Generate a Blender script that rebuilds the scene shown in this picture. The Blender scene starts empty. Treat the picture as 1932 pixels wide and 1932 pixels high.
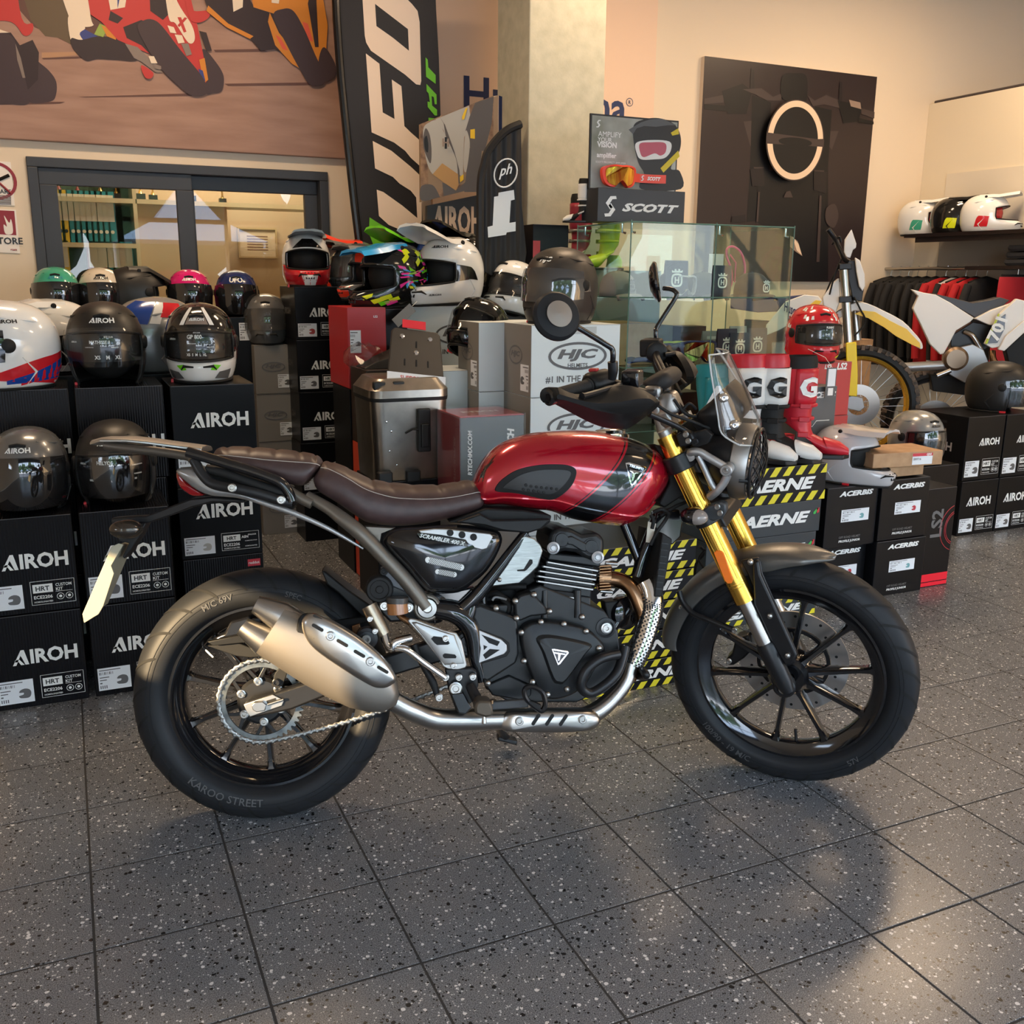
import bpy,math,random
from math import pi,sin,cos,radians,sqrt,atan2,tan
from mathutils import Vector,Matrix
import mathutils.noise as mnoise
random.seed(7)
SC=bpy.context.scene
COL=SC.collection
# ---------------------------------------------------------------- camera (x,y = axes of the shop floor tiles, metres)
FPX,PITCH,ROLL,PHI,CAMH=1830.76,0.236218,0.0091009,0.427548,1.36
def _tofl(x,y,z): # camera-heading frame -> floor frame
    return Vector((x*cos(PHI)+y*sin(PHI),-x*sin(PHI)+y*cos(PHI),z))
_fw=_tofl(0,cos(PITCH),-sin(PITCH));_r0=_tofl(1,0,0);_u0=_tofl(0,sin(PITCH),cos(PITCH))
CR=_r0*cos(ROLL)+_u0*sin(ROLL);CU=_u0*cos(ROLL)-_r0*sin(ROLL);CF=_fw
CAM=Vector((0,0,CAMH))
cd=bpy.data.cameras.new('camera');cam=bpy.data.objects.new('camera',cd);COL.objects.link(cam)
m3=Matrix((CR,CU,-CF)).transposed()
cam.matrix_world=Matrix.Translation(CAM)@m3.to_4x4()
cd.sensor_width=36;cd.lens=36*FPX/1932;cd.clip_start=.05;cd.clip_end=200
SC.camera=cam
SC.view_settings.view_transform='Standard';SC.view_settings.look='None'
SC.view_settings.gamma=1;SC.view_settings.use_curve_mapping=False
SC.view_settings.exposure=.22
SC.cycles.max_bounces=9;SC.cycles.transparent_max_bounces=16
SC.cycles.sample_clamp_indirect=6
# ---------------------------------------------------------------- sky
w=bpy.data.worlds.new('world');SC.world=w;w.use_nodes=True
nt=w.node_tree;nt.nodes.clear()
wo=nt.nodes.new('ShaderNodeOutputWorld');bg=nt.nodes.new('ShaderNodeBackground')
tc=nt.nodes.new('ShaderNodeTexCoord');sep=nt.nodes.new('ShaderNodeSeparateXYZ');rp=nt.nodes.new('ShaderNodeValToRGB')
nt.links.new(tc.outputs['Generated'],sep.inputs[0]);nt.links.new(sep.outputs[2],rp.inputs[0])
e=rp.color_ramp.elements;e[0].position=0.0;e[0].color=(.82,.88,.95,1);e[1].position=.9;e[1].color=(.28,.48,.85,1)
x_=e.new(.2);x_.color=(.62,.76,.95,1)
nt.links.new(rp.outputs[0],bg.inputs[0]);bg.inputs[1].default_value=10.0
nt.links.new(bg.outputs[0],wo.inputs[0])
def lamp(name,kind,loc,energy,color,size=1,size_y=None,rot=(0,0,0),**k):
    l=bpy.data.lights.new(name,kind);l.energy=energy;l.color=color
    if kind=='AREA':
        l.shape='RECTANGLE';l.size=size;l.size_y=size_y or size
    o=bpy.data.objects.new(name,l);o.location=loc;o.rotation_euler=rot;COL.objects.link(o)
    for a,b in k.items():setattr(l,a,b)
    return o
# low evening sun that enters through a slit added to the unseen side wall (x = -2.2)
SUN_EL=radians(17)
SUN_AZ=radians(24)
sd=Vector((cos(SUN_EL)*cos(SUN_AZ),cos(SUN_EL)*sin(SUN_AZ),-sin(SUN_EL)))
sn=lamp('sun','SUN',(-6,2,4),21,(1,.72,.40));sn.data.angle=radians(.6)
sn.rotation_euler=sd.to_track_quat('-Z','Y').to_euler()
CEIL=3.56
# daylight through the glazed shop front behind the camera, and the warm lamps of the ceiling
pl_=lamp('shopfront_portal','AREA',(3.1,-3.39,1.55),1,(1,1,1),10.4,3.0,(radians(90),0,0));pl_.data.cycles.is_portal=True
pl_=lamp('slit_portal','AREA',(-2.19,1.18,1.345),1,(1,1,1),.84,.35,(radians(90),0,radians(-90)));pl_.data.cycles.is_portal=True
for lx,ly,le in((5.9,1.8,36),(3.0,1.0,14),(.4,4.4,40),(3.0,4.4,38),(5.2,4.4,46)):
    lamp('ceiling_lamp','AREA',(lx,ly,CEIL-.04),le,(1,.72,.46),.9,.3,(0,0,0))
lamp('office_fill','AREA',(1.2,7.2,2.7),42,(1,.80,.58),1.2,.6,(0,0,0))  # fill light added to brighten the office, not a fitting of the room
# ---------------------------------------------------------------- pixel helpers (1932 x 1932 frame of the photograph)
def ray(u,v):return CF+CR*((u-966)/FPX)-CU*((v-966)/FPX)
def PT(u,v,t):d=ray(u,v);return CAM+d*(t/d.y)
def PS(u,v,s):d=ray(u,v);return CAM+d*(s/d.x)
def PZ(u,v,z):d=ray(u,v);return CAM+d*((z-CAMH)/d.z)
CROP=dict(K1=(140,780,620/1932),K2=(640,780,620/1932),K3=(1000,640,500/1932),K4=(1140,980,620/1932),K5=(240,1060,520/1932),
            E1=(840,980,400/1840),E2=(640,1060,320/1818),E3=(150,800,410/1932),L1=(0,500,520/1932),M1=(440,400,520/1932),
            G1=(880,400,520/1932),R1=(1350,500,582/1932),L2=(0,920,520/1932),W1=(0,0,660/1932),W2=(620,0,620/1932),W3=(1240,0,692/1932),P=(0,0,1))
def cv(k,pts):
    a,b,s=CROP[k]
    return[(a+x*s,b+y*s)for x,y in pts]
# ---------------------------------------------------------------- materials
MATS={}
def mat(name,col,rough=.5,metal=0.,coat=0.,spec=.5,trans=0.,emit=0.,alpha=1.,ior=1.45,bump=None,aniso=0,coatr=.05):
    if name in MATS:return MATS[name]
    m=bpy.data.materials.new(name);m.use_nodes=True;MATS[name]=m
    b=m.node_tree.nodes['Principled BSDF']
    if isinstance(col,str):
        h=col.lstrip('#');c=[int(h[i:i+2],16)/255 for i in(0,2,4)]
        col=[((x+.055)/1.055)**2.4 if x>.04045 else x/12.92 for x in c]
    b.inputs['Base Color'].default_value=(*col[:3],1);b.inputs['Roughness'].default_value=rough
    b.inputs['Metallic'].default_value=metal;b.inputs['Coat Weight'].default_value=coat;b.inputs['Coat Roughness'].default_value=coatr
    b.inputs['Specular IOR Level'].default_value=spec;b.inputs['Transmission Weight'].default_value=trans
    b.inputs['IOR'].default_value=ior;b.inputs['Alpha'].default_value=alpha;b.inputs['Anisotropic'].default_value=aniso
    if emit:b.inputs['Emission Color'].default_value=(*col[:3],1);b.inputs['Emission Strength'].default_value=emit
    if bump:add_bump(m,*bump)
    m.diffuse_color=(*col[:3],1)
    return m
def add_bump(m,scale=200,strength=.2,dist=.002,kind='noise',stretch=(1,1,1)):
    t=m.node_tree;b=t.nodes['Principled BSDF'];tc=t.nodes.new('ShaderNodeTexCoord');mp=t.nodes.new('ShaderNodeMapping')
    mp.inputs['Scale'].default_value=stretch;t.links.new(tc.outputs['Object'],mp.inputs[0])
    if kind=='noise':n=t.nodes.new('ShaderNodeTexNoise');n.inputs['Scale'].default_value=scale;out=n.outputs[0]
    elif kind=='wave':n=t.nodes.new('ShaderNodeTexWave');n.inputs['Scale'].default_value=scale;n.inputs['Distortion'].default_value=.6;out=n.outputs['Fac']
    else:n=t.nodes.new('ShaderNodeTexVoronoi');n.inputs['Scale'].default_value=scale;out=n.outputs[0]
    t.links.new(mp.outputs[0],n.inputs['Vector'])
    bp=t.nodes.new('ShaderNodeBump');bp.inputs['Strength'].default_value=strength;bp.inputs['Distance'].default_value=dist
    t.links.new(out,bp.inputs['Height']);t.links.new(bp.outputs[0],b.inputs['Normal'])
def noisy(m,c1,c2,scale=5,coord='Object',lo=.3,hi=.7,detail=4,stretch=(1,1,1)):
    t=m.node_tree;b=t.nodes['Principled BSDF'];tc=t.nodes.new('ShaderNodeTexCoord');mp=t.nodes.new('ShaderNodeMapping');mp.inputs['Scale'].default_value=stretch
    n=t.nodes.new('ShaderNodeTexNoise');n.inputs['Scale'].default_value=scale;n.inputs['Detail'].default_value=detail
    r=t.nodes.new('ShaderNodeValToRGB');r.color_ramp.elements[0].position=lo;r.color_ramp.elements[1].position=hi
    r.color_ramp.elements[0].color=(*c1,1);r.color_ramp.elements[1].color=(*c2,1)
    t.links.new(tc.outputs[coord],mp.inputs[0]);t.links.new(mp.outputs[0],n.inputs['Vector']);t.links.new(n.outputs[0],r.inputs[0]);t.links.new(r.outputs[0],b.inputs['Base Color'])
    return m
def glassmat(name,col=(1,1,1),refl=1.45,tint=.92,rough=0.0):
    """thin pane: part transparent, part mirror by Fresnel"""
    if name in MATS:return MATS[name]
    m=bpy.data.materials.new(name);m.use_nodes=True;MATS[name]=m;t=m.node_tree;t.nodes.clear()
    N,L=t.nodes.new,t.links.new
    o=N('ShaderNodeOutputMaterial');a=N('ShaderNodeBsdfTransparent');g=N('ShaderNodeBsdfGlossy');x=N('ShaderNodeMixShader');ge=N('ShaderNodeNewGeometry')
    a.inputs[0].default_value=(col[0]*tint,col[1]*tint,col[2]*tint,1);g.inputs['Roughness'].default_value=rough
    d=N('ShaderNodeVectorMath');d.operation='DOT_PRODUCT';L(ge.outputs['Normal'],d.inputs[0]);L(ge.outputs['Incoming'],d.inputs[1])
    ab=N('ShaderNodeMath');ab.operation='ABSOLUTE';L(d.outputs['Value'],ab.inputs[0]);su=N('ShaderNodeMath');su.operation='SUBTRACT';su.inputs[0].default_value=1;L(ab.outputs[0],su.inputs[1])
    pw=N('ShaderNodeMath');pw.operation='POWER';L(su.outputs[0],pw.inputs[0]);pw.inputs[1].default_value=5
    f0=((refl-1)/(refl+1))**2;ml=N('ShaderNodeMath');ml.operation='MULTIPLY_ADD';L(pw.outputs[0],ml.inputs[0]);ml.inputs[1].default_value=1-f0;ml.inputs[2].default_value=f0
    L(ml.outputs[0],x.inputs[0]);L(a.outputs[0],x.inputs[1]);L(g.outputs[0],x.inputs[2]);L(x.outputs[0],o.inputs[0])
    return m
# ---------------------------------------------------------------- objects
def emp(name,loc=(0,0,0),rz=0,M=None):
    o=bpy.data.objects.new(name,None);COL.objects.link(o);o.empty_display_size=.05
    if M is not None:o.matrix_world=M
    else:o.location=loc;o.rotation_euler=(0,0,rz)
    return o
def tag(o,label=None,cat=None,group=None,kind=None):
    if label:o['label']=label
    if cat:o['category']=cat
    if group:o['group']=group
    if kind:o['kind']=kind
    return o
def thing(name,label,cat,loc=(0,0,0),rz=0,group=None,M=None):
    return tag(emp(name,loc,rz,M),label,cat,group)
class MB:
    def __init__(s):s.v=[];s.f=[]
    def add(s,vs,fs):
        n=len(s.v);s.v+=[Vector(a)for a in vs];s.f+=[tuple(i+n for i in q)for q in fs];return s
    def box(s,c,d,R=None):
        x,y,z=d[0]/2,d[1]/2,d[2]/2
        vs=[Vector((a,b,e))for a in(-x,x)for b in(-y,y)for e in(-z,z)]
        if R is not None:vs=[R@q for q in vs]
        c=Vector(c)
        return s.add([q+c for q in vs],[(0,1,3,2),(4,6,7,5),(0,4,5,1),(2,3,7,6),(0,2,6,4),(1,5,7,3)])
    def bb(s,x0,x1,y0,y1,z0,z1):return s.box(((x0+x1)/2,(y0+y1)/2,(z0+z1)/2),(abs(x1-x0),abs(y1-y0),abs(z1-z0)))
    def tube(s,pts,r,n=12,cap=True,closed=False,flat=None):
        """sweep of a circle along pts; r number or list; flat=(vector, factor) squashes along the vector"""
        pts=[Vector(p)for p in pts];m=len(pts);rs=r if isinstance(r,(list,tuple))else[r]*m
        base=len(s.v);up=None
        for i,p in enumerate(pts):
            if closed:t=(pts[(i+1)%m]-pts[i-1])
            else:t=pts[min(i+1,m-1)]-pts[max(i-1,0)]
            if t.length<1e-9:t=Vector((0,0,1))
            t.normalize()
            if up is None:
                up=Vector((0,0,1))if abs(t.z)<.9 else Vector((1,0,0))
            a=t.cross(up)
            if a.length<1e-4:a=t.cross(Vector((0,1,.1)))
            a.normalize();up=a.cross(t).normalized()
            for k in range(n):
                q=2*pi*k/n;dv=(a*cos(q)+up*sin(q))*rs[i]
                if flat:fv,ff=flat;fv=Vector(fv).normalized();dv-=fv*(dv.dot(fv))*(1-ff)
                s.v.append(p+dv)
        mm=m if closed else m-1
        for i in range(mm):
            for k in range(n):
                a=base+i*n+k;b=base+i*n+(k+1)%n;c=base+((i+1)%m)*n+(k+1)%n;d=base+((i+1)%m)*n+k
                s.f.append((a,b,c,d))
        if cap and not closed:
            s.f.append(tuple(base+k for k in range(n))[::-1]);s.f.append(tuple(base+(m-1)*n+k for k in range(n)))
        return s
    def cyl(s,p0,p1,r0,r1=None,n=20,cap=True):return s.tube([p0,p1],[r0,r0 if r1 is None else r1],n,cap)
    def lathe(s,c,ax,prof,n=32,closed=False,a0=0,a1=2*pi):
        """prof: (radius, distance along axis)"""
        c=Vector(c);ax=Vector(ax).normalized();e1=ax.orthogonal().normalized();e2=ax.cross(e1);base=len(s.v);m=len(prof)
        full=abs(a1-a0-2*pi)<1e-6;nn=n if full else n+1
        for i in range(nn):
            q=a0+(a1-a0)*i/n;d=e1*cos(q)+e2*sin(q)
            for r,h in prof:s.v.append(c+ax*h+d*r)
        for i in range(n):
            j=(i+1)%nn
            for k in range(m if closed else m-1):
                k2=(k+1)%m
                s.f.append((base+i*m+k,base+j*m+k,base+j*m+k2,base+i*m+k2))
        return s
    def prism(s,pts,vec):
        """pts: list of 3-D points of one cap; vec: extrusion"""
        n=len(pts);vec=Vector(vec);pts=[Vector(p)for p in pts]
        return s.add(pts+[p+vec for p in pts],[tuple(range(n))[::-1],tuple(range(n,2*n))]+[(i,(i+1)%n,n+(i+1)%n,n+i)for i in range(n)])
    def poly(s,pts):return s.add(pts,[tuple(range(len(pts)))])
    def sph(s,c,r,n=12,m=8,sc=(1,1,1),R=None):
        base=len(s.v);c=Vector(c)
        for i in range(m+1):
            a=pi*i/m-pi/2
            for k in range(n):
                b=2*pi*k/n;q=Vector((cos(a)*cos(b)*sc[0]*r,cos(a)*sin(b)*sc[1]*r,sin(a)*sc[2]*r))
                s.v.append(c+(R@q if R is not None else q))
        for i in range(m):
            for k in range(n):s.f.append((base+i*n+k,base+i*n+(k+1)%n,base+(i+1)*n+(k+1)%n,base+(i+1)*n+k))
        return s
    def loft(s,secs,cap=True,closed=True):
        base=len(s.v);n=len(secs[0])
        for q in secs:s.v+=[Vector(p)for p in q]
        for i in range(len(secs)-1):
            for k in range(n if closed else n-1):
                s.f.append((base+i*n+k,base+i*n+(k+1)%n,base+(i+1)*n+(k+1)%n,base+(i+1)*n+k))
        if cap and closed:s.f.append(tuple(base+k for k in range(n))[::-1]);s.f.append(tuple(base+(len(secs)-1)*n+k for k in range(n)))
        return s
    def build(s,name,m,parent=None,M=None,smooth=35,bevel=0,sub=0,bseg=2,solid=0,label=None,fix=True):
        me=bpy.data.meshes.new(name)
        vs=[M@q for q in s.v]if M is not None else s.v
        me.from_pydata([tuple(q)for q in vs],[],s.f);me.validate()
        if fix:
            import bmesh
            b=bmesh.new();b.from_mesh(me);bmesh.ops.recalc_face_normals(b,faces=b.faces);b.to_mesh(me);b.free()
        if m is not None:me.materials.append(m)
        if smooth:
            me.shade_smooth()
            if smooth<180:me.set_sharp_from_angle(angle=radians(smooth))
        o=bpy.data.objects.new(name,me);COL.objects.link(o)
        if parent is not None:o.parent=parent
        if bevel:
            k=o.modifiers.new('bevel','BEVEL');k.width=bevel;k.segments=bseg;k.limit_method='ANGLE';k.angle_limit=radians(40);k.harden_normals=False
        if solid:k=o.modifiers.new('solid','SOLIDIFY');k.thickness=solid
        if sub:k=o.modifiers.new('sub','SUBSURF');k.levels=sub;k.render_levels=sub
        if label:o['label']=label
        return o
def cr(pts,n=6,closed=True):
    """Catmull-Rom resampling of 2-D or 3-D points"""
    pts=[Vector(p)for p in pts];m=len(pts);out=[]
    rng=range(m)if closed else range(m-1)
    for i in rng:
        if closed:a,b,c,d=pts[i-1],pts[i],pts[(i+1)%m],pts[(i+2)%m]
        else:a,b,c,d=pts[max(i-1,0)],pts[i],pts[i+1],pts[min(i+2,m-1)]
        for k in range(n):
            t=k/n
            out.append(.5*((2*b)+(c-a)*t+(2*a-5*b+4*c-d)*t*t+(3*b-a-3*c+d)*t**3))
    if not closed:out.append(pts[-1])
    return out
_TXT={}
def text2d(s,bold=.02,shear=0):
    """outline mesh of a text string, height ~1 (cap), origin at its centre; returns verts, faces, width, height"""
    key=(s,bold,shear)
    if key in _TXT:return _TXT[key]
    c=bpy.data.curves.new('txt','FONT');c.body=s;c.offset=bold;c.shear=shear;c.resolution_u=2
    c.align_x='LEFT';o=bpy.data.objects.new('txt',c);COL.objects.link(o)
    dg=bpy.context.evaluated_depsgraph_get();dg.update();me=o.evaluated_get(dg).to_mesh()
    vs=[Vector((q.co.x,q.co.y))for q in me.vertices];fs=[tuple(p.vertices)for p in me.polygons]
    o.evaluated_get(dg).to_mesh_clear();bpy.data.objects.remove(o);bpy.data.curves.remove(c)
    if not vs:_TXT[key]=([],[],1,1);return _TXT[key]
    x0=min(q.x for q in vs);x1=max(q.x for q in vs);y0=min(q.y for q in vs);y1=max(q.y for q in vs)
    vs=[Vector((q.x-(x0+x1)/2,q.y-(y0+y1)/2))for q in vs]
    _TXT[key]=(vs,fs,x1-x0,y1-y0);return _TXT[key]
def airoh2d():
    if 'AH' in _TXT:return _TXT['AH']
    vs,fs,w_,h=text2d('IROH',.035)
    vs=[Vector((q.x/h,q.y/h))for q in vs];W=w_/h;vs=[Vector((q.x*1.12,q.y))for q in vs];W*=1.12
    A=[[(-1.12,-.5),(-.48,.5),(-.34,.5),(-.52,.16),(-.88,-.5)],[(-.34,.5),(-.26,.5),(.02,-.5),(-.24,-.5),(-.46,.02),(-.53,.13)],[(-.92,-.12),(-.62,-.12),(-.30,-.5),(-.55,-.5),(-.70,-.27),(-.99,-.27)]]
    vs=[Vector((q.x+W/2+.14,q.y))for q in vs]
    for p in A[:2]+[A[2]]:
        n=len(vs);vs+=[Vector(q)for q in p];fs=fs+[tuple(range(n,n+len(p)))]
    x0=min(q.x for q in vs);x1=max(q.x for q in vs);vs=[Vector((q.x-(x0+x1)/2,q.y))for q in vs]
    _TXT['AH']=(vs,fs,x1-x0,1.0);return _TXT['AH']
def put_text(s,m,parent,o,ex,ey,h=None,wd=None,name='lettering',bold=.02,shear=0,fn=None,M=None):
    """flat lettering: o centre, ex / ey unit axes (3-D); size by height h or width wd; fn maps 2-D metres to 3-D instead"""
    vs,fs,W,H=airoh2d()if s=='AIROH' else text2d(s,bold,shear)
    if not vs:return None
    if h is not None and wd is not None:kx,ky=wd/W,h/H
    elif wd:kx=ky=wd/W
    else:kx=ky=h/H
    mb=MB()
    if fn:mb.add([fn(q.x*kx,q.y*ky)for q in vs],fs)
    else:
        o=Vector(o);ex=Vector(ex);ey=Vector(ey);mb.add([o+ex*(q.x*kx)+ey*(q.y*ky)for q in vs],fs)
    return mb.build(name,m,parent,smooth=0,fix=False,M=M)
CROP.update(F1=(630,0,370/1430),A1=(0,0,660/1932),S1=(1070,200,440/1574),H1=(1430,400,502/1932))
# ---------------------------------------------------------------- palette
white=mat('white_print','#e4e6e4',.5);blackp=mat('black_print','#111214',.4)
wallm=mat('cream_plaster',(.70,.585,.44),.8,bump=(60,.08,.001));wallp=mat('peach_panel_paint',(.74,.53,.38),.6)
ceilm=mat('ceiling_paint',(.62,.55,.46),.8)
def terrazzo():
    m=mat('terrazzo_tile',(.12,.115,.112),.27,spec=.5);t=m.node_tree;b=t.nodes['Principled BSDF'];N=t.nodes.new;L=t.links.new
    g=N('ShaderNodeNewGeometry')
    def chips(scale,thr,lo,seedv):
        v=N('ShaderNodeTexVoronoi');v.inputs['Scale'].default_value=scale;mp=N('ShaderNodeMapping');mp.inputs['Location'].default_value=(seedv,seedv*.7,0)
        L(g.outputs['Position'],mp.inputs[0]);n=N('ShaderNodeTexNoise');n.inputs['Scale'].default_value=scale*1.5
        L(mp.outputs[0],n.inputs['Vector']);ad=N('ShaderNodeVectorMath');ad.operation='MULTIPLY_ADD';L(n.outputs['Color'],ad.inputs[0])
        k=.5/scale;ad.inputs[1].default_value=(k,k,k);L(mp.outputs[0],ad.inputs[2]);L(ad.outputs[0],v.inputs['Vector'])
        s=N('ShaderNodeSeparateColor');L(v.outputs['Color'],s.inputs[0])
        q=N('ShaderNodeMath');q.operation='GREATER_THAN';L(s.outputs[0],q.inputs[0]);q.inputs[1].default_value=thr
        r=N('ShaderNodeMath');r.operation='MULTIPLY';L(s.outputs[1],r.inputs[0]);r.inputs[1].default_value=lo
        d=N('ShaderNodeMath');d.operation='LESS_THAN';L(v.outputs['Distance'],d.inputs[0]);L(r.outputs[0],d.inputs[1])
        z=N('ShaderNodeMath');z.operation='MULTIPLY';L(q.outputs[0],z.inputs[0]);L(d.outputs[0],z.inputs[1]);return z.outputs[0]
    n=N('ShaderNodeTexNoise');n.inputs['Scale'].default_value=420;n.inputs['Detail'].default_value=3;L(g.outputs['Position'],n.inputs['Vector'])
    r=N('ShaderNodeValToRGB');r.color_ramp.elements[0].position=.36;r.color_ramp.elements[1].position=.68
    r.color_ramp.elements[0].color=(.066,.069,.074,1);r.color_ramp.elements[1].color=(.235,.243,.255,1);L(n.outputs[0],r.inputs[0]);cur=r.outputs[0]
    for sc,th,lo,sd_,c in((105,.88,.52,0,(.62,.61,.60)),(100,.90,.60,9,(.012,.012,.013)),(230,.86,.6,4,(.50,.50,.50)),(210,.86,.6,6,(.015,.015,.015))):
        x=N('ShaderNodeMix');x.data_type='RGBA';L(chips(sc,th,lo,sd_),x.inputs[0]);L(cur,x.inputs[6]);x.inputs[7].default_value=(*c,1);cur=x.outputs[2]
    L(cur,b.inputs['Base Color'])
    return m
tilem=terrazzo();grout=mat('grout',(.032,.031,.030),.85)
# ---------------------------------------------------------------- floor
TS,GX,GY=.3031,-.0577,2.2358
fl=MB();fl.bb(-2.2,8.4,-3.4,5.95,-.10,-.0010);flo=tag(fl.build('floor',grout,smooth=0),kind='structure')
tm=MB();hh=TS/2-.0027
tm.add([(-hh,-hh,-.004),(hh,-hh,-.004),(hh,hh,-.004),(-hh,hh,-.004),(-hh,-hh,-.0005),(hh,-hh,-.0005),(hh,hh,-.0005),(-hh,hh,-.0005),
        (-hh+.001,-hh+.001,0),(hh-.001,-hh+.001,0),(hh-.001,hh-.001,0),(-hh+.001,hh-.001,0)],
       [(0,1,5,4),(1,2,6,5),(2,3,7,6),(3,0,4,7),(4,5,9,8),(5,6,10,9),(6,7,11,10),(7,4,8,11),(8,9,10,11)])
tobj=tm.build('tile',tilem,smooth=0)
cells=[]
rest=MB()
for i in range(-8,29):
    for j in range(-13,19):
        x,y=GX+TS*(i+.5),GY-TS*(j-.5)
        if not(-2.2<x-hh and x+hh<8.4 and-3.4<y-hh and y+hh<5.95):continue
        d=Vector((x,y,0))-CAM;z=d.dot(CF);vis=False
        if z>.4:
            u=d.dot(CR)/z*FPX;v=-d.dot(CU)/z*FPX;mg=966+FPX*.17/z;vis=abs(u)<mg and abs(v)<mg
        cells.append((0 if vis else 1,d.length,x,y))
cells.sort()
for k,(nv,dd,x,y)in enumerate(cells):
    if k<298 and not nv:
        o=tobj if k==0 else tobj.copy()
        if k:COL.objects.link(o)
        o.location=(x,y,0);o.parent=flo
    else:rest.add([q+Vector((x,y,0))for q in tm.v],tm.f)
tag(rest.build('tile_field',tilem,flo,smooth=0),kind='stuff')
# ---------------------------------------------------------------- walls
T=5.9
def sx(u,v,t=T):return PT(u,v,t).x
def sz(u,v,t=T):return PT(u,v,t).z
wx0,wx1,wz0,wz1=sx(48,292),sx(617,324),.95,sz(330,310)
wl=MB()
wl.bb(-2.2,wx0,T,T+.2,0,CEIL);wl.bb(wx1,8.4,T,T+.2,0,CEIL);wl.bb(wx0,wx1,T,T+.2,0,wz0);wl.bb(wx0,wx1,T,T+.2,wz1,CEIL)
wb=tag(wl.build('wall_back',wallm,smooth=0),kind='structure')
k=MB();k.bb(-2.4,8.6,-3.6,T+.2,CEIL,CEIL+.15);tag(k.build('ceiling',ceilm,smooth=0),kind='structure')
# unseen side wall, with an added slit that cuts the sun to a narrow beam
SL=(.76,1.60,1.17,1.52) # y0, y1, z0, z1 of the slit
k=MB();k.bb(-2.4,-2.2,-3.6,SL[0],0,CEIL);k.bb(-2.4,-2.2,SL[1],T+.2,0,CEIL);k.bb(-2.4,-2.2,SL[0],SL[1],0,SL[2]);k.bb(-2.4,-2.2,SL[0],SL[1],SL[3],CEIL)
tag(k.build('wall_left',wallm,smooth=0),kind='structure')
k=MB();k.bb(8.4,8.6,-3.6,T+.2,0,CEIL);tag(k.build('wall_right',wallm,smooth=0),kind='structure')
# glazed shop front behind the camera
alu=mat('dark_aluminium',(.035,.035,.038),.4,.3)
k=MB();k.bb(-2.4,8.6,-3.6,-3.4,3.0,CEIL)
for i in range(8):k.bb(-2.2+i*1.5,-2.12+i*1.5,-3.55,-3.45,0,3.0)
k.bb(-2.2,8.4,-3.55,-3.45,2.1,2.16)
tag(k.build('wall_front',alu,smooth=0),kind='structure')
k=MB();k.bb(-30,40,-60,-3.6,-.2,-.08);tag(k.build('ground',noisy(mat('paving',(.3,.3,.29),.9),(.25,.25,.24),(.36,.35,.33),.8),smooth=0),kind='structure')
# trees and pale marquees outside (seen only in reflections)
leaf=noisy(mat('leaf',(.08,.14,.05),.7),(.05,.10,.03),(.16,.22,.08),9)
for i,(x,y,h)in enumerate(((-6,-22,7),(-1,-25,8),(4.5,-24,6.5),(10,-22,8),(16,-25,7))):
    t_=thing('tree',('first','second','third','fourth','fifth')[i]+' street tree from the left beyond the shop front','tree',(x,y,0),0,'street trees outside')
    MB().cyl((0,0,-.1),(0,0,h*.5),.22,.12,8).build('trunk',mat('bark',(.1,.07,.05),.9),t_)
    k=MB()
    for q in range(16):k.sph((random.uniform(-2.2,2.2),random.uniform(-1,1),h*random.uniform(.32,1.0)),random.uniform(1.2,1.9),10,7)
    k.build('crown',leaf,t_)
for i,x in enumerate((-3,3.5,9)):
    t_=thing('marquee',('left','middle','right')[i]+' white peaked marquee outside the shop front','tent',(x,-19,0),0,'marquees outside')
    k=MB()
    for a in(-1.9,1.9):
        for b in(-1.9,1.9):k.cyl((a,b,-.1),(a,b,2.3),.04,.04,8)
    k.build('frame',white,t_)
    MB().loft([[(-2,-2,2.3),(2,-2,2.3),(2,2,2.3),(-2,2,2.3)],[(-.9,-.9,2.9),(.9,-.9,2.9),(.9,.9,2.9),(-.9,.9,2.9)],[(-.06,-.06,4),(.06,-.06,4),(.06,.06,4),(-.06,.06,4)]]).build('canopy',white,t_,smooth=0)
# ---------------------------------------------------------------- office window
wf=mat('anthracite_frame','#37393d',.45)
win=tag(emp('window_1',((wx0+wx1)/2,T,(wz0+wz1)/2)),kind='structure')
def frame_rect(mb,x0,x1,z0,z1,w,y0,y1):
    mb.bb(x0,x1,y0,y1,z0,z0+w);mb.bb(x0,x1,y0,y1,z1-w,z1);mb.bb(x0,x0+w,y0,y1,z0+w,z1-w);mb.bb(x1-w,x1,y0,y1,z0+w,z1-w)
wM=Matrix.Translation(-win.location)
k=MB();frame_rect(k,wx0,wx1,wz0,wz1,.05,T-.02,T+.16);k.build('window_frame',wf,win,M=wM,smooth=0,bevel=.004)
mx=sx(350,330)
k=MB();frame_rect(k,wx0+.05,mx+.03,wz0+.05,wz1-.05,.085,T+.0,T+.05);k.build('sash',wf,win,M=wM,smooth=0,bevel=.003)
k=MB();frame_rect(k,mx-.03,wx1-.05,wz0+.05,wz1-.05,.075,T+.055,T+.10);k.build('sash',wf,win,M=wM,smooth=0,bevel=.003)
wg=glassmat('window_glass',(.93,.97,.95),1.42,.95)
for a,b,y in((wx0+.13,mx-.05,T+.025),(mx+.04,wx1-.12,T+.077)):
    k=MB();k.bb(a,b,y-.003,y+.003,wz0+.13,wz1-.12);k.build('pane',wg,win,M=wM,smooth=0)
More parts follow.
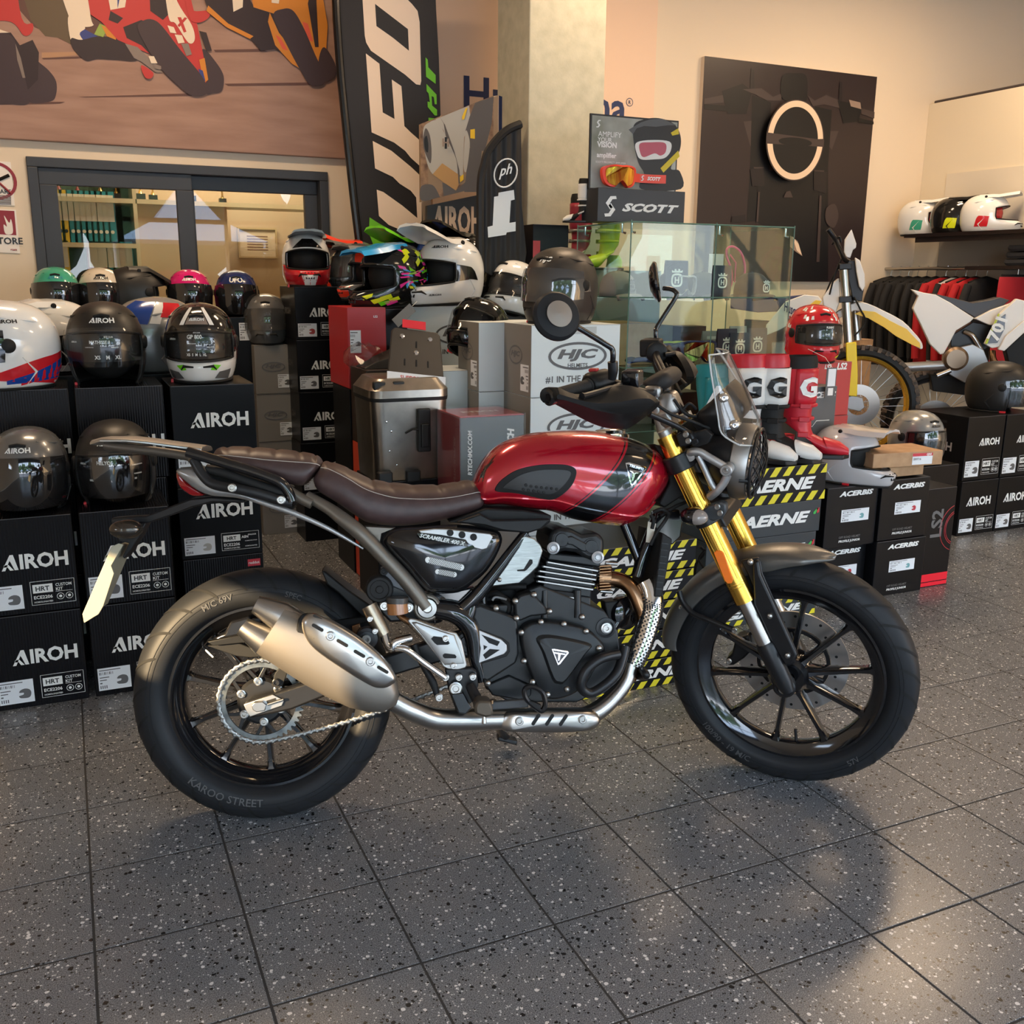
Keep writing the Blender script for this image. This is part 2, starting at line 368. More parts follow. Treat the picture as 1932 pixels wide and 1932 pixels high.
# office behind it
OY=T+1.5
k=MB();k.bb(-1.6,3.2,OY+.5,OY+.6,0,3.2);k.bb(-1.7,-1.6,T+.2,OY+.6,0,3.2);k.bb(2.55,2.65,T+.2,OY+.6,0,3.2);k.bb(-1.7,3.2,T+.2,OY+.6,3.0,3.1);k.bb(-1.7,3.2,T+.2,OY+.6,-.05,0)
tag(k.build('wall_office',mat('office_tan',(.46,.34,.22),.7),smooth=0),kind='structure')
bx0,bx1=sx(80,400,OY),sx(255,400,OY)
bc=thing('bookcase','pale office bookcase of binders behind the left window pane','bookcase',(bx0,OY,0))
shm=mat('beech',(.62,.50,.32),.5)
zA,zB,zC=sz(170,372,OY),sz(170,458,OY),sz(170,540,OY)
bM=Matrix.Translation((-bx0,-OY,0))
k=MB();k.bb(bx0-.1,bx0-.075,OY,OY+.4,0,2.35);k.bb(bx1-.01,bx1+.015,OY,OY+.4,0,2.35);k.build('side_panel',shm,bc,M=bM,smooth=0)
k=MB();k.bb(bx0-.075,bx1-.01,OY+.38,OY+.4,0,2.35);k.build('back_panel',mat('dark_green_back',(.07,.09,.05),.7),bc,M=bM,smooth=0)
for z in(zA,zB,zC,.3):k=MB();k.bb(bx0-.075,bx1-.01,OY,OY+.38,z-.03,z);k.build('shelf',shm,bc,M=bM,smooth=0)
MB().bb(bx1+.015,sx(430,400,OY),OY+.05,OY+.45,0,zA).build('side_cabinet',mat('office_tan2',(.55,.40,.25),.6),bc,M=bM,smooth=0)
teal=mat('teal_binder','#1d7f8f',.5);yel=mat('yellow_binder','#d9b21c',.5);redb=mat('red_binder','#a63a35',.5);whb=mat('binder_label','#ded6c4',.6);grnb=mat('green_binder','#4b8a4a',.5)
def binder(x,z,w_,h,m,up,lab):
    o=thing('binder',lab,'binder',(x,OY+.05,z),0,'office binders behind the window')
    MB().bb(-w_/2,w_/2,0,.26,0,h).build('cover',m,o,smooth=0)
    MB().bb(-w_/2+.006,w_/2-.006,-.003,0,h*.42,h*.93).build('spine_label',whb,o,smooth=0)
    MB().lathe((0,-.001,h*.22),(0,-1,0),[(0,0),(.012,0),(.012,.003),(0,.003)],10).build('finger_ring',whb if m is not yel else blackp,o)
cols=[yel,yel,yel,yel,teal,teal,teal,teal,teal,teal,teal,teal]
nmc={yel:'yellow',teal:'teal',redb:'red',grnb:'green'}
pos=[93,103,114,124,137,147,158,169,180,190,201,212]
ordn=['first','second','third','fourth','fifth','sixth','seventh','eighth','ninth','tenth','eleventh','twelfth']
for i,(u,m)in enumerate(zip(pos,cols)):binder(sx(u,420,OY),zB,.05,.34,m,1,f'{nmc[m]} office binder, {ordn[i]} from left on the middle shelf')
pos2=[(100,yel),(112,yel),(124,yel),(178,redb),(196,redb),(210,teal),(222,grnb),(234,teal),(246,teal)]
for i,(u,m)in enumerate(pos2):binder(sx(u,500,OY),zC,.055 if m is not redb else .075,.30,m,0,f'{nmc[m]} office binder, {ordn[i]} from left on the lower shelf')
gold=mat('gold_plate',(.75,.50,.16),.25,1);marb=mat('trophy_base',(.02,.02,.02),.3);redg=mat('trophy_red',(.35,.03,.03),.3)
for i,(u,s_,m)in enumerate(((112,1.0,redg),(148,.9,redg),(192,1.0,gold),(222,.8,gold),(268,.9,gold),(292,.8,gold),(365,.9,redg),(425,.7,gold))):
    o=thing('trophy',f'small prize cup, {ordn[i]} from left on the office top shelf','trophy',(sx(u,370,OY),OY+.14,zA),0,'trophies in the office')
    MB().bb(-.035*s_,.035*s_,-.035*s_,.035*s_,0,.05*s_).build('base',marb,o,smooth=0)
    MB().lathe((0,0,.05*s_),(0,0,1),[(0,0),(.02*s_,0),(.006,.03*s_),(.008,.09*s_),(.03*s_,.12*s_),(.045*s_,.2*s_),(.04*s_,.2*s_),(.02*s_,.13*s_),(0,.125*s_)],14).build('cup',m,o)
    k=MB()
    for sg in(-1,1):k.tube([(sg*.036*s_,0,.19*s_),(sg*.065*s_,0,.21*s_),(sg*.06*s_,0,.24*s_),(sg*.04*s_,0,.235*s_)],.004,6)
    k.build('handle',m,o)
MB().bb(sx(255,372,OY),2.5,OY,OY+.3,zA-.03,zA).build('shelf',shm,bc,M=bM,smooth=0)
dx0,dx1,dz0,dz1=sx(447,430,OY+.49),sx(521,430,OY+.49),sz(480,487,OY+.49),sz(480,430,OY+.49)
dp=thing('framed_certificate','small framed certificate on the tan office wall','picture',((dx0+dx1)/2,OY+.49,(dz0+dz1)/2))
dM=Matrix.Translation(-dp.location)
k=MB();frame_rect(k,dx0,dx1,dz0,dz1,.012,OY+.47,OY+.495);k.build('frame',mat('thin_gilt',(.45,.33,.18),.4),dp,M=dM,smooth=0)
k=MB();k.bb(dx0+.01,dx1-.01,OY+.485,OY+.493,dz0+.01,dz1-.01);k.build('sheet',mat('cream_paper',(.58,.46,.32),.6),dp,M=dM,smooth=0)
k=MB()
for q in range(6):k.bb(dx0+.07,dx1-.07,OY+.483,OY+.485,dz0+.06+q*.02,dz0+.066+q*.02)
k.build('printed_lines',mat('brown_print',(.2,.1,.07),.6),dp,M=dM,smooth=0)
# ---------------------------------------------------------------- flat print helper
def art(parent,M,t,layers,y=0.0,step=.0003,pfun=None,name='printed_shape'):
    """layers: list of (material, crop key, points); flat coloured shapes printed on a sheet that stands at distance t"""
    for i,L_ in enumerate(layers):
        m,key,pts=L_[:3]
        if key=='A1':pts=[(a if a>0 else-150,b if b>0 else-240+a*.05)for a,b in pts] # the print goes on above and left of the frame
        pts=cv(key,pts)
        if len(L_)>3:pts=cr(pts,5)
        y=y-step
        k=MB();f_=pfun or(lambda u,v,yy:PT(u,v,t+yy));ps=[f_(p[0],p[1],y)for p in pts]
        k.poly(ps);k.build(name,m,parent,M=M,smooth=0,fix=False)
    return y
def quad(t,pts,th):return[PT(u,v,t)for u,v in pts],Vector((0,th,0))
# race mural
mp_=sx(0,265,T-.03),sx(657,298,T-.03),sz(330,281,T-.03)
mu=thing('race_mural','large stretched race photograph of three leaning bikes above the window','picture',(0,T,2.6));muM=Matrix.Translation((0,-T,-2.6))
asph=noisy(mat('mural_asphalt',(.30,.17,.12),.55),(.27,.15,.105),(.36,.215,.155),3,stretch=(1,1,6))
k=MB();k.bb(-1.6,mp_[1],T-.04,T-.001,mp_[2],3.45);k.build('canvas',asph,mu,M=muM,smooth=0,bevel=.006)
pm=lambda n,c,r=.55:mat('mural_'+n,c,r)
dk,rd,wh,org,gl,shd,tan_,blu,gry,ltan,org2=pm('dark','#2a1a1c'),pm('red','#b5302c'),pm('white','#dccab2'),pm('orange','#c57a22'),pm('tyre','#3a2a2d'),pm('shade','#5a3a30'),pm('olive','#5b4a33'),pm('blue','#2f3a78'),pm('grey','#7d6f66'),pm('kerb','#a9805f'),pm('deep_orange','#d0543a')
art(mu,muM,T-.04,[
 (shd,'A1',[(0,0),(1100,0),(420,260),(300,200),(190,150)]),(tan_,'A1',[(60,0),(420,0),(400,250),(330,210),(250,200),(170,110)]),
 (ltan,'A1',[(230,290),(460,285),(460,300),(230,325)]),(shd,'A1',[(230,320),(470,310),(470,322),(240,328)]),
 (shd,'A1',[(430,535),(1060,515),(1060,530),(470,538)]),(shd,'A1',[(1180,275),(1440,270),(1480,285),(1190,288)]),(shd,'A1',[(1240,462),(1720,455),(1720,470),(1260,474)]),(shd,'A1',[(0,566),(360,562),(330,572),(0,580)]),
 (gl,'A1',[(120,250),(200,330),(270,390),(310,450),(310,520),(280,560),(160,565),(150,480)],1),(dk,'A1',[(0,180),(60,180),(110,250),(180,220),(215,290),(210,440),(150,500),(60,440),(0,420)]),
 (gl,'A1',[(0,200),(50,190),(100,300),(150,480),(160,570),(60,575),(0,540)],1),(rd,'A1',[(0,0),(45,0),(120,100),(180,130),(175,180),(130,195),(60,120),(0,80)],1),(wh,'A1',[(0,110),(50,180),(0,185)]),(gry,'A1',[(85,240),(115,320),(140,430),(125,430),(95,330)]),
 (blu,'A1',[(390,120),(540,200),(545,290),(440,240),(385,200)]),(wh,'A1',[(300,0),(450,0),(500,90),(515,140),(450,145),(380,90)],1),(wh,'A1',[(380,85),(470,150),(440,190),(500,280),(440,290),(390,220)],1),
 (dk,'A1',[(395,210),(450,220),(560,200),(700,230),(760,330),(640,330),(540,325),(480,335),(430,300),(395,250)],1),(pm('green','#8aa044'),'A1',[(520,190),(550,130),(600,150),(570,205)]),(org,'A1',[(560,140),(640,170),(640,220),(590,200)]),
 (gl,'A1',[(1120,270),(1190,340),(1235,420),(1225,500),(1180,515),(1130,510),(1100,380)],1),(rd,'A1',[(450,0),(900,0),(1010,0),(1090,140),(1150,440),(1130,465),(900,330),(650,220),(560,120),(500,80)]),
 (gry,'A1',[(690,240),(760,260),(900,400),(860,400),(780,340),(740,320)]),(dk,'A1',[(680,150),(780,110),(900,160),(1000,300),(960,330),(860,330),(780,250),(700,210)]),(dk,'A1',[(610,60),(680,100),(650,130),(600,110)]),(dk,'A1',[(820,0),(880,0),(950,60),(900,110),(830,60)]),
 (wh,'A1',[(560,0),(730,0),(690,40),(610,55)]),(blu,'A1',[(640,0),(700,0),(650,48)]),(wh,'A1',[(900,0),(980,10),(1060,140),(1075,220),(1040,235),(970,130),(930,90)],1),(rd,'A1',[(980,95),(1000,95),(1030,175),(1015,180)]),(rd,'A1',[(1020,95),(1035,100),(990,150),(980,140)]),
 (rd,'A1',[(990,0),(1040,40),(1150,60),(1150,100),(1090,125),(1040,80)],1),(wh,'A1',[(925,140),(960,150),(975,185),(940,180)]),(wh,'A1',[(965,190),(1005,195),(1020,235),(985,240)]),(gry,'A1',[(1000,240),(1040,240),(1060,300),(1030,310)]),
 (org,'A1',[(1100,330),(1130,320),(1150,440),(1125,460)]),(blu,'A1',[(1095,380),(1120,390),(1135,450),(1110,430)]),
 (gl,'A1',[(760,150),(800,110),(850,110),(900,150),(1000,280),(1100,400),(1140,470),(1140,520),(1060,528),(980,470),(890,380),(810,260)],1),
 (wh,'A1',[(820,310),(850,310),(870,350),(835,350)]),(gry,'A1',[(850,350),(890,365),(890,385),(855,380)]),(rd,'A1',[(780,360),(845,400),(835,432),(800,425)],1),(dk,'A1',[(1100,170),(1140,180),(1170,280),(1140,280)]),
 (dk,'A1',[(1060,0),(1280,0),(1440,100),(1520,270),(1440,280),(1380,210),(1270,150),(1160,80)]),(org,'A1',[(1150,30),(1260,130),(1400,200),(1380,215),(1250,150),(1140,60)]),(wh,'A1',[(1270,0),(1350,0),(1340,50),(1290,75)]),
 (dk,'A1',[(1280,70),(1360,30),(1500,60),(1590,200),(1600,310),(1500,260),(1400,180)]),(org,'A1',[(1360,0),(1760,0),(1810,140),(1800,300),(1770,375),(1700,240),(1560,90),(1400,40)]),
 (gl,'A1',[(1790,260),(1850,350),(1850,420),(1800,450),(1770,400),(1760,330)],1),(org,'A1',[(1490,70),(1540,180),(1620,280),(1660,380),(1610,350),(1520,250),(1480,120)]),(org2,'A1',[(1520,190),(1550,210),(1590,280),(1560,270)]),(org2,'A1',[(1670,120),(1700,130),(1730,230),(1700,220)]),
 (gl,'A1',[(1510,90),(1560,50),(1620,60),(1680,160),(1740,300),(1790,410),(1785,465),(1715,470),(1660,390),(1590,260)],1),(dk,'A1',[(1700,20),(1740,0),(1760,260),(1740,260)]),(wh,'A1',[(1500,0),(1560,0),(1540,20),(1500,15)])])
# flat wall panel with the blue company name, half hidden by the column
hx0,hx1=sx(812,200),sx(1232,150)
hp=thing('name_panel','tall peach panel with dark blue lettering behind the column','sign',((hx0+hx1)/2,T,0));hM=Matrix.Translation((-(hx0+hx1)/2,-T,0))
k=MB();k.bb(hx0,hx1,T-.025,T,.9,CEIL-.001);k.build('panel',wallp,hp,M=hM,smooth=0)
navy=mat('navy_print','#1c2c57',.5)
hz=sz(888,178);hxx=sx(872,178);hw=sx(1178,212)-hxx
put_text('Husqvarna',navy,hp,Vector(((hxx*2+hw)/2-(hx0+hx1)/2,-.027,hz-.03)),(1,0,0),(0,0,1),wd=hw,bold=.02)
k=MB();cx,cz=sx(1184,194)-(hx0+hx1)/2,sz(1184,194);k.lathe((cx,-.027,cz),(0,1,0),[(.022,0),(.026,0)],20);k.build('ring',navy,hp,smooth=0)
put_text('R',navy,hp,(cx,-.027,cz),(1,0,0),(0,0,1),h=.022)
# column
cy0=5.0;cx0,cx1=sx(998,150,cy0),sx(1141,150,cy0)
colm=noisy(mat('lime_plaster',(.5,.46,.36),.6,bump=(90,.25,.002)),(.40,.385,.295),(.50,.48,.375),14)
k=MB();k.bb(cx0,cx1,cy0,cy0+.42,0,CEIL-.001);tag(k.build('column',colm,smooth=0,bevel=.006),kind='structure')
# headlight poster
q0,q1=sx(1330,105,T-.04),sx(1655,145,T-.04);z1=sz(1490,125,T-.04);z0=sz(1480,531,T-.04)
hq=thing('headlight_poster','dark poster of a round motorcycle headlight on the back wall','picture',((q0+q1)/2,T,(z0+z1)/2));qM=Matrix.Translation(-hq.location)
pbk=mat('poster_brown_black','#2a2020',.35)
k=MB();k.bb(q0,q1,T-.038,T-.001,z0,z1);k.build('board',mat('poster_edge',(.6,.5,.4),.6),hq,M=qM,smooth=0)
k=MB();k.bb(q0,q1,T-.04,T-.038,z0,z1);k.build('print',pbk,hq,M=qM,smooth=0)
pk=lambda n,c:mat('poster_'+n,c,.4)
p1,p2_,p3,p4,p5=pk('black','#0c0a0b'),pk('grey','#3d3230'),pk('light','#8a7668'),pk('ring','#d9c0a4'),pk('mid','#1b1516')
art(hq,qM,T-.04,[
 (p2_,'W3',[(455,640),(510,635),(515,760),(490,770)]),(p2_,'W3',[(905,690),(955,690),(920,790),(905,770)]),
 (p1,'W3',[(500,500),(600,540),(590,900),(560,1160),(470,1170),(490,880)]),(p1,'W3',[(830,560),(920,580),(900,880),(900,1480),(720,1480),(700,1260),(520,1170),(550,900),(830,900)]),
 (p2_,'W3',[(248,520),(350,500),(350,540),(248,548)]),(p1,'W3',[(340,480),(450,440),(500,480),(470,600),(370,600)]),(p1,'W3',[(248,548),(400,560),(400,590),(248,575)]),(p5,'W3',[(495,360),(510,370),(512,470),(490,500),(490,430)]),
 (p2_,'W3',[(450,470),(550,465),(610,510),(660,490),(650,530),(580,530),(520,500)]),(p1,'W3',[(660,400),(725,385),(785,400),(790,500),(770,540),(660,520)],1),(p2_,'W3',[(790,500),(830,530),(890,500),(960,530),(960,570),(880,550),(820,560)]),
 (p1,'W3',[(950,530),(1010,540),(1080,560),(1060,640),(980,650)]),(p3,'W3',[(1010,525),(1070,540),(1075,575),(1020,560)]),(p2_,'W3',[(1075,570),(1145,590),(1143,625),(1075,600)]),(p1,'W3',[(1060,620),(1140,640),(1140,655),(1060,645)]),(p5,'W3',[(962,430),(975,432),(975,530),(955,530)]),
 (p5,'W3',[(490,890),(560,885),(565,980),(500,980)]),(p5,'W3',[(825,900),(895,905),(890,1020),(825,1000)]),(p2_,'W3',[(508,880),(562,880),(560,886),(510,888)]),(p2_,'W3',[(828,895),(880,898),(878,905),(828,902)]),(p2_,'W3',[(855,1030),(866,1030),(855,1380),(838,1380)]),(p2_,'W3',[(532,1010),(542,1010),(532,1168),(522,1168)]),
 (p5,'W3',[(395,1140),(465,1130),(465,1170),(390,1170)]),(p2_,'W3',[(890,1100),(935,1075),(955,1140),(930,1200),(890,1170)],1),(p3,'W3',[(700,1240),(740,1270),(765,1350),(735,1330),(700,1300)]),(p4,'W3',[(712,1245),(745,1285),(762,1345),(735,1320)]),
 (p2_,'W3',[(680,1010),(700,1005),(715,1040),(665,1040)])])
hc=PT(*cv('W3',[(703,745)])[0],T-.04);re=PT(*cv('W3',[(853,745)])[0],T-.04).x-hc.x;rt=hc.z-PT(*cv('W3',[(703,957)])[0],T-.04).z
def ell(k,a,b,y,a2=None,b2=None,t0=0,t1=2*pi,n=48):
    for i in range(n):
        q,r=t0+(t1-t0)*i/n,t0+(t1-t0)*(i+1)/n
        if a2:k.add([hc+Vector((cos(q)*a,y,sin(q)*b)),hc+Vector((cos(r)*a,y,sin(r)*b)),hc+Vector((cos(r)*a2,y,sin(r)*b2)),hc+Vector((cos(q)*a2,y,sin(q)*b2))],[(0,1,2,3)])
        else:k.add([hc+Vector((0,y,0)),hc+Vector((cos(q)*a,y,sin(q)*b)),hc+Vector((cos(r)*a,y,sin(r)*b))],[(0,1,2)])
k=MB();ell(k,re,rt,-.05);k.build('printed_shape',p2_,hq,M=qM,smooth=0,fix=False)
k=MB();ell(k,re*.78,rt*.84,-.0512);k.build('printed_shape',p1,hq,M=qM,smooth=0,fix=False)
for r0_ in(.1,pi+.1):k=MB();ell(k,re*.96,rt*.97,-.0515,re*.78,rt*.82,r0_,r0_+pi-.2);k.build('printed_ring',p4,hq,M=qM,smooth=0,fix=False)
k=MB();k.add([hc+Vector((a*re,-.0518,b*rt))for a,b in((-1,.14),(1,.07),(1,-.1),(-1,-.13))],[(0,1,2,3)]);k.build('printed_bar',p2_,hq,M=qM,smooth=0,fix=False)
k=MB();k.add([hc+Vector((cos(a)*re*.58,-.052,-.01+sin(a)*rt*.11))for a in[2*pi*i/20 for i in range(20)]],[tuple(range(20))]);k.build('printed_bar',p1,hq,M=qM,smooth=0,fix=False)
# safety signs on the left edge
sg_red=mat('sign_maroon','#8c2a36',.5);paper=mat('sign_white','#e6ded4',.5)
for nm,pts,lab in(('no_smoking_sign',[(-40,300),(20,306),(28,388),(-40,385)],'upper white safety sign with a red no smoking ring'),('extinguisher_sign',[(-40,392),(30,396),(38,478),(-40,474)],'lower white and maroon fire extinguisher sign')):
    ps=[PT(u,v,T-.006)for u,v in pts];c=sum(ps,Vector())/4;o=thing(nm,lab,'sign',c);sM=Matrix.Translation(-c)
    MB().prism(ps,(0,.006,0)).build('plate',paper,o,M=sM,smooth=0)
    if nm[0]=='n':
        cc=PT(-6,341,T-.008);k=MB();k.lathe(cc,(0,1,0),[(.078,0),(.093,0)],32);k.tube([cc+Vector((-.06,0,.06)),cc+Vector((.06,0,-.06))],.006,6);k.build('ring',sg_red,o,M=sM,smooth=0)
        k=MB();k.tube([cc+Vector((-.06,0,-.03)),cc+Vector((.06,0,.03))],.009,6);k.build('cigarette',blackp,o,M=sM,smooth=0)
        put_text('VIETATO FUMARE',blackp,o,PT(-28,360,T-.008),(1,0,0),(0,0,1),h=.022,M=sM)
        k=MB()
        for q in range(7):a=PT(-30,368+q*2.6,T-.008);b=PT(21,369.5+q*2.6,T-.008);k.tube([a,b],.0018,4)
        k.build('small_print',pm('smallprint','#777070'),o,M=sM,smooth=0)
    else:
        art(o,sM,T-.006,[(sg_red,'P',[(-35,395),(27,398),(31,444),(-35,440)]),(paper,'W1',[(30,1290),(20,1240),(38,1250),(22,1190),(50,1230),(60,1210),(70,1250),(68,1290)],1),(paper,'W1',[(-40,1290),(-40,1180),(-20,1180),(-15,1290)])])
        put_text('ESTINTORE',blackp,o,PT(-5,454,T-.009),(1,0,0),(0,0,1),h=.035,M=sM)
        put_text('rtam',sg_red,o,PT(26,471,T-.009),(1,0,0),(0,0,1),h=.010,M=sM)
# ---------------------------------------------------------------- tall flag banner
FT=5.55
fb=thing('tall_flag_banner','tall black flag banner with white letters and green tip beside the column','banner',PT(700,470,FT));fM=Matrix.Translation(-fb.location)
flagk=mat('flag_black','#181415',.55);flagw=mat('flag_white',(.70,.56,.44),.6);flagg=mat('flag_green','#63b31f',.5)
k=MB();out=cv('F1',[(0,-200),(735,-200),(745,60),(765,420),(778,840),(740,900),(640,1450),(660,1960),(230,1960),(180,1780),(150,1500),(115,1160),(60,830),(40,560),(10,150)])
k.prism([PT(u,v,FT)for u,v in out],(0,.02,0));k.build('cloth',flagk,fb,M=fM,smooth=0)
k=MB();k.tube([PT(u,v,FT)for u,v in cv('F1',[(200,1900),(150,1500),(95,1000),(50,560),(20,150),(5,-200)])],.022,10);k.build('pole',mat('pole_black','#0d0b0c',.25),fb,M=fM)
art(fb,fM,FT-.002,[
 (flagw,'F1',[(205,-60),(500,-40),(570,30),(610,80),(625,160),(637,590),(630,620),(600,615),(560,580),(520,545),(270,370),(235,310),(225,260)]),
 (flagk,'F1',[(300,28),(420,120),(540,212),(547,370),(430,275),(310,190)]),
 (flagw,'F1',[(233,390),(332,465),(356,820),(442,868),(422,580),(492,628),(514,920),(560,965),(628,1025),(632,1215),(560,1150),(520,1100),(440,1040),(275,965)]),
 (flagw,'F1',[(283,1028),(420,1100),(560,1215),(640,1290),(640,1760),(520,1690),(400,1640),(328,1575),(312,1383),(360,1400),(500,1500),(608,1590),(600,1440),(560,1390),(480,1340),(430,1290),(300,1228)]),
 (flagg,'F1',[(260,1585),(330,1630),(440,1690),(560,1960),(330,1960),(300,1820),(255,1700)]),
 (flagg,'F1',[(668,418),(684,435),(688,490),(742,548),(742,612),(672,560)]),(flagg,'F1',[(675,612),(748,690),(750,760),(735,760),(728,708),(712,700),(716,770),(752,800),(752,842),(735,842),(684,780),(683,740),(700,745),(690,680),(676,665)]),(flagg,'F1',[(690,858),(745,865),(745,900),(690,900)])])
# ---------------------------------------------------------------- exhaust poster, lettered board and small flag
ET=5.1
def SK(u,v,y0=0,slope=.55,u0=794): # a board standing askew: its right edge is nearer to the camera
    return PT(u,v,ET+y0-slope*(u-u0)/157*.32)
ep=thing('exhaust_poster','skewed poster of a steel silencer standing beside the flag banner','picture',SK(870,370));eM=Matrix.Translation(-ep.location)
k=MB();k.prism([SK(u,v)for u,v in((794,234),(940,180),(940,345),(795,381))],(0.0,.03,0));k.build('board',mat('poster_sand','#8a7258',.45),ep,M=eM,smooth=0)
pst=mat('poster_steel','#a7a39a',.4);psd=mat('poster_steel_dark','#514b48',.4);psg=mat('poster_gold','#a9824c',.4);pbr=noisy(mat('poster_grass','#7a5a3c',.5),(.10,.05,.03),(.30,.18,.10),30)
art(ep,eM,0,[
 (pbr,'F1',[(628,905),(1165,697),(1160,1340),(634,1470)]),(psd,'F1',[(636,1360),(720,1350),(770,1430),(760,1440),(640,1462)],1),(psd,'F1',[(790,1330),(900,1380),(1100,1200),(1110,1350),(800,1430)]),
 (pst,'F1',[(740,870),(985,770),(1000,900),(950,1000),(940,1300),(880,1230),(800,950)]),(psd,'F1',[(1030,750),(1165,705),(1150,900),(1100,1100),(1000,1100),(960,950),(990,850)]),(psd,'F1',[(985,1080),(1080,1060),(1060,1400),(950,1400)]),(yel,'F1',[(995,945),(1028,940),(1028,1012),(995,1008)]),(pst,'F1',[(960,960),(985,1000),(990,1080),(965,1250),(945,1200)],1),
 (psd,'F1',[(770,850),(810,910),(880,1110),(915,1240),(920,1330),(880,1380),(800,900)]),(pst,'F1',[(650,950),(700,890),(760,880),(800,960),(880,1130),(900,1220),(895,1300),(830,1320),(720,1270),(670,1150)],1),(psg,'F1',[(720,1270),(790,1190),(905,1270),(910,1350),(890,1390),(800,1330)]),(psd,'F1',[(652,1000),(670,935),(700,990),(712,1100),(705,1190),(680,1150),(655,1080)],1),
 (p1,'F1',[(658,1020),(676,990),(688,1050),(685,1110),(665,1090)],1),(yel,'F1',[(918,1290),(945,1270),(945,1310),(920,1330)]),(p1,'F1',[(808,1000),(824,1000),(824,1085),(808,1085)]),(yel,'F1',[(935,850),(960,790),(975,785),(950,870),(935,873)])],pfun=lambda u,v,y:SK(u,v,y))
put_text('H',p3,ep,SK(841,269,-.03),(.96,-.28,0),(0,0,1),h=.04,M=eM)
gp=thing('gasket_panel','narrow cream and navy panel edge behind the exhaust poster','panel',PT(950,250,5.35));gM=Matrix.Translation(-gp.location)
MB().prism([PT(u,v,5.35)for u,v in((932,181),(941,180),(941,270),(932,270))],(0,.02,0)).build('cream_edge',flagw,gp,M=gM,smooth=0)
MB().prism([PT(u,v,5.35)for u,v in((941,180),(952,184),(952,330),(941,330))],(0,.02,0)).build('navy_edge',navy,gp,M=gM,smooth=0)
ab=thing('lettered_board','dark grey board with large pale letters below the exhaust poster','sign',SK(870,420,.06));aM=Matrix.Translation(-ab.location)
MB().prism([SK(u,v,.06)for u,v in((806,388),(940,360),(940,600),(806,600))],(0,.03,0)).build('board',mat('board_grey','#2c2c2d',.5),ab,M=aM,smooth=0)
a0=SK(814,420,.055);a1=SK(908,412,.055);ex=(a1-a0);wd_=ex.length;ex=Vector((ex.x,ex.y,0)).normalized()
put_text('AIROH',mat('pale_letter','#c7ad94',.5),ab,(a0+a1)/2,ex,(0,0,1),h=.15,wd=wd_,M=aM)
ST=4.55
sf=thing('small_feather_flag','black curved feather flag with white letters left of the column','banner',PT(945,470,ST));sM=Matrix.Translation(-sf.location)
MB().prism([PT(u,v,ST)for u,v in cr(cv('F1',[(1362,905),(1365,960),(1370,1500),(1385,1960),(1060,1960),(1062,1500),(1065,1300),(1085,1220),(1110,1120),(1180,1020),(1260,950)]),3)],(0,.02,0)).build('cloth',mat('flag_black2','#1c1b1c',.6,bump=(6,.6,.02,'wave')),sf,M=sM,smooth=0)
k=MB();k.tube([PT(u,v,ST)for u,v in cr([Vector(a)for a in cv('F1',[(1070,1960),(1066,1500),(1072,1300),(1095,1200),(1120,1110),(1190,1015),(1270,945),(1362,905)])],4,False)],.020,8);k.build('pole_sleeve',mat('flag_sleeve','#111011',.5),sf,M=sM)
art(sf,sM,ST-.004,[(white,'F1',[(1200,1405),(1312,1385),(1318,1455),(1290,1462),(1280,1625),(1325,1618),(1325,1685),(1260,1695),(1255,1712),(1125,1732),(1120,1655),(1158,1645),(1165,1500),(1168,1435),(1198,1430)])])
ec=PT(*cv('F1',[(1252,1262)])[0],ST-.006);k=MB()
pts=[ec+Vector((cos(a)*.06+sin(a)*.012,0,sin(a)*.066))for a in[2*pi*i/24 for i in range(24)]];k.tube(pts,.004,6,closed=True);k.build('oval_ring',white,sf,M=sM)
put_text('ph',white,sf,ec+Vector((0,-.002,.008)),(.96,0,.25),(0.1,0,1),h=.065,shear=.2,M=sM)
# ---------------------------------------------------------------- right partition with shelf and rail
PX=6.15
ptn=MB();py0=3.0;ztop=PS(1850,178,PX).z
ptn.bb(PX,PX+.06,py0,T-.001,0,ztop);pt_=tag(ptn.build('wall_partition',mat('partition_cream',(.72,.64,.50),.55),smooth=0),kind='structure')
MB().tube([(PX+.02,py0,ztop+.01),(PX+.02,T-.04,ztop+.01)],.012,8).build('top_rail',mat('rail_dark',(.05,.04,.04),.4),pt_)
zsh=PS(1800,437,PX-.5).z
MB().bb(PX-.012,PX,3.1,T-.25,zsh+.0,zsh+.45).build('panel',mat('partition_pale',(.66,.60,.50),.5),pt_,smooth=0)
MB().bb(PX-.012,PX,3.1,T-.25,zsh-.55,zsh-.03).build('panel',mat('partition_grey',(.30,.27,.23),.5),pt_,smooth=0)
sh=thing('wall_shelf','dark wall shelf on the right carrying three off road helmets','shelf',(PX,4.6,zsh))
MB().bb(-.45,-.005,-1.4,.98,-.025,0).build('board',mat('wenge','#1d1413',.35),sh,smooth=0)
MB().bb(-.42,-.40,-1.4,.9,-.06,-.025).build('edge_strip',mat('wenge2','#2a201d',.35),sh,smooth=0)
print('ZSH',zsh,ztop,cx0,cx1,wx0,wx1,wz1,mp_)
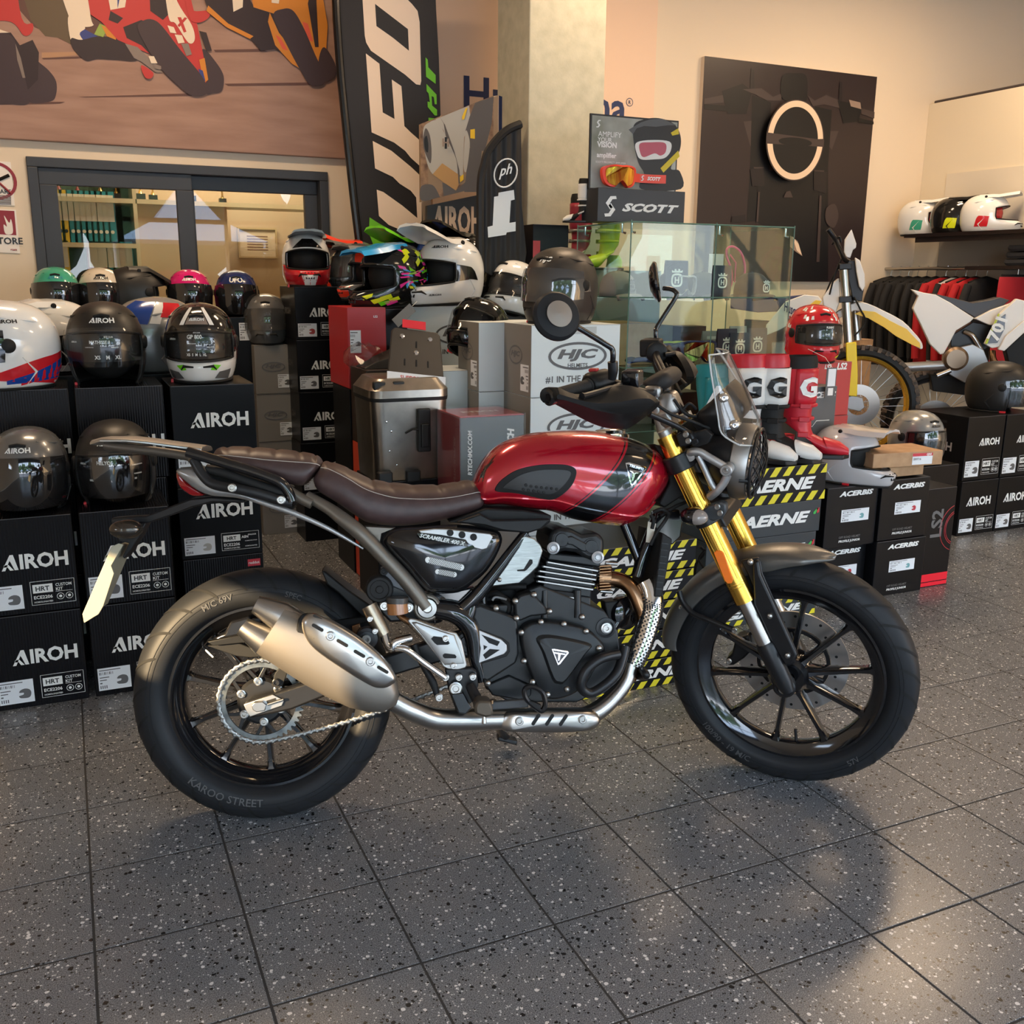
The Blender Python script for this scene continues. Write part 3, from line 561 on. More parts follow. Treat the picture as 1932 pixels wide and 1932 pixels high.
# ---------------------------------------------------------------- the red motorcycle: frames of reference
BH=.1281-PHI
_b0=_tofl(-.605*1.0303,2.199*1.0303,0)
MBK=Matrix.Translation(_b0)@Matrix.Rotation(BH,4,'Z')@Matrix.Rotation(-.160,4,'X')@Matrix.Scale(.993,4)
RAKE=radians(23.2);WB=1.418
_ax=Vector((-sin(RAKE),0,cos(RAKE)));_a0=Vector((WB+.108,0,0))
STM=Matrix.Translation(_a0)@Matrix.Rotation(-.592,4,_ax)@Matrix.Translation(-_a0)
MFK=MBK@STM
_ib,_if=MBK.inverted(),MFK.inverted()
def _pm(inv,u,v,y):
    o=inv@CAM;d=inv.to_3x3()@ray(u,v);return o+d*((y-o.y)/d.y)
def B(u,v,y):return _pm(_ib,u,v,y)
def F(u,v,y):return _pm(_if,u,v,y)
def Bk(key,pts,y,fr='B'):
    g=B if fr=='B' else F
    return[g(*cv(key,[p[:2]])[0],p[2]if len(p)>2 else y)for p in pts]
# ---------------------------------------------------------------- bike materials
rubber=mat('tyre_rubber',(.014,.015,.017),.5,spec=.25);groovem=mat('groove_shade',(.004,.004,.004),.8)
gblk=mat('gloss_black',(.006,.006,.007),.12,coat=.6);sblk=mat('satin_black',(.010,.010,.011),.36,spec=.4);mblk=mat('matte_black',(.012,.012,.012),.6,spec=.3)
eblk=mat('engine_black',(.012,.013,.014),.4,.15,bump=(600,.05,.0005));plast=mat('black_plastic',(.009,.009,.009),.45,spec=.3)
chrome=mat('chrome',(.75,.74,.72),.10,1);steel=mat('brushed_steel',(.44,.42,.39),.28,1);alum=mat('satin_aluminium',(.40,.395,.38),.40,1);cast=mat('cast_grey',(.42,.42,.42),.45,.8)
boltm=mat('bolt_steel',(.40,.39,.37),.3,1);satgrey=mat('satin_grey_paint',(.13,.125,.115),.34,.6);gold=mat('gold_fork',(.90,.52,.09),.24,1)
fgrey=mat('frame_bronze_grey',(.17,.15,.125),.42,.7);brownl=noisy(mat('brown_leather',(.06,.033,.03),.42,bump=(700,.15,.0004)),(.045,.026,.025),(.065,.038,.036),40);stitch=mat('stitch',(.6,.57,.52),.7)
titan=mat('header_bronze',(.26,.15,.08),.25,1);silp=mat('silver_paint',(.34,.34,.34),.3,.7);canm=mat('silencer_grey',(.235,.21,.18),.42,.75);redlens=mat('red_lens',(.28,.005,.008),.08,coat=.5)
amber=mat('amber_reflector',(.95,.20,.01),.25,bump=(900,.5,.001,'vor'));clearm=glassmat('clear_plastic',(1,1,1),1.5,.96);mirg=mat('mirror_glass',(.8,.8,.8),.02,1);plastic_y=mat('plate_holder_clear',(.34,.32,.24),.18,spec=.6)
bike=thing('motorcycle','red motorcycle with brown seat and gold forks standing in front','motorcycle',M=MBK)
def tagp(o,l):o['label']=l;return o
def plate(name,m,key,pts,y,th,fr='B',bev=.002,round_=0,par=None,smooth=35):
    ps=Bk(key,pts,y,fr)
    if round_:ps=cr(ps,round_)
    k=MB();k.prism(ps,(0,th,0));return k.build(name,m,par or bike,M=STM if fr=='F' else None,bevel=bev,smooth=smooth)
def dome(name,m,key,pts,y,prof,fr='B',round_=5,par=None,back=.01,smooth=50):
    """bulging panel: prof = (scale towards the centre, height towards the camera side)"""
    ps=Bk(key,pts,y,fr)
    if round_:ps=cr(ps,round_)
    c=sum(ps,Vector())/len(ps);k=MB();secs=[[p+Vector((0,back,0))for p in ps]]
    for s_,h in prof:secs.append([c+(p-c)*s_+Vector((0,-h,0))for p in ps])
    k.loft(secs);return k.build(name,m,par or bike,M=STM if fr=='F' else None,smooth=smooth)
def tube(name,m,key,pts,r,y=0,fr='B',n=12,par=None,res=5,flat=None,mirror=False):
    """pts (u, v, y)"""
    ps=Bk(key,pts,y,fr)
    if res:ps=cr(ps,res,False)
    if isinstance(r,(list,tuple))and res:
        q=[]
        for i in range(len(r)-1):q+=[r[i]+(r[i+1]-r[i])*j/res for j in range(res)]
        r=q+[r[-1]]
    k=MB();k.tube(ps,r,n,flat=flat);return k.build(name,m,par or bike,M=STM if fr=='F' else None,smooth=60)
def bolt(key,pts,r=.007,y=-.18,fr='B',m=None,par=None,name='bolt',h=.006,ax=(0,-1,0),dome_=False):
    out=[]
    for p in pts:
        c=Bk(key,[p],y,fr)[0];k=MB()
        if dome_:k.lathe(c+Vector((0,.004,0)),ax,[(r,0),(r,.004),(r*.85,h*.7+.004),(r*.5,h+.004),(0,h*1.1+.004)],12)
        else:k.lathe(c+Vector((0,.003,0)),ax,[(r*1.25,0),(r*1.25,.003),(r,.004),(r,h+.003),(r*.62,h+.003),(r*.5,h),(0,h)],12)
        out.append(k.build(name,m or boltm,par or bike,M=STM if fr=='F' else None,smooth=40))
    return out
# ---------------------------------------------------------------- wheels
def wheel(cx,R,hw,hh,rimR,nsp,ph,fr,tread_b,lat=0,gang=24,par=bike):
    M=STM if fr=='F' else None;c=Vector((cx,0,R));A=(0,-1,0)
    wh_=tag(emp('wheel'));wh_.parent=par
    prof=[]
    for i in range(21):
        b=-pi/2+pi*i/20;prof.append((R-hh+hh*cos(b),hw*math.copysign(abs(sin(b))**.8,sin(b))))
    sw=R-hh-rimR
    side=[(rimR,hw*.66),(rimR+.006,hw*.74),(rimR+sw*.35,hw*.90),(rimR+sw*.7,hw*.985)]
    prof=[(r_,-y_)for r_,y_ in side]+prof+side[::-1]
    k=MB();k.lathe(c,A,prof,120,closed=True);ty=k.build('tyre',rubber,wh_,M=M,smooth=60)
    # tread grooves as raised near-black strips, groove shade put into their colour
    k=MB();e1=Vector((1,0,0));e2=Vector((0,0,1))
    def surf(a,b,off=.0):
        r_=R-hh+(hh+off)*cos(b);y=(hw+off)*math.copysign(abs(sin(b))**.8,sin(b));return c+(e1*cos(a)+e2*sin(a))*r_+Vector((0,-y,0))
    for s_ in(-1,1):
        for g in range(gang):
            a0=2*pi*g/gang+(.5*pi/gang if s_>0 else 0);n=16;w_=.0050/R
            v0=[]
            for i in range(n+1):
                t=i/n;a=a0+tread_b*t*(1-.25*t);b=s_*(.12+1.30*t);ww=w_*(1-abs(2*t-1)**9)+.0004
                v0.append((surf(a-ww,b,.0013),surf(a+ww,b,.0013)))
            n0=len(k.v)
            for p,q in v0:k.v+=[p,q]
            for i in range(n):k.f.append((n0+2*i,n0+2*i+1,n0+2*i+3,n0+2*i+2))
    k.build('tread_groove',groovem,ty,M=M,smooth=60)
    k=MB()
    for b in(-1.30,1.30,-1.5,1.5):
        k.tube([surf(2*pi*i/90,b,.0004)for i in range(90)],.0009,5,closed=True)
    k.build('sidewall_rib',rubber,ty,M=M)
    # rim
    w2=hw*.66
    k=MB();k.lathe(c,A,[(rimR+.004,-w2),(rimR+.004,-w2+.006),(rimR-.008,-w2+.010),(rimR-.014,-w2*.55),(rimR-.030,-w2*.35),(rimR-.030,w2*.35),(rimR-.014,w2*.55),(rimR-.008,w2-.010),(rimR+.004,w2-.006),(rimR+.004,w2),(rimR-.006,w2+.001),(rimR-.016,w2*.75),(rimR-.034,w2*.5),(rimR-.037,w2*.3),(rimR-.037,-w2*.3),(rimR-.034,-w2*.5),(rimR-.016,-w2*.75),(rimR-.006,-w2-.001)],96,closed=True)
    k.build('rim',gblk,wh_,M=M,smooth=40)
    k=MB();k.lathe(c,A,[(.02,-.05),(.045,-.05),(.055,-.035),(.05,-.02),(.05,.02),(.055,.035),(.045,.05),(.02,.05)],32);k.build('hub',gblk,wh_,M=M)
    proto=None
    for i in range(nsp):
        a=ph+2*pi*i/nsp;d=e1*cos(a)+e2*sin(a);t=Vector((-d.z,0,d.x));Y=Vector((0,1,0));r1=rimR-.030;secs=[]
        for r_,wd,dp in((.045,.013,.034),(.075,.0085,.026),(r1-.04,.0075,.016),(r1-.012,.010,.016),(r1+.002,.022,.018)):
            p=c+d*r_;secs.append([p+t*wd*.55+Y*dp,p+t*wd+Y*dp*.6,p+t*wd+Y*-dp*.6,p+t*wd*.55-Y*dp,p-t*wd*.55-Y*dp,p-t*wd-Y*dp*.6,p-t*wd+Y*dp*.6,p-t*wd*.55+Y*dp])
        k=MB();k.loft(secs);k.build('spoke',gblk,wh_,M=M,smooth=30)
    return wh_,surf,c
rw,rsurf,rc=wheel(0,.325,.068,.055,.234,10,radians(-87),'B',-.30)
fw_,fsurf,fc=wheel(WB,.331,.050,.050,.251,10,radians(-98),'F',.26,gang=28)
lett=mat('raised_rubber',(.07,.07,.07),.5)
def arc_text(s,c,r,a_mid,h,y,par,M=None,flip=False,m=lett,bold=.01):
    def fn(x,z):
        a=a_mid-x/r if not flip else a_mid+x/r
        rr=r+z if not flip else r-z
        return c+Vector((cos(a)*rr,y,sin(a)*rr))
    return put_text(s,m,par,None,None,None,h=h,fn=fn,M=M,bold=bold)
yr=-.068
arc_text('KAROO STREET',rc,.268,radians(-112),.020,yr-.0015,rw,flip=True)
arc_text('M/C 69V',rc,.272,radians(112),.016,yr-.0015,rw);arc_text('SPEC',rc,.275,radians(72),.014,yr-.0015,rw)
arc_text('100/90 - 19 M/C',fc,.285,radians(-125),.018,-.0515,fw_,M=STM,flip=True);arc_text('57V',fc,.285,radians(-50),.016,-.0515,fw_,M=STM,flip=True)
# valves
MB().cyl(rc+Vector((cos(2.45)*.20,0,sin(2.45)*.20)),rc+Vector((cos(2.45)*.16,-.02,sin(2.45)*.16)),.004,.004,8).build('valve',boltm,rw)
MB().cyl(fc+Vector((cos(-1.45)*.222,0,sin(-1.45)*.222)),fc+Vector((cos(-1.45)*.18,0,sin(-1.45)*.18)),.005,.004,8).build('valve',sblk,fw_,M=STM)
# ---------------------------------------------------------------- final drive
k=MB();n=45;pr_=[]
for i in range(n*4):
    a=2*pi*i/(n*4);pr_.append(rc+Vector((cos(a)*(.106 if i%4 in(0,1)else .098),-.084,sin(a)*(.106 if i%4 in(0,1)else .098))))
inner=[rc+Vector((cos(2*pi*i/(n*4))*.087,-.084,sin(2*pi*i/(n*4))*.087))for i in range(n*4)]
N_=len(pr_);Yt=Vector((0,.006,0));k.add(pr_+inner+[p+Yt for p in pr_]+[p+Yt for p in inner],[f for i in range(N_)for f in((i,(i+1)%N_,N_+(i+1)%N_,N_+i),(2*N_+i,3*N_+i,3*N_+(i+1)%N_,2*N_+(i+1)%N_),(i,2*N_+i,2*N_+(i+1)%N_,(i+1)%N_),(N_+i,N_+(i+1)%N_,3*N_+(i+1)%N_,3*N_+i))])
spk=k.build('sprocket',noisy(mat('sprocket_steel',(.4,.42,.42),.38,.8),(.07,.08,.085),(.24,.26,.26),30),bike,smooth=30)
for i in range(6):
    a=radians(90+60*i+6);d=Vector((cos(a),0,sin(a)));t=Vector((-d.z,0,d.x));p0=rc+Vector((0,-.082,0))+d*.052
    for sg in(-1,1):MB().prism([p0+t*.006,p0-t*.006,p0+d*.032+t*sg*.022-t*.005,p0+d*.032+t*sg*.022+t*.005],(0,.004,0)).build('sprocket_arm',sblk,spk,smooth=0,bevel=.001)
    MB().lathe(p0+Vector((0,-.002,0)),(0,-1,0),[(.011,0),(.011,.004),(.008,.005),(.008,.010),(.004,.010),(.003,.006),(0,.006)],12).build('bolt',boltm,spk)
k=MB();k.lathe(rc,(0,-1,0),[(.0,.070),(.056,.070),(.060,.078),(.052,.086),(.03,.088),(0,.088)],32);k.build('sprocket_carrier',sblk,bike)
def chain_path():
    ps=[];y=-.087;r=.1045
    top_end=B(*cv('E2',[(1075,1290)])[0],y);low_end=B(*cv('E2',[(980,1350)])[0],y)
    fs=B(*cv('E2',[(1150,1200)])[0],y) # front sprocket
    up0=rc+Vector((cos(radians(78))*r,y,sin(radians(78))*r));lo0=rc+Vector((cos(radians(-84))*r,y,sin(radians(-84))*r))
    frs=.033;upf=fs+Vector((0,0,frs));lof=fs+Vector((.0,0,-frs))
    L=(upf-up0).length;n=int(L/.0158)
    ps+=[upf.lerp(up0,i/n)for i in range(n)]
    A0,A1=radians(78),radians(276);n=int((A1-A0)*r/.0158)
    ps+=[rc+Vector((cos(A0+(A1-A0)*i/n)*r,y,sin(A0+(A1-A0)*i/n)*r))for i in range(n)]
    n=int((lof-lo0).length/.0158);sag=.012
    ps+=[lo0.lerp(lof,i/n)-Vector((0,0,sag*4*(i/n)*(1-i/n)))for i in range(n+1)]
    return ps
cp=chain_path();chm=mat('chain_steel',(.28,.28,.27),.38,1)
lk=MB()
lk.tube([(-.0125,0,0),(-.0080,0,0),(0,0,0),(.0080,0,0),(.0125,0,0)],[.003,.0072,.0042,.0072,.003],8,flat=((0,1,0),.4))
for sg in(-1,1):lk.cyl((sg*.0080,-.0045,0),(sg*.0080,.012,0),.0034,.0034,8)
lko=lk.build('chain_link',chm,bike)
for i,p in enumerate(cp[:-1]):
    q=cp[i+1];d=q-p
    if i>=230:break
    o=lko if i==0 else lko.copy()
    if i:COL.objects.link(o);o.parent=bike
    o.location=(p+q)/2+Vector((0,.0022 if i%2 else 0,0));o.rotation_euler=(0,-atan2(d.z,d.x),0)
# ---------------------------------------------------------------- swingarm and axle
plate('swingarm',sblk,'K5',[(815,1000),(870,965),(1050,915),(1250,850),(1420,800),(1640,720),(2110,560),(2500,440),(2500,620),(2000,760),(1700,850),(1440,925),(1150,1040),(870,1100),(840,1060)],-.125,.035,bev=.006)
plate('axle_adjuster',alum,'K5',[(815,1000),(1020,930),(1100,970),(1085,1010),(860,1088),(835,1050)],-.130,.008,bev=.0015)
plate('axle_nut',boltm,'K5',[(870,1010),(890,985),(950,980),(975,1005),(965,1045),(905,1055),(880,1040)],-.142,.014,bev=.002)
plate('adjuster_slot',mblk,'K5',[(975,975),(1040,955),(1045,980),(985,1000)],-.1315,.002,bev=0)
tube('adjuster_screw',boltm,'K5',[(985,1000),(1095,965)],.0035,-.134,res=0)
plate('chain_guard',mblk,'K5',[(1010,870),(1035,780),(1075,735),(1130,760),(1105,830),(1090,870),(1050,890)],-.115,.006)
bolt('K5',[(1045,845)],.008,-.118,m=sblk)
plate('chain_guard',mblk,'K5',[(560,590),(780,570),(1010,660),(860,672),(760,660)],-.06,.02)
plate('inner_mudguard',plast,'K5',[(1360,60),(1390,70),(1540,190),(1700,300),(1800,400),(1720,430),(1640,380),(1480,220),(1400,160)],-.055,.11,bev=.004)
plate('swingarm_brace',plast,'K5',[(560,560),(760,520),(1240,440),(1700,380),(1720,420),(1240,500),(900,560),(600,590)],-.075,.02)
# rear caliper and brake parts beyond the silencer
plate('caliper',gblk,'K5',[(720,420),(860,380),(860,500),(760,540),(640,560),(600,540),(680,500)],-.06,.05,bev=.006)
# ---------------------------------------------------------------- silencer
T0=[(1125,300),(1240,365),(1400,405),(1560,500),(1720,600),(1850,730),(1900,850),(1905,930)]
B0=[(905,635),(1000,695),(1240,850),(1400,940),(1560,1015),(1690,1045),(1790,1045),(1880,1000)]
hf=[.046,.050,.052,.052,.050,.046,.036,.024]
secs=[]
for a,b,h in zip(T0,B0,hf):
    p=Bk('K5',[a],-.225)[0];q=Bk('K5',[b],-.225)[0];c=(p+q)/2;e=(p-q)/2
    secs.append([c+e*math.copysign(abs(cos(t))**.85,cos(t))+Vector((0,h*math.copysign(abs(sin(t))**.75,sin(t)),0))for t in[2*pi*i/36 for i in range(36)]])
k=MB();k.loft(secs);sil=k.build('silencer',canm,bike,smooth=60)
def tip(p0,p1,p2,r0,r1,r2):
    a,b,c=[Bk('K5',[p],-.225)[0]for p in(p0,p1,p2)];d=(c-b).normalized()
    k=MB();k.tube([a,b,c,c-d*.004,c-d*.03],[r0,r0,r1,r2,r2*.9],28,cap=False);k.build('silencer_tip',steel,bike,smooth=40)
    k=MB();k.lathe(c-d*.028,d,[(0,0),(r2,0)],24);k.build('tip_core',mblk,bike)
tip((1130,640),(965,556),(806,448),.0365,.0215,.0185);tip((1190,455),(1075,380),(900,297),.0365,.0215,.0185)
plate('shield_backing',mblk,'K5',[(1190,545),(1182,480),(1200,400),(1225,368),(1260,362),(1400,405),(1860,800),(1840,870),(1700,890),(1540,800),(1300,640)],-.272,.012,bev=.004,round_=0)
shd_=dome('heat_shield',steel,'K5',[(1222,430),(1240,385),(1290,362),(1400,395),(1600,510),(1750,630),(1840,730),(1885,820),(1855,862),(1790,885),(1700,862),(1500,742),(1320,615),(1245,520)],-.278,[(1,0),(.985,.006),(.90,.012),(.6,.016),(0,.017)],round_=4)
ang=radians(33)
def pill(key,pts,L,W,y,m,name,par,ang=ang,h=.001):
    for p in pts:
        c=Bk(key,[p],y)[0];d=Vector((cos(-ang),0,sin(-ang)));t=Vector((-d.z,0,d.x));a=[]
        for i in range(8):q=-pi/2+pi*i/7;a.append(c+d*(L/2-W/2)+d*(W/2*cos(q))+t*(W/2*sin(q)))
        for i in range(8):q=pi/2+pi*i/7;a.append(c-d*(L/2-W/2)+d*(W/2*cos(q))+t*(W/2*sin(q)))
        MB().prism(a,(0,h,0)).build(name,m,par,smooth=0)
slotm=mat('slot_dark',(.03,.025,.02),.5,.5)
pill('K5',[(1335,462),(1508,570),(1628,645),(1792,757)],.030,.008,-.2955,slotm,'slot',shd_)
pill('K5',[(1335,392),(1437,460),(1545,530),(1640,600)],.024,.006,-.289,slotm,'slot',shd_)
pill('K5',[(1330,540),(1436,606),(1542,675),(1645,742),(1750,806)],.016,.0075,-.292,slotm,'slot',shd_)
bolt('K5',[(1425,520),(1705,700)],.009,-.2965,par=shd_,h=.004)
# exhaust pipe under the engine
tube('exhaust_pipe',steel,'K2',[(320,1690,-.20),(420,1745,-.19),(560,1795,-.17),(760,1800,-.16),(1000,1795,-.155),(1350,1800,-.15),(1500,1760,-.145),(1620,1660,-.13),(1690,1560,-.12),(1720,1450,-.11)],[.024,.026,.027,.027,.027,.026,.025,.022,.021,.021],n=20)
plate('pipe_cuff',mblk,'K2',[(345,1640),(355,1650),(350,1690),(310,1750),(300,1745),(335,1700)],-.215,.03)
sh2=dome('pipe_guard',steel,'K2',[(950,1780),(975,1752),(1040,1742),(1300,1735),(1440,1735),(1500,1750),(1535,1790),(1510,1840),(1440,1860),(1300,1868),(1000,1864),(950,1850),(938,1820)],-.165,[(1,0),(.99,.010),(.93,.019),(.75,.025),(0,.027)],round_=3)
pill('K2',[(1157,1800),(1237,1802),(1318,1804)],.034,.009,-.1925,mblk,'slot',sh2,ang=radians(-55));bolt('K2',[(1060,1810),(1432,1800)],.009,-.193,par=sh2,h=.004)
# header, clamp and perforated guard
tube('header_pipe',titan,'K2',[(1520,1020,-.04),(1580,975,-.05),(1660,985,-.06),(1720,1030,-.075),(1760,1110,-.085),(1790,1200,-.09),(1780,1330,-.1),(1740,1450,-.105),(1700,1560,-.115)],.021,n=20)
pg=tube('perforated_guard',chrome,'K2',[(1800,985,-.075),(1835,1060,-.085),(1838,1150,-.095),(1815,1250,-.10),(1775,1370,-.108),(1725,1480,-.115)],[.026,.030,.030,.029,.028,.026],n=24)
holem=mat('hole_dark',(.02,.02,.02),.5)
ps=cr(Bk('K2',[(1822,1030,-.075),(1835,1100,-.09),(1838,1150,-.095),(1815,1250,-.10),(1775,1370,-.108),(1727,1475,-.115)],0),8,False)
k=MB()
for i in range(2,len(ps)-1):
    t=(ps[i+1]-ps[i-1]).normalized();s_=t.cross(Vector((0,-1,0))).normalized();nrm=s_.cross(t)
    for j in range(6):
        q=radians(-62+25*j+(12 if i%2 else 0));d=(Vector((0,-1,0))*cos(q)+s_*sin(q));r_=.0302 if i<24 else .0292
        k.lathe(ps[i]+d*(r_-.0006),d,[(.0026,0),(.0026,.0010),(0,.0010)],8)
o=k.build('perforation',holem,pg,smooth=0);o['kind']='stuff'
k=MB();ctr=Bk('K2',[(1545,960)],-.05)[0];cl=MB()
for i in range(9):plate('clamp_tooth',titan,'K2',[(1528,895+i*17),(1600,890+i*17),(1600,901+i*17),(1528,906+i*17)],-.078,.02,bev=.0015)
tube('exhaust_clamp',titan,'K2',[(1530,960,-.045),(1600,965,-.052)],[.033,.030],res=0,n=24)
for v in((1590,880),(1560,1045)):tube('clamp_stud',boltm,'K2',[(v[0]-25,v[1],-.06),(v[0]+45,v[1]+5,-.06)],.005,res=0)
# ---------------------------------------------------------------- engine
def pbox(name,m,key,pts,y0,y1,bev=.004):return plate(name,m,key,pts,y0,y1-y0,bev=bev)
pbox('crankcase',eblk,'K2',[(790,1130),(1040,1120),(1100,1040),(1180,1010),(1560,1160),(1640,1280),(1660,1480),(1560,1620),(1400,1700),(1000,1700),(860,1620),(810,1400)],-.115,.13)
pbox('cylinder',eblk,'K2',[(1200,1040),(1480,1080),(1480,1240),(1380,1260),(1180,1200)],-.105,.09)
for(a,b)in(((1215,868),(1528,920)),((1190,893),(1518,946)),((1168,920),(1516,972)),((1160,950),(1508,1000)),((1158,980),(1500,1030))):
    o=pbox('cylinder_fin',eblk,'K2',[(a[0],a[1]),(b[0],b[1]),(b[0]-4,b[1]+14),(a[0],a[1]+14)],-.112,.11,bev=.001)
    plate('fin_edge',alum,'K2',[(a[0]+10,a[1]+2),(b[0]-6,b[1]+2),(b[0]-8,b[1]+11),(a[0]+10,a[1]+11)],-.1135,.002,bev=.0005,par=o)
pbox('cylinder_core',eblk,'K2',[(1215,860),(1500,900),(1480,1090),(1190,1050)],-.097,.095)
pbox('cylinder_head',eblk,'K2',[(1235,820),(1540,850),(1535,905),(1225,862)],-.105,.10)
hd=pbox('head_cover',eblk,'K2',[(1240,700),(1290,668),(1370,680),(1430,712),(1520,700),(1560,740),(1558,840),(1500,875),(1440,850),(1400,820),(1330,810),(1240,830),(1225,770)],-.112,.10,bev=.010)
for p,r in(((1308,742),.017),((1482,782),.017)):
    c=Bk('K2',[p],-.114)[0];MB().lathe(c,(0,-1,0),[(.021,-.008),(.021,.001),(.017,.002),(.016,.006),(.0,.007)],28).build('cam_cap',eblk,hd)
pbox('cover_bridge',eblk,'K2',[(1340,725),(1370,722),(1440,758),(1460,770),(1455,815),(1430,812),(1370,775),(1340,770)],-.119,.0,bev=.003)
for p in((1257,790),(1518,845)):
    c=Bk('K2',[p],-.116)[0];MB().lathe(c,(0,-1,0),[(.016,0),(.016,.006),(.011,.008),(.010,.004),(.007,.003),(.006,.006),(0,.006)],20).build('cover_bolt',cast,hd)
cc=dome('clutch_cover',eblk,'K2',[(1060,1290),(1090,1235),(1180,1210),(1330,1225),(1450,1260),(1540,1340),(1545,1400),(1500,1480),(1440,1580),(1340,1650),(1230,1668),(1160,1610),(1110,1500),(1075,1400)],-.130,[(1,0),(1,.020),(.96,.026),(.93,.028)],round_=5)
dome('cover_boss',eblk,'K2',[(1170,1330),(1240,1310),(1420,1345),(1470,1370),(1440,1410),(1330,1560),(1290,1575),(1255,1550),(1200,1400)],-.156,[(1.12,0),(1.0,.010),(.95,.012),(0,.012)],round_=3,smooth=30)
bolt('K2',[(1185,1226),(1320,1238),(1450,1280),(1085,1455),(1135,1578),(1225,1652),(1340,1620),(1526,1380),(1070,1287),(1427,1197),(1145,1066),(1036,1103),(1236,1163),(1042,1204),(922,1146),(874,1586)],.0085,-.158,dome_=True,h=.007)
pbox('upper_cover',eblk,'K2',[(1030,1110),(1060,1070),(1130,1050),(1160,1080),(1240,1165),(1225,1185),(1130,1195),(1060,1225),(1035,1190)],-.150,-.10,bev=.006)
plate('cylinder_badge',mblk,'K2',[(1225,1035),(1420,1060),(1415,1110),(1225,1085)],-.110,.01)
plate('badge_plate',alum,'K2',[(1255,1066),(1385,1082),(1370,1108),(1350,1112),(1290,1102),(1275,1092)],-.112,.003,bev=.0006)
for u in(1205,1400):tube('cylinder_stud',eblk,'K2',[(u,1040,-.108),(u,1200,-.112)],.010,res=0)
badge_o=[(1248,1385),(1265,1383),(1345,1397),(1352,1408),(1300,1475),(1285,1482)]
plate('triangle_badge',chrome,'K2',badge_o,-.170,.003,bev=.0008);plate('badge_field',gblk,'K2',[(1258,1393),(1340,1407),(1288,1470)],-.1708,.002,bev=0)
plate('badge_stem',chrome,'K2',[(1262,1403),(1330,1413),(1326,1420),(1302,1417),(1296,1452),(1286,1455),(1288,1415),(1264,1411)],-.1714,.001,bev=0)
# sprocket cover with its silver grille
pbox('sprocket_cover',eblk,'K2',[(780,1140),(830,1125),(1030,1195),(1050,1230),(1055,1420),(1040,1470),(870,1580),(835,1560),(825,1440),(800,1250),(780,1210)],-.150,-.09,bev=.006)
pbox('cover_surround',mblk,'K2',[(795,1258),(960,1320),(1000,1350),(1005,1400),(985,1430),(815,1480),(830,1380)],-.153,-.14,bev=.002)
grl=plate('cover_grille',silp,'K2',[(802,1266),(955,1330),(985,1362),(988,1395),(970,1415),(818,1470),(830,1380)],-.156,.006,bev=.0015)
for pts in([(835,1300),(945,1342),(930,1368),(880,1350)],[(845,1420),(885,1385),(945,1390),(860,1445)],[(848,1362),(872,1372),(850,1392)]):plate('grille_opening',mblk,'K2',pts,-.157,.002,bev=0,par=grl)
pbox('gearbox_case',eblk,'K2',[(860,1600),(1000,1540),(1130,1600),(1130,1660),(1080,1690),(900,1660)],-.125,.08)
k=MB();c=Bk('K2',[(755,1355)],-.135)[0];k.lathe(c,(0,-1,0),[(.036,-.03),(.036,0),(.031,.004),(.029,.001),(.022,.001),(.020,.004),(.008,.004),(.006,.002),(0,.002)],32);k.build('pivot_plug',sblk,bike)
# intake, side shield
plate('intake_shield',noisy(mat('brushed_shield',(.55,.56,.55),.33,.9),(.22,.235,.23),(.33,.35,.34),30,stretch=(1,1,12)),'K2',[(1070,730),(1090,718),(1150,735),(1185,775),(1197,810),(1170,900),(1125,945),(1060,1000),(900,1018),(862,1010),(900,960)],-.150,.006,bev=.003)
plate('shield_slot',mblk,'K2',[(1120,858),(1136,860),(1138,880),(1105,918),(1090,928),(1048,928),(1045,920),(1085,915)],-.1512,.001,bev=0)
bolt('K2',[(942,978)],.006,-.151,dome_=True)
pbox('throttle_body',mblk,'K2',[(1000,900),(1190,860),(1200,960),(1040,1060)],-.07,.05)
for pts in([(850,1010,-.06),(845,1080,-.07),(860,1140,-.09)],[(880,1070,-.07),(930,1060,-.09),(1000,1110,-.1)],[(900,1040,-.05),(980,1020,-.08),(1100,1020,-.09)],[(960,1090,-.1),(1000,1130,-.11),(990,1180,-.11)]):tube('hose',mblk,'K2',pts,.008)
for pts in([(850,1050,-.09),(852,1110,-.095),(862,1150,-.1)],[(900,1100,-.10),(920,1080,-.10),(985,1095,-.11)]):tube('cable',mat('cable_grey',(.3,.3,.3),.5),'K2',pts,.003)
pbox('horn',mblk,'K2',[(1560,1110),(1640,1100),(1650,1200),(1580,1230)],-.06,.0)
k=MB();c=Bk('K2',[(1680,1170)],-.04)[0];k.lathe(c,(.5,-.85,0),[(.0,.02),(.03,.02),(.045,.01),(.048,-.01),(.04,-.03),(0,-.03)],24);k.build('cooling_fan',gblk,bike)
c=Bk('K2',[(1570,1262)],-.12)[0];MB().lathe(c,(0,-1,0),[(.014,-.03),(.014,.004),(.010,.005),(.010,.010),(.005,.010),(.004,.006),(0,.006)],20).build('mount_bolt',boltm,bike);MB().lathe(c,(0,-1,0),[(.026,-.04),(.026,-.001),(.02,0)],20).build('mount_boss',sblk,bike)
# crash bar / footrest loop at front
tube('engine_guard',sblk,'K2',[(1640,1415,-.16),(1540,1440,-.18),(1460,1500,-.19),(1425,1570,-.19),(1430,1620,-.185),(1480,1645,-.18),(1560,1600,-.175),(1630,1530,-.165),(1665,1440,-.15),(1680,1370,-.14)],.013,n=14)
tube('guard_bracket',sblk,'K2',[(1650,1530,-.10),(1760,1545,-.11),(1800,1545,-.14),(1800,1530,-.15),(1760,1490,-.10)],.010,n=12)
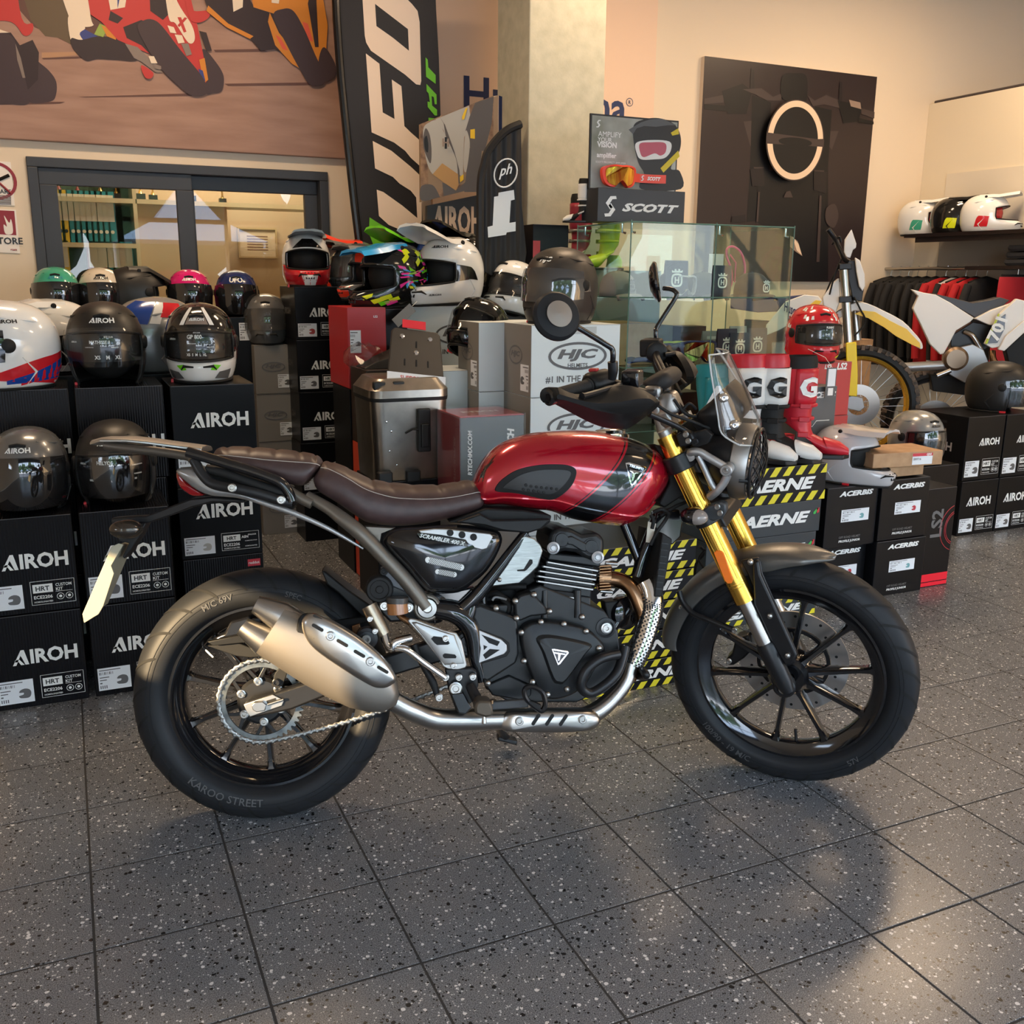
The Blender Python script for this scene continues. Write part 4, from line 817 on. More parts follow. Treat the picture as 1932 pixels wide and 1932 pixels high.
# ---------------------------------------------------------------- frame
FR=dict(n=14)
tube('frame_tube',gblk,'K2',[(1100,705,-.135),(1000,830,-.14),(900,960,-.145),(800,1080,-.145),(700,1170,-.14)],[.014,.014,.015,.018,.018],**FR)
tube('frame_tube',gblk,'K2',[(560,1150,-.135),(680,1170,-.14),(760,1240,-.14),(790,1330,-.14),(800,1440,-.14),(835,1570,-.135)],[.024,.028,.026,.022,.018,.016],**FR)
tube('frame_tube',gblk,'K2',[(780,1100,-.14),(765,1180,-.145),(735,1250,-.145)],.016,**FR)
pbox('frame_gusset',gblk,'K2',[(540,1060),(700,1040),(800,1020),(780,1130),(720,1250),(560,1200),(500,1130)],-.130,-.10)
rl=tube('subframe_tube',fgrey,'K2',[(-190,485,-.10),(-60,560,-.115),(20,620,-.13),(120,700,-.14),(250,830,-.142),(400,990,-.145),(515,1140,-.148)],[.013,.015,.0175,.0185,.0185,.019,.019],**FR)
tube('subframe_tube',fgrey,'K1',[(1180,385,-.10),(1300,480,-.105),(1400,530,-.11)],[.012,.013,.014],**FR)
dome('subframe_gusset',fgrey,'K2',[(150,660),(330,670),(250,700),(240,760),(210,770),(170,710)],-.12,[(1,0),(.9,.01),(0,.012)],round_=0)
c=Bk('K2',[(517,1143)],-.150)[0];MB().lathe(c,(0,-1,0),[(.034,-.05),(.034,0),(.030,.004),(.026,.004)],28).build('pivot_boss',fgrey,bike)
MB().lathe(c,(0,-1,0),[(.024,.002),(.023,.010),(.012,.011),(.010,.006),(0,.006)],24).build('frame_bolt',boltm,bike)
MB().lathe(c+Vector((.018,.02,-.006)),(0,-1,0),[(.038,-.05),(.038,0),(.03,.004)],28).build('pivot_boss',gblk,bike)
tube('down_tube',gblk,'K2',[(1640,560,-.03),(1720,760,-.04),(1770,880,-.05)],.013,**FR)
tube('down_tube',gblk,'K2',[(1880,590,-.03),(1800,800,-.05),(1750,960,-.055)],.016,**FR)
tube('down_tube',gblk,'K2',[(1690,1560,-.07),(1600,1300,-.06),(1700,1150,-.05)],.014,**FR)
plate('frame_label',whb,'K3',[(860,1330),(920,1345),(885,1485),(845,1480)],-.066,.001,bev=0)
rad=pbox('radiator',mblk,'K2',[(1900,700),(1960,740),(1900,1080),(1850,1080)],-.12,.12)
for i in range(8):plate('radiator_fin',sblk,'K2',[(1898-4*i*1.2,760+38*i),(1935-4*i*1.2,765+38*i),(1934-4*i*1.2,772+38*i),(1897-4*i*1.2,767+38*i)],-.124,.004,bev=0,par=rad)
pbox('head_stock',mblk,'K3',[(900,760),(1020,800),(1120,1140),(980,1230),(940,1200),(1020,1050),(1010,950)],-.045,.045)
pbox('coolant_tank',gblk,'K3',[(930,1260),(1090,1240),(1115,1330),(1100,1440),(1040,1500),(960,1480),(900,1350)],-.06,.0)
for pts in([(900,1260,-.08),(960,1240,-.09),(1010,1270,-.08)],[(880,1280,-.08),(900,1320,-.085),(890,1380,-.08)],[(1020,1260,-.07),(980,1330,-.09),(930,1400,-.09),(880,1500,-.085)],[(1130,1190,-.05),(1040,1230,-.06),(950,1290,-.07)]):tube('cable',mblk,'K3',pts,.005)
# ---------------------------------------------------------------- side cover
sc_=dome('side_cover',gblk,'K2',[(262,730),(330,680),(480,668),(700,655),(900,680),(955,720),(940,800),(870,920),(780,1000),(700,1050),(560,1055),(490,1030),(380,900),(280,790)],-.130,[(1,0),(.99,.012),(.93,.024),(.80,.034),(.5,.042),(0,.045)],round_=4,smooth=80)
plate('cover_trim',silp,'K2',[(465,690),(560,678),(640,680),(890,708),(905,725),(870,795),(840,803),(770,785),(740,745),(600,718),(480,705)],-.172,.010,bev=.002,par=sc_)
for u,v in((652,702),(722,714),(790,728)):MB().lathe(Bk('K2',[(u,v)],-.175)[0],(0,-1,0),[(0,0),(.0075,0),(.0085,.0008),(.0085,0)],16).build('trim_hole',mblk,sc_)
plate('name_strip',gblk,'K2',[(455,705),(480,703),(600,720),(735,748),(765,788),(730,780),(600,760),(470,728)],-.1735,.008,bev=.001,par=sc_)
tx0,tx1=Bk('K2',[(470,716)],-.175)[0],Bk('K2',[(745,768)],-.175)[0];ex=(tx1-tx0);wdt=ex.length;ex.normalize()
put_text('SCRAMBLER 400 X',alum,sc_,(tx0+tx1)/2,ex,Vector((-ex.z,0,ex.x)),wd=wdt*.97,shear=.25)
def mesh_pill(pts0,pts1,W):
    a=Bk('K2',[pts0],-.176)[0];b=Bk('K2',[pts1],-.176)[0];d=(b-a).normalized();t=Vector((-d.z,0,d.x));L=(b-a).length;q=[]
    for i in range(8):z=-pi/2+pi*i/7;q.append(b+d*W*cos(z)+t*W*sin(z))
    for i in range(8):z=pi/2+pi*i/7;q.append(a+d*W*cos(z)+t*W*sin(z))
    o=MB().prism(q,(0,.006,0)).build('vent',alum,sc_,smooth=0,bevel=.0008);k=MB()
    n=int(L/.0042)
    for i in range(n):
        for j in range(-2,3):
            z=j*W*.38
            if abs(z)<W*.9:k.lathe(a+d*(i+.5+(.5 if j%2 else 0))*L/n+t*z-Vector((0,.0003,0)),(0,-1,0),[(0,0),(.0015,0)],6)
    p=k.build('vent_mesh',mblk,o,smooth=0,fix=False);p['kind']='stuff'
mesh_pill((525,862),(715,905),.0085);mesh_pill((580,930),(675,948),.0070)
pbox('seat_base',mblk,'K2',[(640,640),(860,560),(1080,570),(1250,600),(1240,640),(1190,680),(1060,700),(900,690),(760,650)],-.115,.115)
plate('tank_side_trim',plast,'K2',[(690,640),(830,590),(900,628),(1245,622),(1190,680),(1110,705),(960,690),(860,660)],-.150,.03,bev=.004)
# ---------------------------------------------------------------- tank
def tank_red():
    m=mat('tank_red',(.42,.006,.018),.22,.35,coat=1.0);t=m.node_tree;b=t.nodes['Principled BSDF'];N,L=t.nodes.new,t.links.new
    tc=N('ShaderNodeTexCoord');sp=N('ShaderNodeSeparateXYZ');L(tc.outputs['Object'],sp.inputs[0])
    def edge(key,pts):
        (a,b_,c)=[Bk(key,[p],-.13)[0]for p in pts]
        # x = k0 + k1 z + k2 z^2 through the three traced points
        import numpy as np
        return np.linalg.solve(np.array([[1,q.z,q.z**2]for q in(a,b_,c)]),np.array([q.x for q in(a,b_,c)]))
    def val(kk):
        z2=N('ShaderNodeMath');z2.operation='MULTIPLY';L(sp.outputs[2],z2.inputs[0]);L(sp.outputs[2],z2.inputs[1])
        a=N('ShaderNodeMath');a.operation='MULTIPLY_ADD';L(sp.outputs[2],a.inputs[0]);a.inputs[1].default_value=kk[1];a.inputs[2].default_value=kk[0]
        c=N('ShaderNodeMath');c.operation='MULTIPLY_ADD';L(z2.outputs[0],c.inputs[0]);c.inputs[1].default_value=kk[2];L(a.outputs[0],c.inputs[2])
        d=N('ShaderNodeMath');d.operation='SUBTRACT';L(sp.outputs[0],d.inputs[0]);L(c.outputs[0],d.inputs[1]);return d.outputs[0]
    dl=val(edge('K3',[(262,1285),(600,975),(752,740)]));dr=val(edge('K3',[(495,1320),(800,1030),(905,880)]))
    def rng(src,lo,hi):
        a=N('ShaderNodeMath');a.operation='GREATER_THAN';L(src,a.inputs[0]);a.inputs[1].default_value=lo
        c=N('ShaderNodeMath');c.operation='LESS_THAN';L(src,c.inputs[0]);c.inputs[1].default_value=hi
        d=N('ShaderNodeMath');d.operation='MULTIPLY';L(a.outputs[0],d.inputs[0]);L(c.outputs[0],d.inputs[1]);return d.outputs[0]
    a1=N('ShaderNodeMath');a1.operation='MULTIPLY';g1=N('ShaderNodeMath');g1.operation='GREATER_THAN';L(dl,g1.inputs[0]);g1.inputs[1].default_value=0
    g2=N('ShaderNodeMath');g2.operation='LESS_THAN';L(dr,g2.inputs[0]);g2.inputs[1].default_value=0
    L(g1.outputs[0],a1.inputs[0]);L(g2.outputs[0],a1.inputs[1])
    s1=N('ShaderNodeMath');s1.operation='ADD';L(a1.outputs[0],s1.inputs[0]);L(rng(dl,-.0105,-.0065),s1.inputs[1])
    s2=N('ShaderNodeMath');s2.operation='ADD';L(s1.outputs[0],s2.inputs[0]);L(rng(dr,.0065,.0105),s2.inputs[1])
    x=N('ShaderNodeMix');x.data_type='RGBA';L(s2.outputs[0],x.inputs[0]);x.inputs[6].default_value=(.44,.006,.02,1);x.inputs[7].default_value=(.006,.006,.007,1);L(x.outputs[2],b.inputs['Base Color'])
    return m
tred=tank_red()
top=[(789,395),(830,300),(900,210),(1000,150),(1130,115),(1280,100),(1480,100),(1690,140),(1800,185),(1862,225),(1902,275),(1922,345)]
bot=[(815,455),(860,545),(980,550),(1080,565),(1180,580),(1280,590),(1400,635),(1540,662),(1660,676),(1720,672),(1790,635),(1865,560)]
hwd=[.055,.085,.105,.118,.124,.128,.134,.138,.132,.118,.098,.066]
tp=cr([Vector(p)for p in top],4,False);bt=cr([Vector(p)for p in bot],4,False);hwi=cr([Vector((h,0))for h in hwd],4,False);secs=[]
for a,b,h in zip(tp,bt,hwi):
    p=Bk('K2',[tuple(a)],0)[0];q=Bk('K2',[tuple(b)],-.11)[0];p.y=0;q.y=0;c=p.lerp(q,.5);e=(p-q)*.5;s_=[]
    for i in range(44):
        t=2*pi*i/44;ct,st=cos(t),sin(t)
        pw=.62 if ct<0 else .80
        yy=h.x*math.copysign(abs(st)**(.72 if ct<0 else .85),st)
        s_.append(c+e*math.copysign(abs(ct)**pw,ct)+Vector((0,yy,0)))
    secs.append(s_)
def capend(s0,s1,f=.35,sh=.010):
    c=sum(s0,Vector())/len(s0);d=(c-sum(s1,Vector())/len(s1)).normalized();return[c+(p-c)*f+d*sh for p in s0]
secs=[capend(secs[0],secs[1],.5,.006)]+secs+[capend(secs[-1],secs[-2],.75,.010),capend(secs[-1],secs[-2],.3,.014)]
k=MB();k.loft(secs);tk=k.build('fuel_tank',tred,bike,smooth=180)
kq=MB();kq.tube([s_[29]for s_ in secs[2:-2]],.0042,8);kq.build('tank_seam',tred,bike)
def ytank(u,v,key='K2'):
    """lateral position of the tank's right skin under a traced pixel"""
    from mathutils.bvhtree import BVHTree
    if 'bvh' not in _TXT:_TXT['bvh']=BVHTree.FromPolygons([tuple(q)for q in k_tank.v],k_tank.f)
    a=B(*cv(key,[(u,v)])[0],-.6);b=B(*cv(key,[(u,v)])[0],-.1);h=_TXT['bvh'].ray_cast(a,(b-a).normalized())
    return h[0]if h[0]is not None else B(*cv(key,[(u,v)])[0],-.12)
k_tank=k
def skin(name,m,key,pts,off=.004,round_=5,rings=((1,0),(.985,1),(.8,1),(.55,1),(.28,1),(0,1)),par=tk):
    """pad lying on the tank skin"""
    P2=[Vector(p)for p in pts]
    if round_:P2=cr(P2,round_)
    c=sum(P2,Vector((0,0)))/len(P2);kk=MB();secs=[]
    for s_,h in rings:secs.append([ytank(*(c+(p-c)*s_),key)+Vector((0,-off*h,0))for p in P2])
    kk.loft(secs,cap=False);return kk.build(name,m,par,smooth=50,fix=True)
skin('knee_pad',mblk,'K2',[(918,435),(960,385),(1050,330),(1180,302),(1310,300),(1375,315),(1395,350),(1370,420),(1310,480),(1250,508),(1180,500),(1040,470),(930,460)],.006)
skin('knee_pad_inner',mat('pad_rubber',(.02,.02,.02),.42),'K2',[(962,430),(1060,362),(1180,332),(1310,330),(1360,345),(1345,390),(1290,450),(1240,475),(1180,470),(1000,445)],.0075,rings=((1,0),(.98,1),(.7,1),(.35,1),(0,1)))
for u,v in((1095,420),(1125,426),(1157,430),(1187,434),(1216,437),(1246,440),(1276,444),(1080,445),(1110,450),(1141,454),(1170,458),(1200,462)):MB().lathe(ytank(u,v)+Vector((0,-.0075,0)),(0,-1,0),[(.0042,0),(.003,.001),(0,.0012)],10).build('pad_dimple',mblk,tk)
skin('rear_tank_panel',gblk,'K2',[(800,385),(845,300),(900,262),(925,240),(905,285),(865,330),(845,400),(815,405)],.002,round_=0,rings=((1,.5),(.5,1),(0,1)))
skin('tank_badge',chrome,'K3',[(693,900),(720,895),(845,930),(850,945),(760,1060),(740,1072),(725,1050)],.0022,round_=0,rings=((1,0),(.97,1),(.6,1),(0,1)))
skin('tank_badge_field',gblk,'K3',[(703,910),(838,945),(742,1058)],.0034,round_=0,rings=((1,1),(.5,1),(0,1)))
skin('badge_stem',chrome,'K3',[(722,945),(800,965),(790,975),(768,972),(750,1030),(738,1035),(745,965),(722,957)],.0042,round_=0,rings=((1,1),(0,1)))
bl,br_=ytank(722,918,'K3'),ytank(822,948,'K3');ex=(br_-bl);wd2=ex.length;ex.normalize();put_text('TRIUMPH',chrome,tk,(bl+br_)/2+Vector((0,-.0045,0)),ex,Vector((-ex.z,0,ex.x)),wd=wd2,bold=.02)
c=Bk('K2',[(1590,110)],0)[0];nrm=Vector((-.02,0,1)).normalized()
c.z-=.012
MB().lathe(c,nrm,[(.052,-.012),(.052,.004),(.048,.007),(.043,.007),(.042,.015),(.037,.019),(.020,.021),(.018,.019),(0,.019)],40).build('filler_cap',chrome,bike,smooth=40)
# ---------------------------------------------------------------- seat
def seat(name,stations,hw_,par=bike):
    """stations: (top, stitch line, bottom) in K2 / K1 pixels"""
    secs=[];n=len(stations)
    for i,(kk,a,b,c)in enumerate(stations):
        p=Bk(kk,[a],-.03)[0];q=Bk(kk,[b],-hw_[i]*.93)[0];r_=Bk(kk,[c],-hw_[i])[0];w_=hw_[i]
        xs=lambda P,y:Vector((P.x,y,P.z))
        half=[Vector((p.x,0,p.z+.004)),Vector((p.x,-w_*.40,p.z+.001)),Vector(((p.x+q.x)/2,-w_*.74,(p.z*.72+q.z*.28))),xs(q,-w_*.95),Vector((q.x*.6+r_.x*.4,-w_*1.03,q.z*.6+r_.z*.4)),Vector((q.x*.25+r_.x*.75,-w_*1.0,q.z*.25+r_.z*.75)),xs(r_,-w_*.86),Vector((r_.x,-w_*.4,r_.z-.003))]
        full=half+[Vector((v.x,-v.y,v.z))for v in half[::-1][:-1]]
        secs.append(full)
    return secs
def dens(secs,n):
    m=len(secs[0]);out=None;cols_=[cr([s[j]for s in secs],n,False)for j in range(m)]
    return[[cols_[j][i]for j in range(m)]for i in range(len(cols_[0]))]
rs=[('K1',(1452,300),(1450,320),(1400,400)),('K1',(1490,288),(1500,330),(1430,460)),('K1',(1600,325),(1610,385),(1540,530)),('K1',(1720,385),(1720,450),(1670,620)),('K2',(240,405),(300,492),(180,650)),('K2',(360,420),(400,503),(330,668)),('K2',(500,428),(540,505),(500,655)),('K2',(620,422),(660,495),(640,625)),('K2',(720,405),(760,477),(750,598)),('K2',(790,402),(820,465),(830,565)),('K2',(822,430),(846,480),(850,535))]
hw1=[.095,.112,.122,.125,.122,.116,.108,.098,.088,.078,.062]
ps_=[('K1',(822,222),(815,250),(830,262)),('K1',(870,202),(880,248),(900,290)),('K1',(1000,201),(1000,260),(1000,335)),('K1',(1120,210),(1130,275),(1120,370)),('K1',(1240,220),(1260,285),(1240,412)),('K1',(1350,235),(1370,292),(1330,425)),('K1',(1420,252),(1425,300),(1370,395)),('K1',(1448,275),(1445,310),(1420,350))]
hw2=[.060,.085,.095,.100,.104,.104,.095,.075]
def seatmesh(name,st_,hw_,ribs):
    se=dens(seat(name,st_,hw_),6);N_=len(se)
    for i,s in enumerate(se):
        t=i/(N_-1)*ribs;f=abs((t%1)-.5)*2;dip=.0055*max(0,(f-.72)/.28)**1.2
        for j in(0,1,2,13,14):s[j].z-=dip*(1 if j!=2 and j!=13 else .6)
    c0=sum(se[0],Vector())/len(se[0]);c1=sum(se[-1],Vector())/len(se[-1])
    se=[[c0+(p-c0)*.6+Vector((-.006,0,0))for p in se[0]]]+se+[[c1+(p-c1)*.6+Vector((.006,0,0))for p in se[-1]]]
    k=MB();k.loft(se);o=k.build(name,brownl,bike,smooth=180,sub=1)
    for side in(3,-4):
        kk=MB();L_=[s[side]for s in se[1:-1]]
        for i in range(len(L_)-1):
            for q in range(3):
                a=L_[i].lerp(L_[i+1],q/3+.04);b=L_[i].lerp(L_[i+1],q/3+.26);sg=-1 if side==3 else 1
                a=a+Vector((0,sg*.0008,.001));b=b+Vector((0,sg*.0008,.001));kk.tube([a,b],.0009,5)
        e=kk.build('stitching',stitch,o);e['kind']='stuff'
    return o
seatmesh('rider_seat',rs,hw1,9);seatmesh('pillion_seat',ps_,hw2,6)
# ---------------------------------------------------------------- fork, headlight, bars (all turn with the steering)
FK=dict(fr='F')
def forkleg(y,near):
    top=F(*cv('K3',[(1010,730)])[0],-.105);bm_=F(1487,1304,-.105)
    ax_=(bm_-top).normalized();P=lambda t:Vector((top.x+ax_.x*t,y,top.z+ax_.z*t));L=(bm_-top).length
    nm=tag(emp('fork_leg'));nm.parent=bike
    def seg(name,m,t0,t1,r,n=32,r1=None,bev=0):k=MB();k.tube([P(t0),P(t1)],[r,r1 or r],n);return k.build(name,m,nm,M=STM,smooth=40,bevel=bev)
    gend=(F(*cv('K3',[(1540,1915)])[0],-.105)-top).length
    seg('fork_cap',alum,-.028,.0,.019,bev=.002);seg('outer_tube',gold,-.012,.03,.0265);seg('outer_tube',gold,.03,gend,.0275)
    for t in(gend-.055,gend-.047):k=MB();k.lathe(P(t),ax_,[(.0277,-.002),(.0283,0),(.0277,.002)],32);k.build('tube_ring',gold,nm,M=STM)
    for i in range(5):
        a=radians(-60+28*i);d=Vector((0,-1,0))*cos(a)+ax_.cross(Vector((0,-1,0)))*sin(a);k=MB();k.tube([P(.09)+d*.0274,P(gend-.07)+d*.0274],.0009,5);k.build('tube_flute',mat('gold_dark',(.45,.25,.04),.35,1),nm,M=STM)
    seg('inner_tube',steel,gend-.01,gend+.135,.0215)
    k=MB();k.tube([P(gend+.125),P(gend+.135),P(gend+.18),P(L-.03),P(L)],[.024,.027,.026,.025,.018],24);k.build('axle_lug',sblk,nm,M=STM,smooth=40)
    k=MB();c=Vector((WB,y,.331));k.lathe(c,(0,-1,0),[(0,-.03),(.026,-.03),(.030,0),(.024,.006),(.018,.006),(.014,.001),(0,.001)],28);k.build('axle_clamp',sblk,nm,M=STM)
    return P,L,gend,ax_
PN,LN,GE,AX=forkleg(-.105,True);PF,_,_,_=forkleg(.105,False)
MB().cyl((WB,-.12,.331),(WB,.12,.331),.012,.012,16).build('front_axle',boltm,bike,M=STM)
for t,nm_,w_ in((.065,'top_clamp',.040),(.222,'lower_clamp',.036)):
    for P in(PN,PF):MB().tube([P(t-.022),P(t+.022)],w_*.95,28).build(nm_,sblk,bike,M=STM,smooth=40,bevel=.002)
    a,b=PN(t),PF(t);k=MB();k.prism([a+Vector((.045,0,.0)),a+Vector((-.005,0,.0)),a+Vector((-.06,.09,0)),b+Vector((-.06,-.09,0)),b+Vector((-.005,0,0)),b+Vector((.045,0,0))],AX*.03-Vector((0,0,0)));k.build(nm_+'_bridge',sblk,bike,M=STM,bevel=.004)
plate('lower_clamp_pad',mat('clamp_grey',(.06,.065,.07),.4,.3),'K3',[(1250,1250),(1300,1220),(1380,1190),(1425,1205),(1430,1260),(1400,1310),(1340,1330),(1260,1310)],-.135,.03,'F',bev=.004)
for p in((1365,1222),(1385,1268),(1135,695),(1153,742)):bolt('K3',[p],.006,-.142,fr='F')
bolt('K3',[(1203,748)],.007,-.135,fr='F',m=sblk)
plate('clamp_block',sblk,'K3',[(1060,700),(1120,670),(1180,690),(1200,740),(1170,770),(1090,790)],-.135,.03,'F',bev=.004)
plate('cable_bracket',sblk,'K3',[(1170,690),(1280,660),(1330,700),(1300,760),(1220,790),(1180,780)],-.11,.02,'F')
# amber reflector with its backing
plate('fork_reflector',amber,'K3',[(1340,1560),(1355,1545),(1390,1545),(1410,1560),(1478,1755),(1470,1780),(1440,1783),(1420,1760)],-.1365,.006,'F',bev=.001)
# indicators
def indic(name,key,p,y,fr,m=gblk,sc=1.,lens=None):
    c=Bk(key,[p],y,fr)[0];k=MB();k.sph(c,.028*sc,16,12,(1.25,1.0,.82));o=k.build(name,m,bike,M=STM if fr=='F' else None)
    k=MB();k.sph(c+Vector((.010 if fr=='F' else-.012,-.004,0)),.0255*sc,16,12,(1.15,.95,.82));k.build('indicator_lens',lens or mat('smoke_lens',(.35,.30,.27),.1,coat=.5,trans=.3),o,M=STM if fr=='F' else None)
indic('indicator','K3',(1190,1290),-.165,'F',sc=1.0)
tube('indicator_stalk',sblk,'K3',[(1190,1270,-.165),(1230,1230,-.12)],.009,fr='F',res=0)
# headlight: shell, rim, guard grille, silver brackets
hc_=F(*cv('K3',[(1572,893)])[0],0);hx=Vector((1,0,-.10)).normalized();HR=.093
k=MB();k.lathe(hc_,-hx,[(HR*.97,-.004),(HR*1.0,.01),(HR*.98,.05),(HR*.80,.10),(HR*.5,.14),(0,.155)],40);k.build('headlight_shell',sblk,bike,M=STM,smooth=60)
k=MB();k.lathe(hc_,hx,[(HR*1.0,-.028),(HR*1.07,-.024),(HR*1.09,.0),(HR*1.04,.018),(HR*.97,.020),(HR*.95,.004)],48);k.build('headlight_rim',alum,bike,M=STM)
k=MB();k.lathe(hc_,hx,[(HR*.96,.006),(HR*.8,.022),(HR*.4,.034),(0,.038)],40);k.build('headlight_lens',mat('lamp_lens',(.10,.10,.11),.06,coat=1,metal=.5),bike,M=STM)
e1=Vector((0,1,0));e2=hx.cross(e1).normalized()
k=MB()
for i in range(-5,6):
    for sg in(-1,1):
        ps=[]
        for j in range(-10,11):
            a,b=i*.2*HR*1.35,j*.1*HR*1.4;y,z=(a+sg*b)*.707,(b-sg*a)*.707
            if y*y+z*z<(HR*.98)**2:ps.append(hc_+e1*y+e2*z+hx*(.030+.022*(1-(y*y+z*z)/HR**2)))
        if len(ps)>1:k.tube(ps,.0022,6)
o=k.build('grille_wire',sblk,bike,M=STM);o['kind']='stuff'
k=MB();k.tube([hc_+e1*cos(a)*HR*.98+e2*sin(a)*HR*.98+hx*.028 for a in[2*pi*i/40 for i in range(40)]],.0045,8,closed=True);k.build('grille_ring',sblk,bike,M=STM)
tube('grille_clip',sblk,'K3',[(1520,1030,-.095),(1590,1035,-.085),(1585,1050,-.08)],.006,fr='F')
for sg,yy in((1,-.125),):
    tube('headlight_bracket',cast,'K3',[(1165,835,yy+.01),(1185,820,yy),(1240,825,yy),(1300,860,yy),(1370,900,yy),(1420,930,yy)],.0105,fr='F')
    tube('headlight_bracket',cast,'K3',[(1440,990,yy),(1410,1050,yy),(1360,1110,yy),(1310,1150,yy+.01)],.0105,fr='F')
    tube('headlight_bracket',cast,'K3',[(1225,850,yy),(1270,940,yy),(1320,1050,yy),(1355,1095,yy)],.008,fr='F')
    c=Bk('K3',[(1435,950)],yy,'F')[0];MB().lathe(c,(0,-1,0),[(.0155,-.02),(.0155,.010),(.013,.013),(.009,.013),(.008,.011),(.0055,.011),(.005,.014),(0,.014)],24).build('bracket_boss',cast,bike,M=STM);bolt('K3',[(1425,955)],.004,yy-.014,fr='F')
    MB().lathe(Bk('K3',[(1180,845)],yy+.02,'F')[0],(0,-1,0),[(.012,-.02),(.012,.02),(0,.021)],20).build('bracket_boss',cast,bike,M=STM)
# instrument behind the screen
dome('instrument',sblk,'K3',[(1215,545),(1300,470),(1420,350),(1460,345),(1560,470),(1560,560),(1480,640),(1400,700),(1330,680),(1260,620)],-.035,[(1,0),(.96,.012),(.8,.02),(0,.022)],'F',round_=3,back=.09)
pbx=plate('instrument_stay',mblk,'K3',[(1200,560),(1330,600),(1420,760),(1350,800),(1240,700),(1180,620)],-.03,.06,'F')
plate('yoke_cover',sblk,'K3',[(1080,640),(1220,560),(1400,700),(1440,860),(1340,960),(1150,820),(1060,720)],-.02,.05,'F')
# clear screen, slightly wrapped around the lamp
scr_o=[(1305,110),(1355,68),(1385,90),(1560,380),(1660,590),(1650,640),(1600,660),(1550,775),(1520,770),(1420,720),(1395,690),(1350,420),(1330,330)]
def scr(u,v):
    w_=(u-1305)/350;base=-.02-.0*(w_)
    return base
colsL=[(1305,115),(1320,250),(1345,400),(1370,560),(1400,690),(1525,772)];colsR=[(1358,68),(1460,220),(1560,390),(1620,500),(1658,600),(1560,770)]
rows=[]
for(a,b)in zip(colsL,colsR):
    A_=Bk('K3',[a],-.115,'F')[0];B_=Bk('K3',[b],.105,'F')[0];r=[]
    for j in range(17):
        t=j/8-1 # -1..1 left to right side of the lamp
        q=abs(t);P_=A_.lerp(B_,(t+1)/2);r.append(P_+Vector((.040*(1-t*t),0,0)))
    rows.append(r)
cols2=[cr([r[j]for r in rows],4,False)for j in range(17)]
k=MB();n0=len(cols2[0])
for j in range(17):k.v+=cols2[j]
for j in range(16):
    for i in range(n0-1):k.f.append((j*n0+i,(j+1)*n0+i,(j+1)*n0+i+1,j*n0+i+1))
scn=k.build('windscreen',clearm,bike,M=STM,smooth=180,solid=.003,fix=False)
k=MB();k.tube([c_[0]for c_ in cols2],.0022,6);k.tube(cols2[0],.0022,6);k.tube(cols2[16],.0022,6);k.tube([c_[-1]for c_ in cols2],.0022,6);k.build('screen_edge',mat('clear_edge',(.55,.57,.56),.15,spec=.8),scn,M=STM)
for p in((1410,428),(1488,625)):
    c=Bk('K3',[p],-.112,'F')[0];MB().lathe(c,(.3,-1,.1),[(.012,-.004),(.012,.002),(.009,.005),(.006,.006),(.005,.010),(.003,.010),(0,.008)],20).build('screen_bolt',chrome,scn,M=STM)
# risers, handlebar
def grp_side(s_): # s_ = -1 right (near), +1 left (far)
    base=Vector((1.035,s_*.045,1.055));kn=Vector((1.02,s_*.10,1.10));bar=[Vector((1.045,0,1.10)),Vector((1.045,s_*.06,1.10)),Vector((1.03,s_*.12,1.115)),Vector((.985,s_*.20,1.150)),Vector((.965,s_*.27,1.160)),Vector((.905,s_*.41,1.155))]
    k=MB();k.tube(cr(bar,6,False),.0112,14);k.build('handlebar',sblk,bike,M=STM)
    g0,g1=bar[4].lerp(bar[5],.18),bar[5];ax_=(g1-g0).normalized()
    k=MB();k.tube([g0,g0+ax_*.004,g0+ax_*.006,g1],[.019,.019,.0165,.016],20);k.build('grip',mat('grip_rubber',(.012,.012,.012),.75,bump=(420,.8,.001)),bike,M=STM)
    k=MB();k.lathe(g1,ax_,[(.0,-.01),(.018,-.006),(.021,.0),(.021,.014),(.014,.018),(.012,.015),(.009,.015),(.008,.018),(0,.018)],24);k.build('bar_end',gblk,bike,M=STM)
    # switch housing
    s0=bar[4]-Vector((0,s_*.012,0));k=MB();k.tube([s0+ax_*-.035,s0+ax_*-.03,s0+ax_*.025,s0+ax_*.035],[.022,.031,.031,.024],20);k.build('switch_housing',plast,bike,M=STM,bevel=.002)
    if s_<0:
        k=MB();k.box(s0+Vector((-.01,0,.032)),(.022,.018,.008));k.build('kill_switch',mat('red_switch',(.4,.02,.02),.4),bike,M=STM,bevel=.002)
    else:
        k=MB();k.box(s0+Vector((-.012,0,.012)),(.06,.05,.05));k.build('switch_block',plast,bike,M=STM,bevel=.006)
    # lever
    l0=s0+Vector((.035,-s_*.03,-.004));k=MB();k.tube(cr([l0,l0+Vector((.02,s_*.03,0)),l0+Vector((-.01,s_*.10,-.004)),l0+Vector((-.03,s_*.16,-.004))],4,False),[.007]*12+[.009],8);k.build('lever',sblk,bike,M=STM)
    return bar
barR=grp_side(-1);barL=grp_side(1)
for s_ in(-1,1):
    k=MB();k.tube([Vector((1.075,s_*.045,1.0)),Vector((1.062,s_*.045,1.04)),Vector((1.047,s_*.045,1.085))],[.021,.018,.019],20);k.build('bar_riser',alum,bike,M=STM,smooth=40)
    k=MB();k.box((1.045,s_*.045,1.1),(.044,.03,.036));k.build('riser_cap',alum,bike,M=STM,bevel=.008)
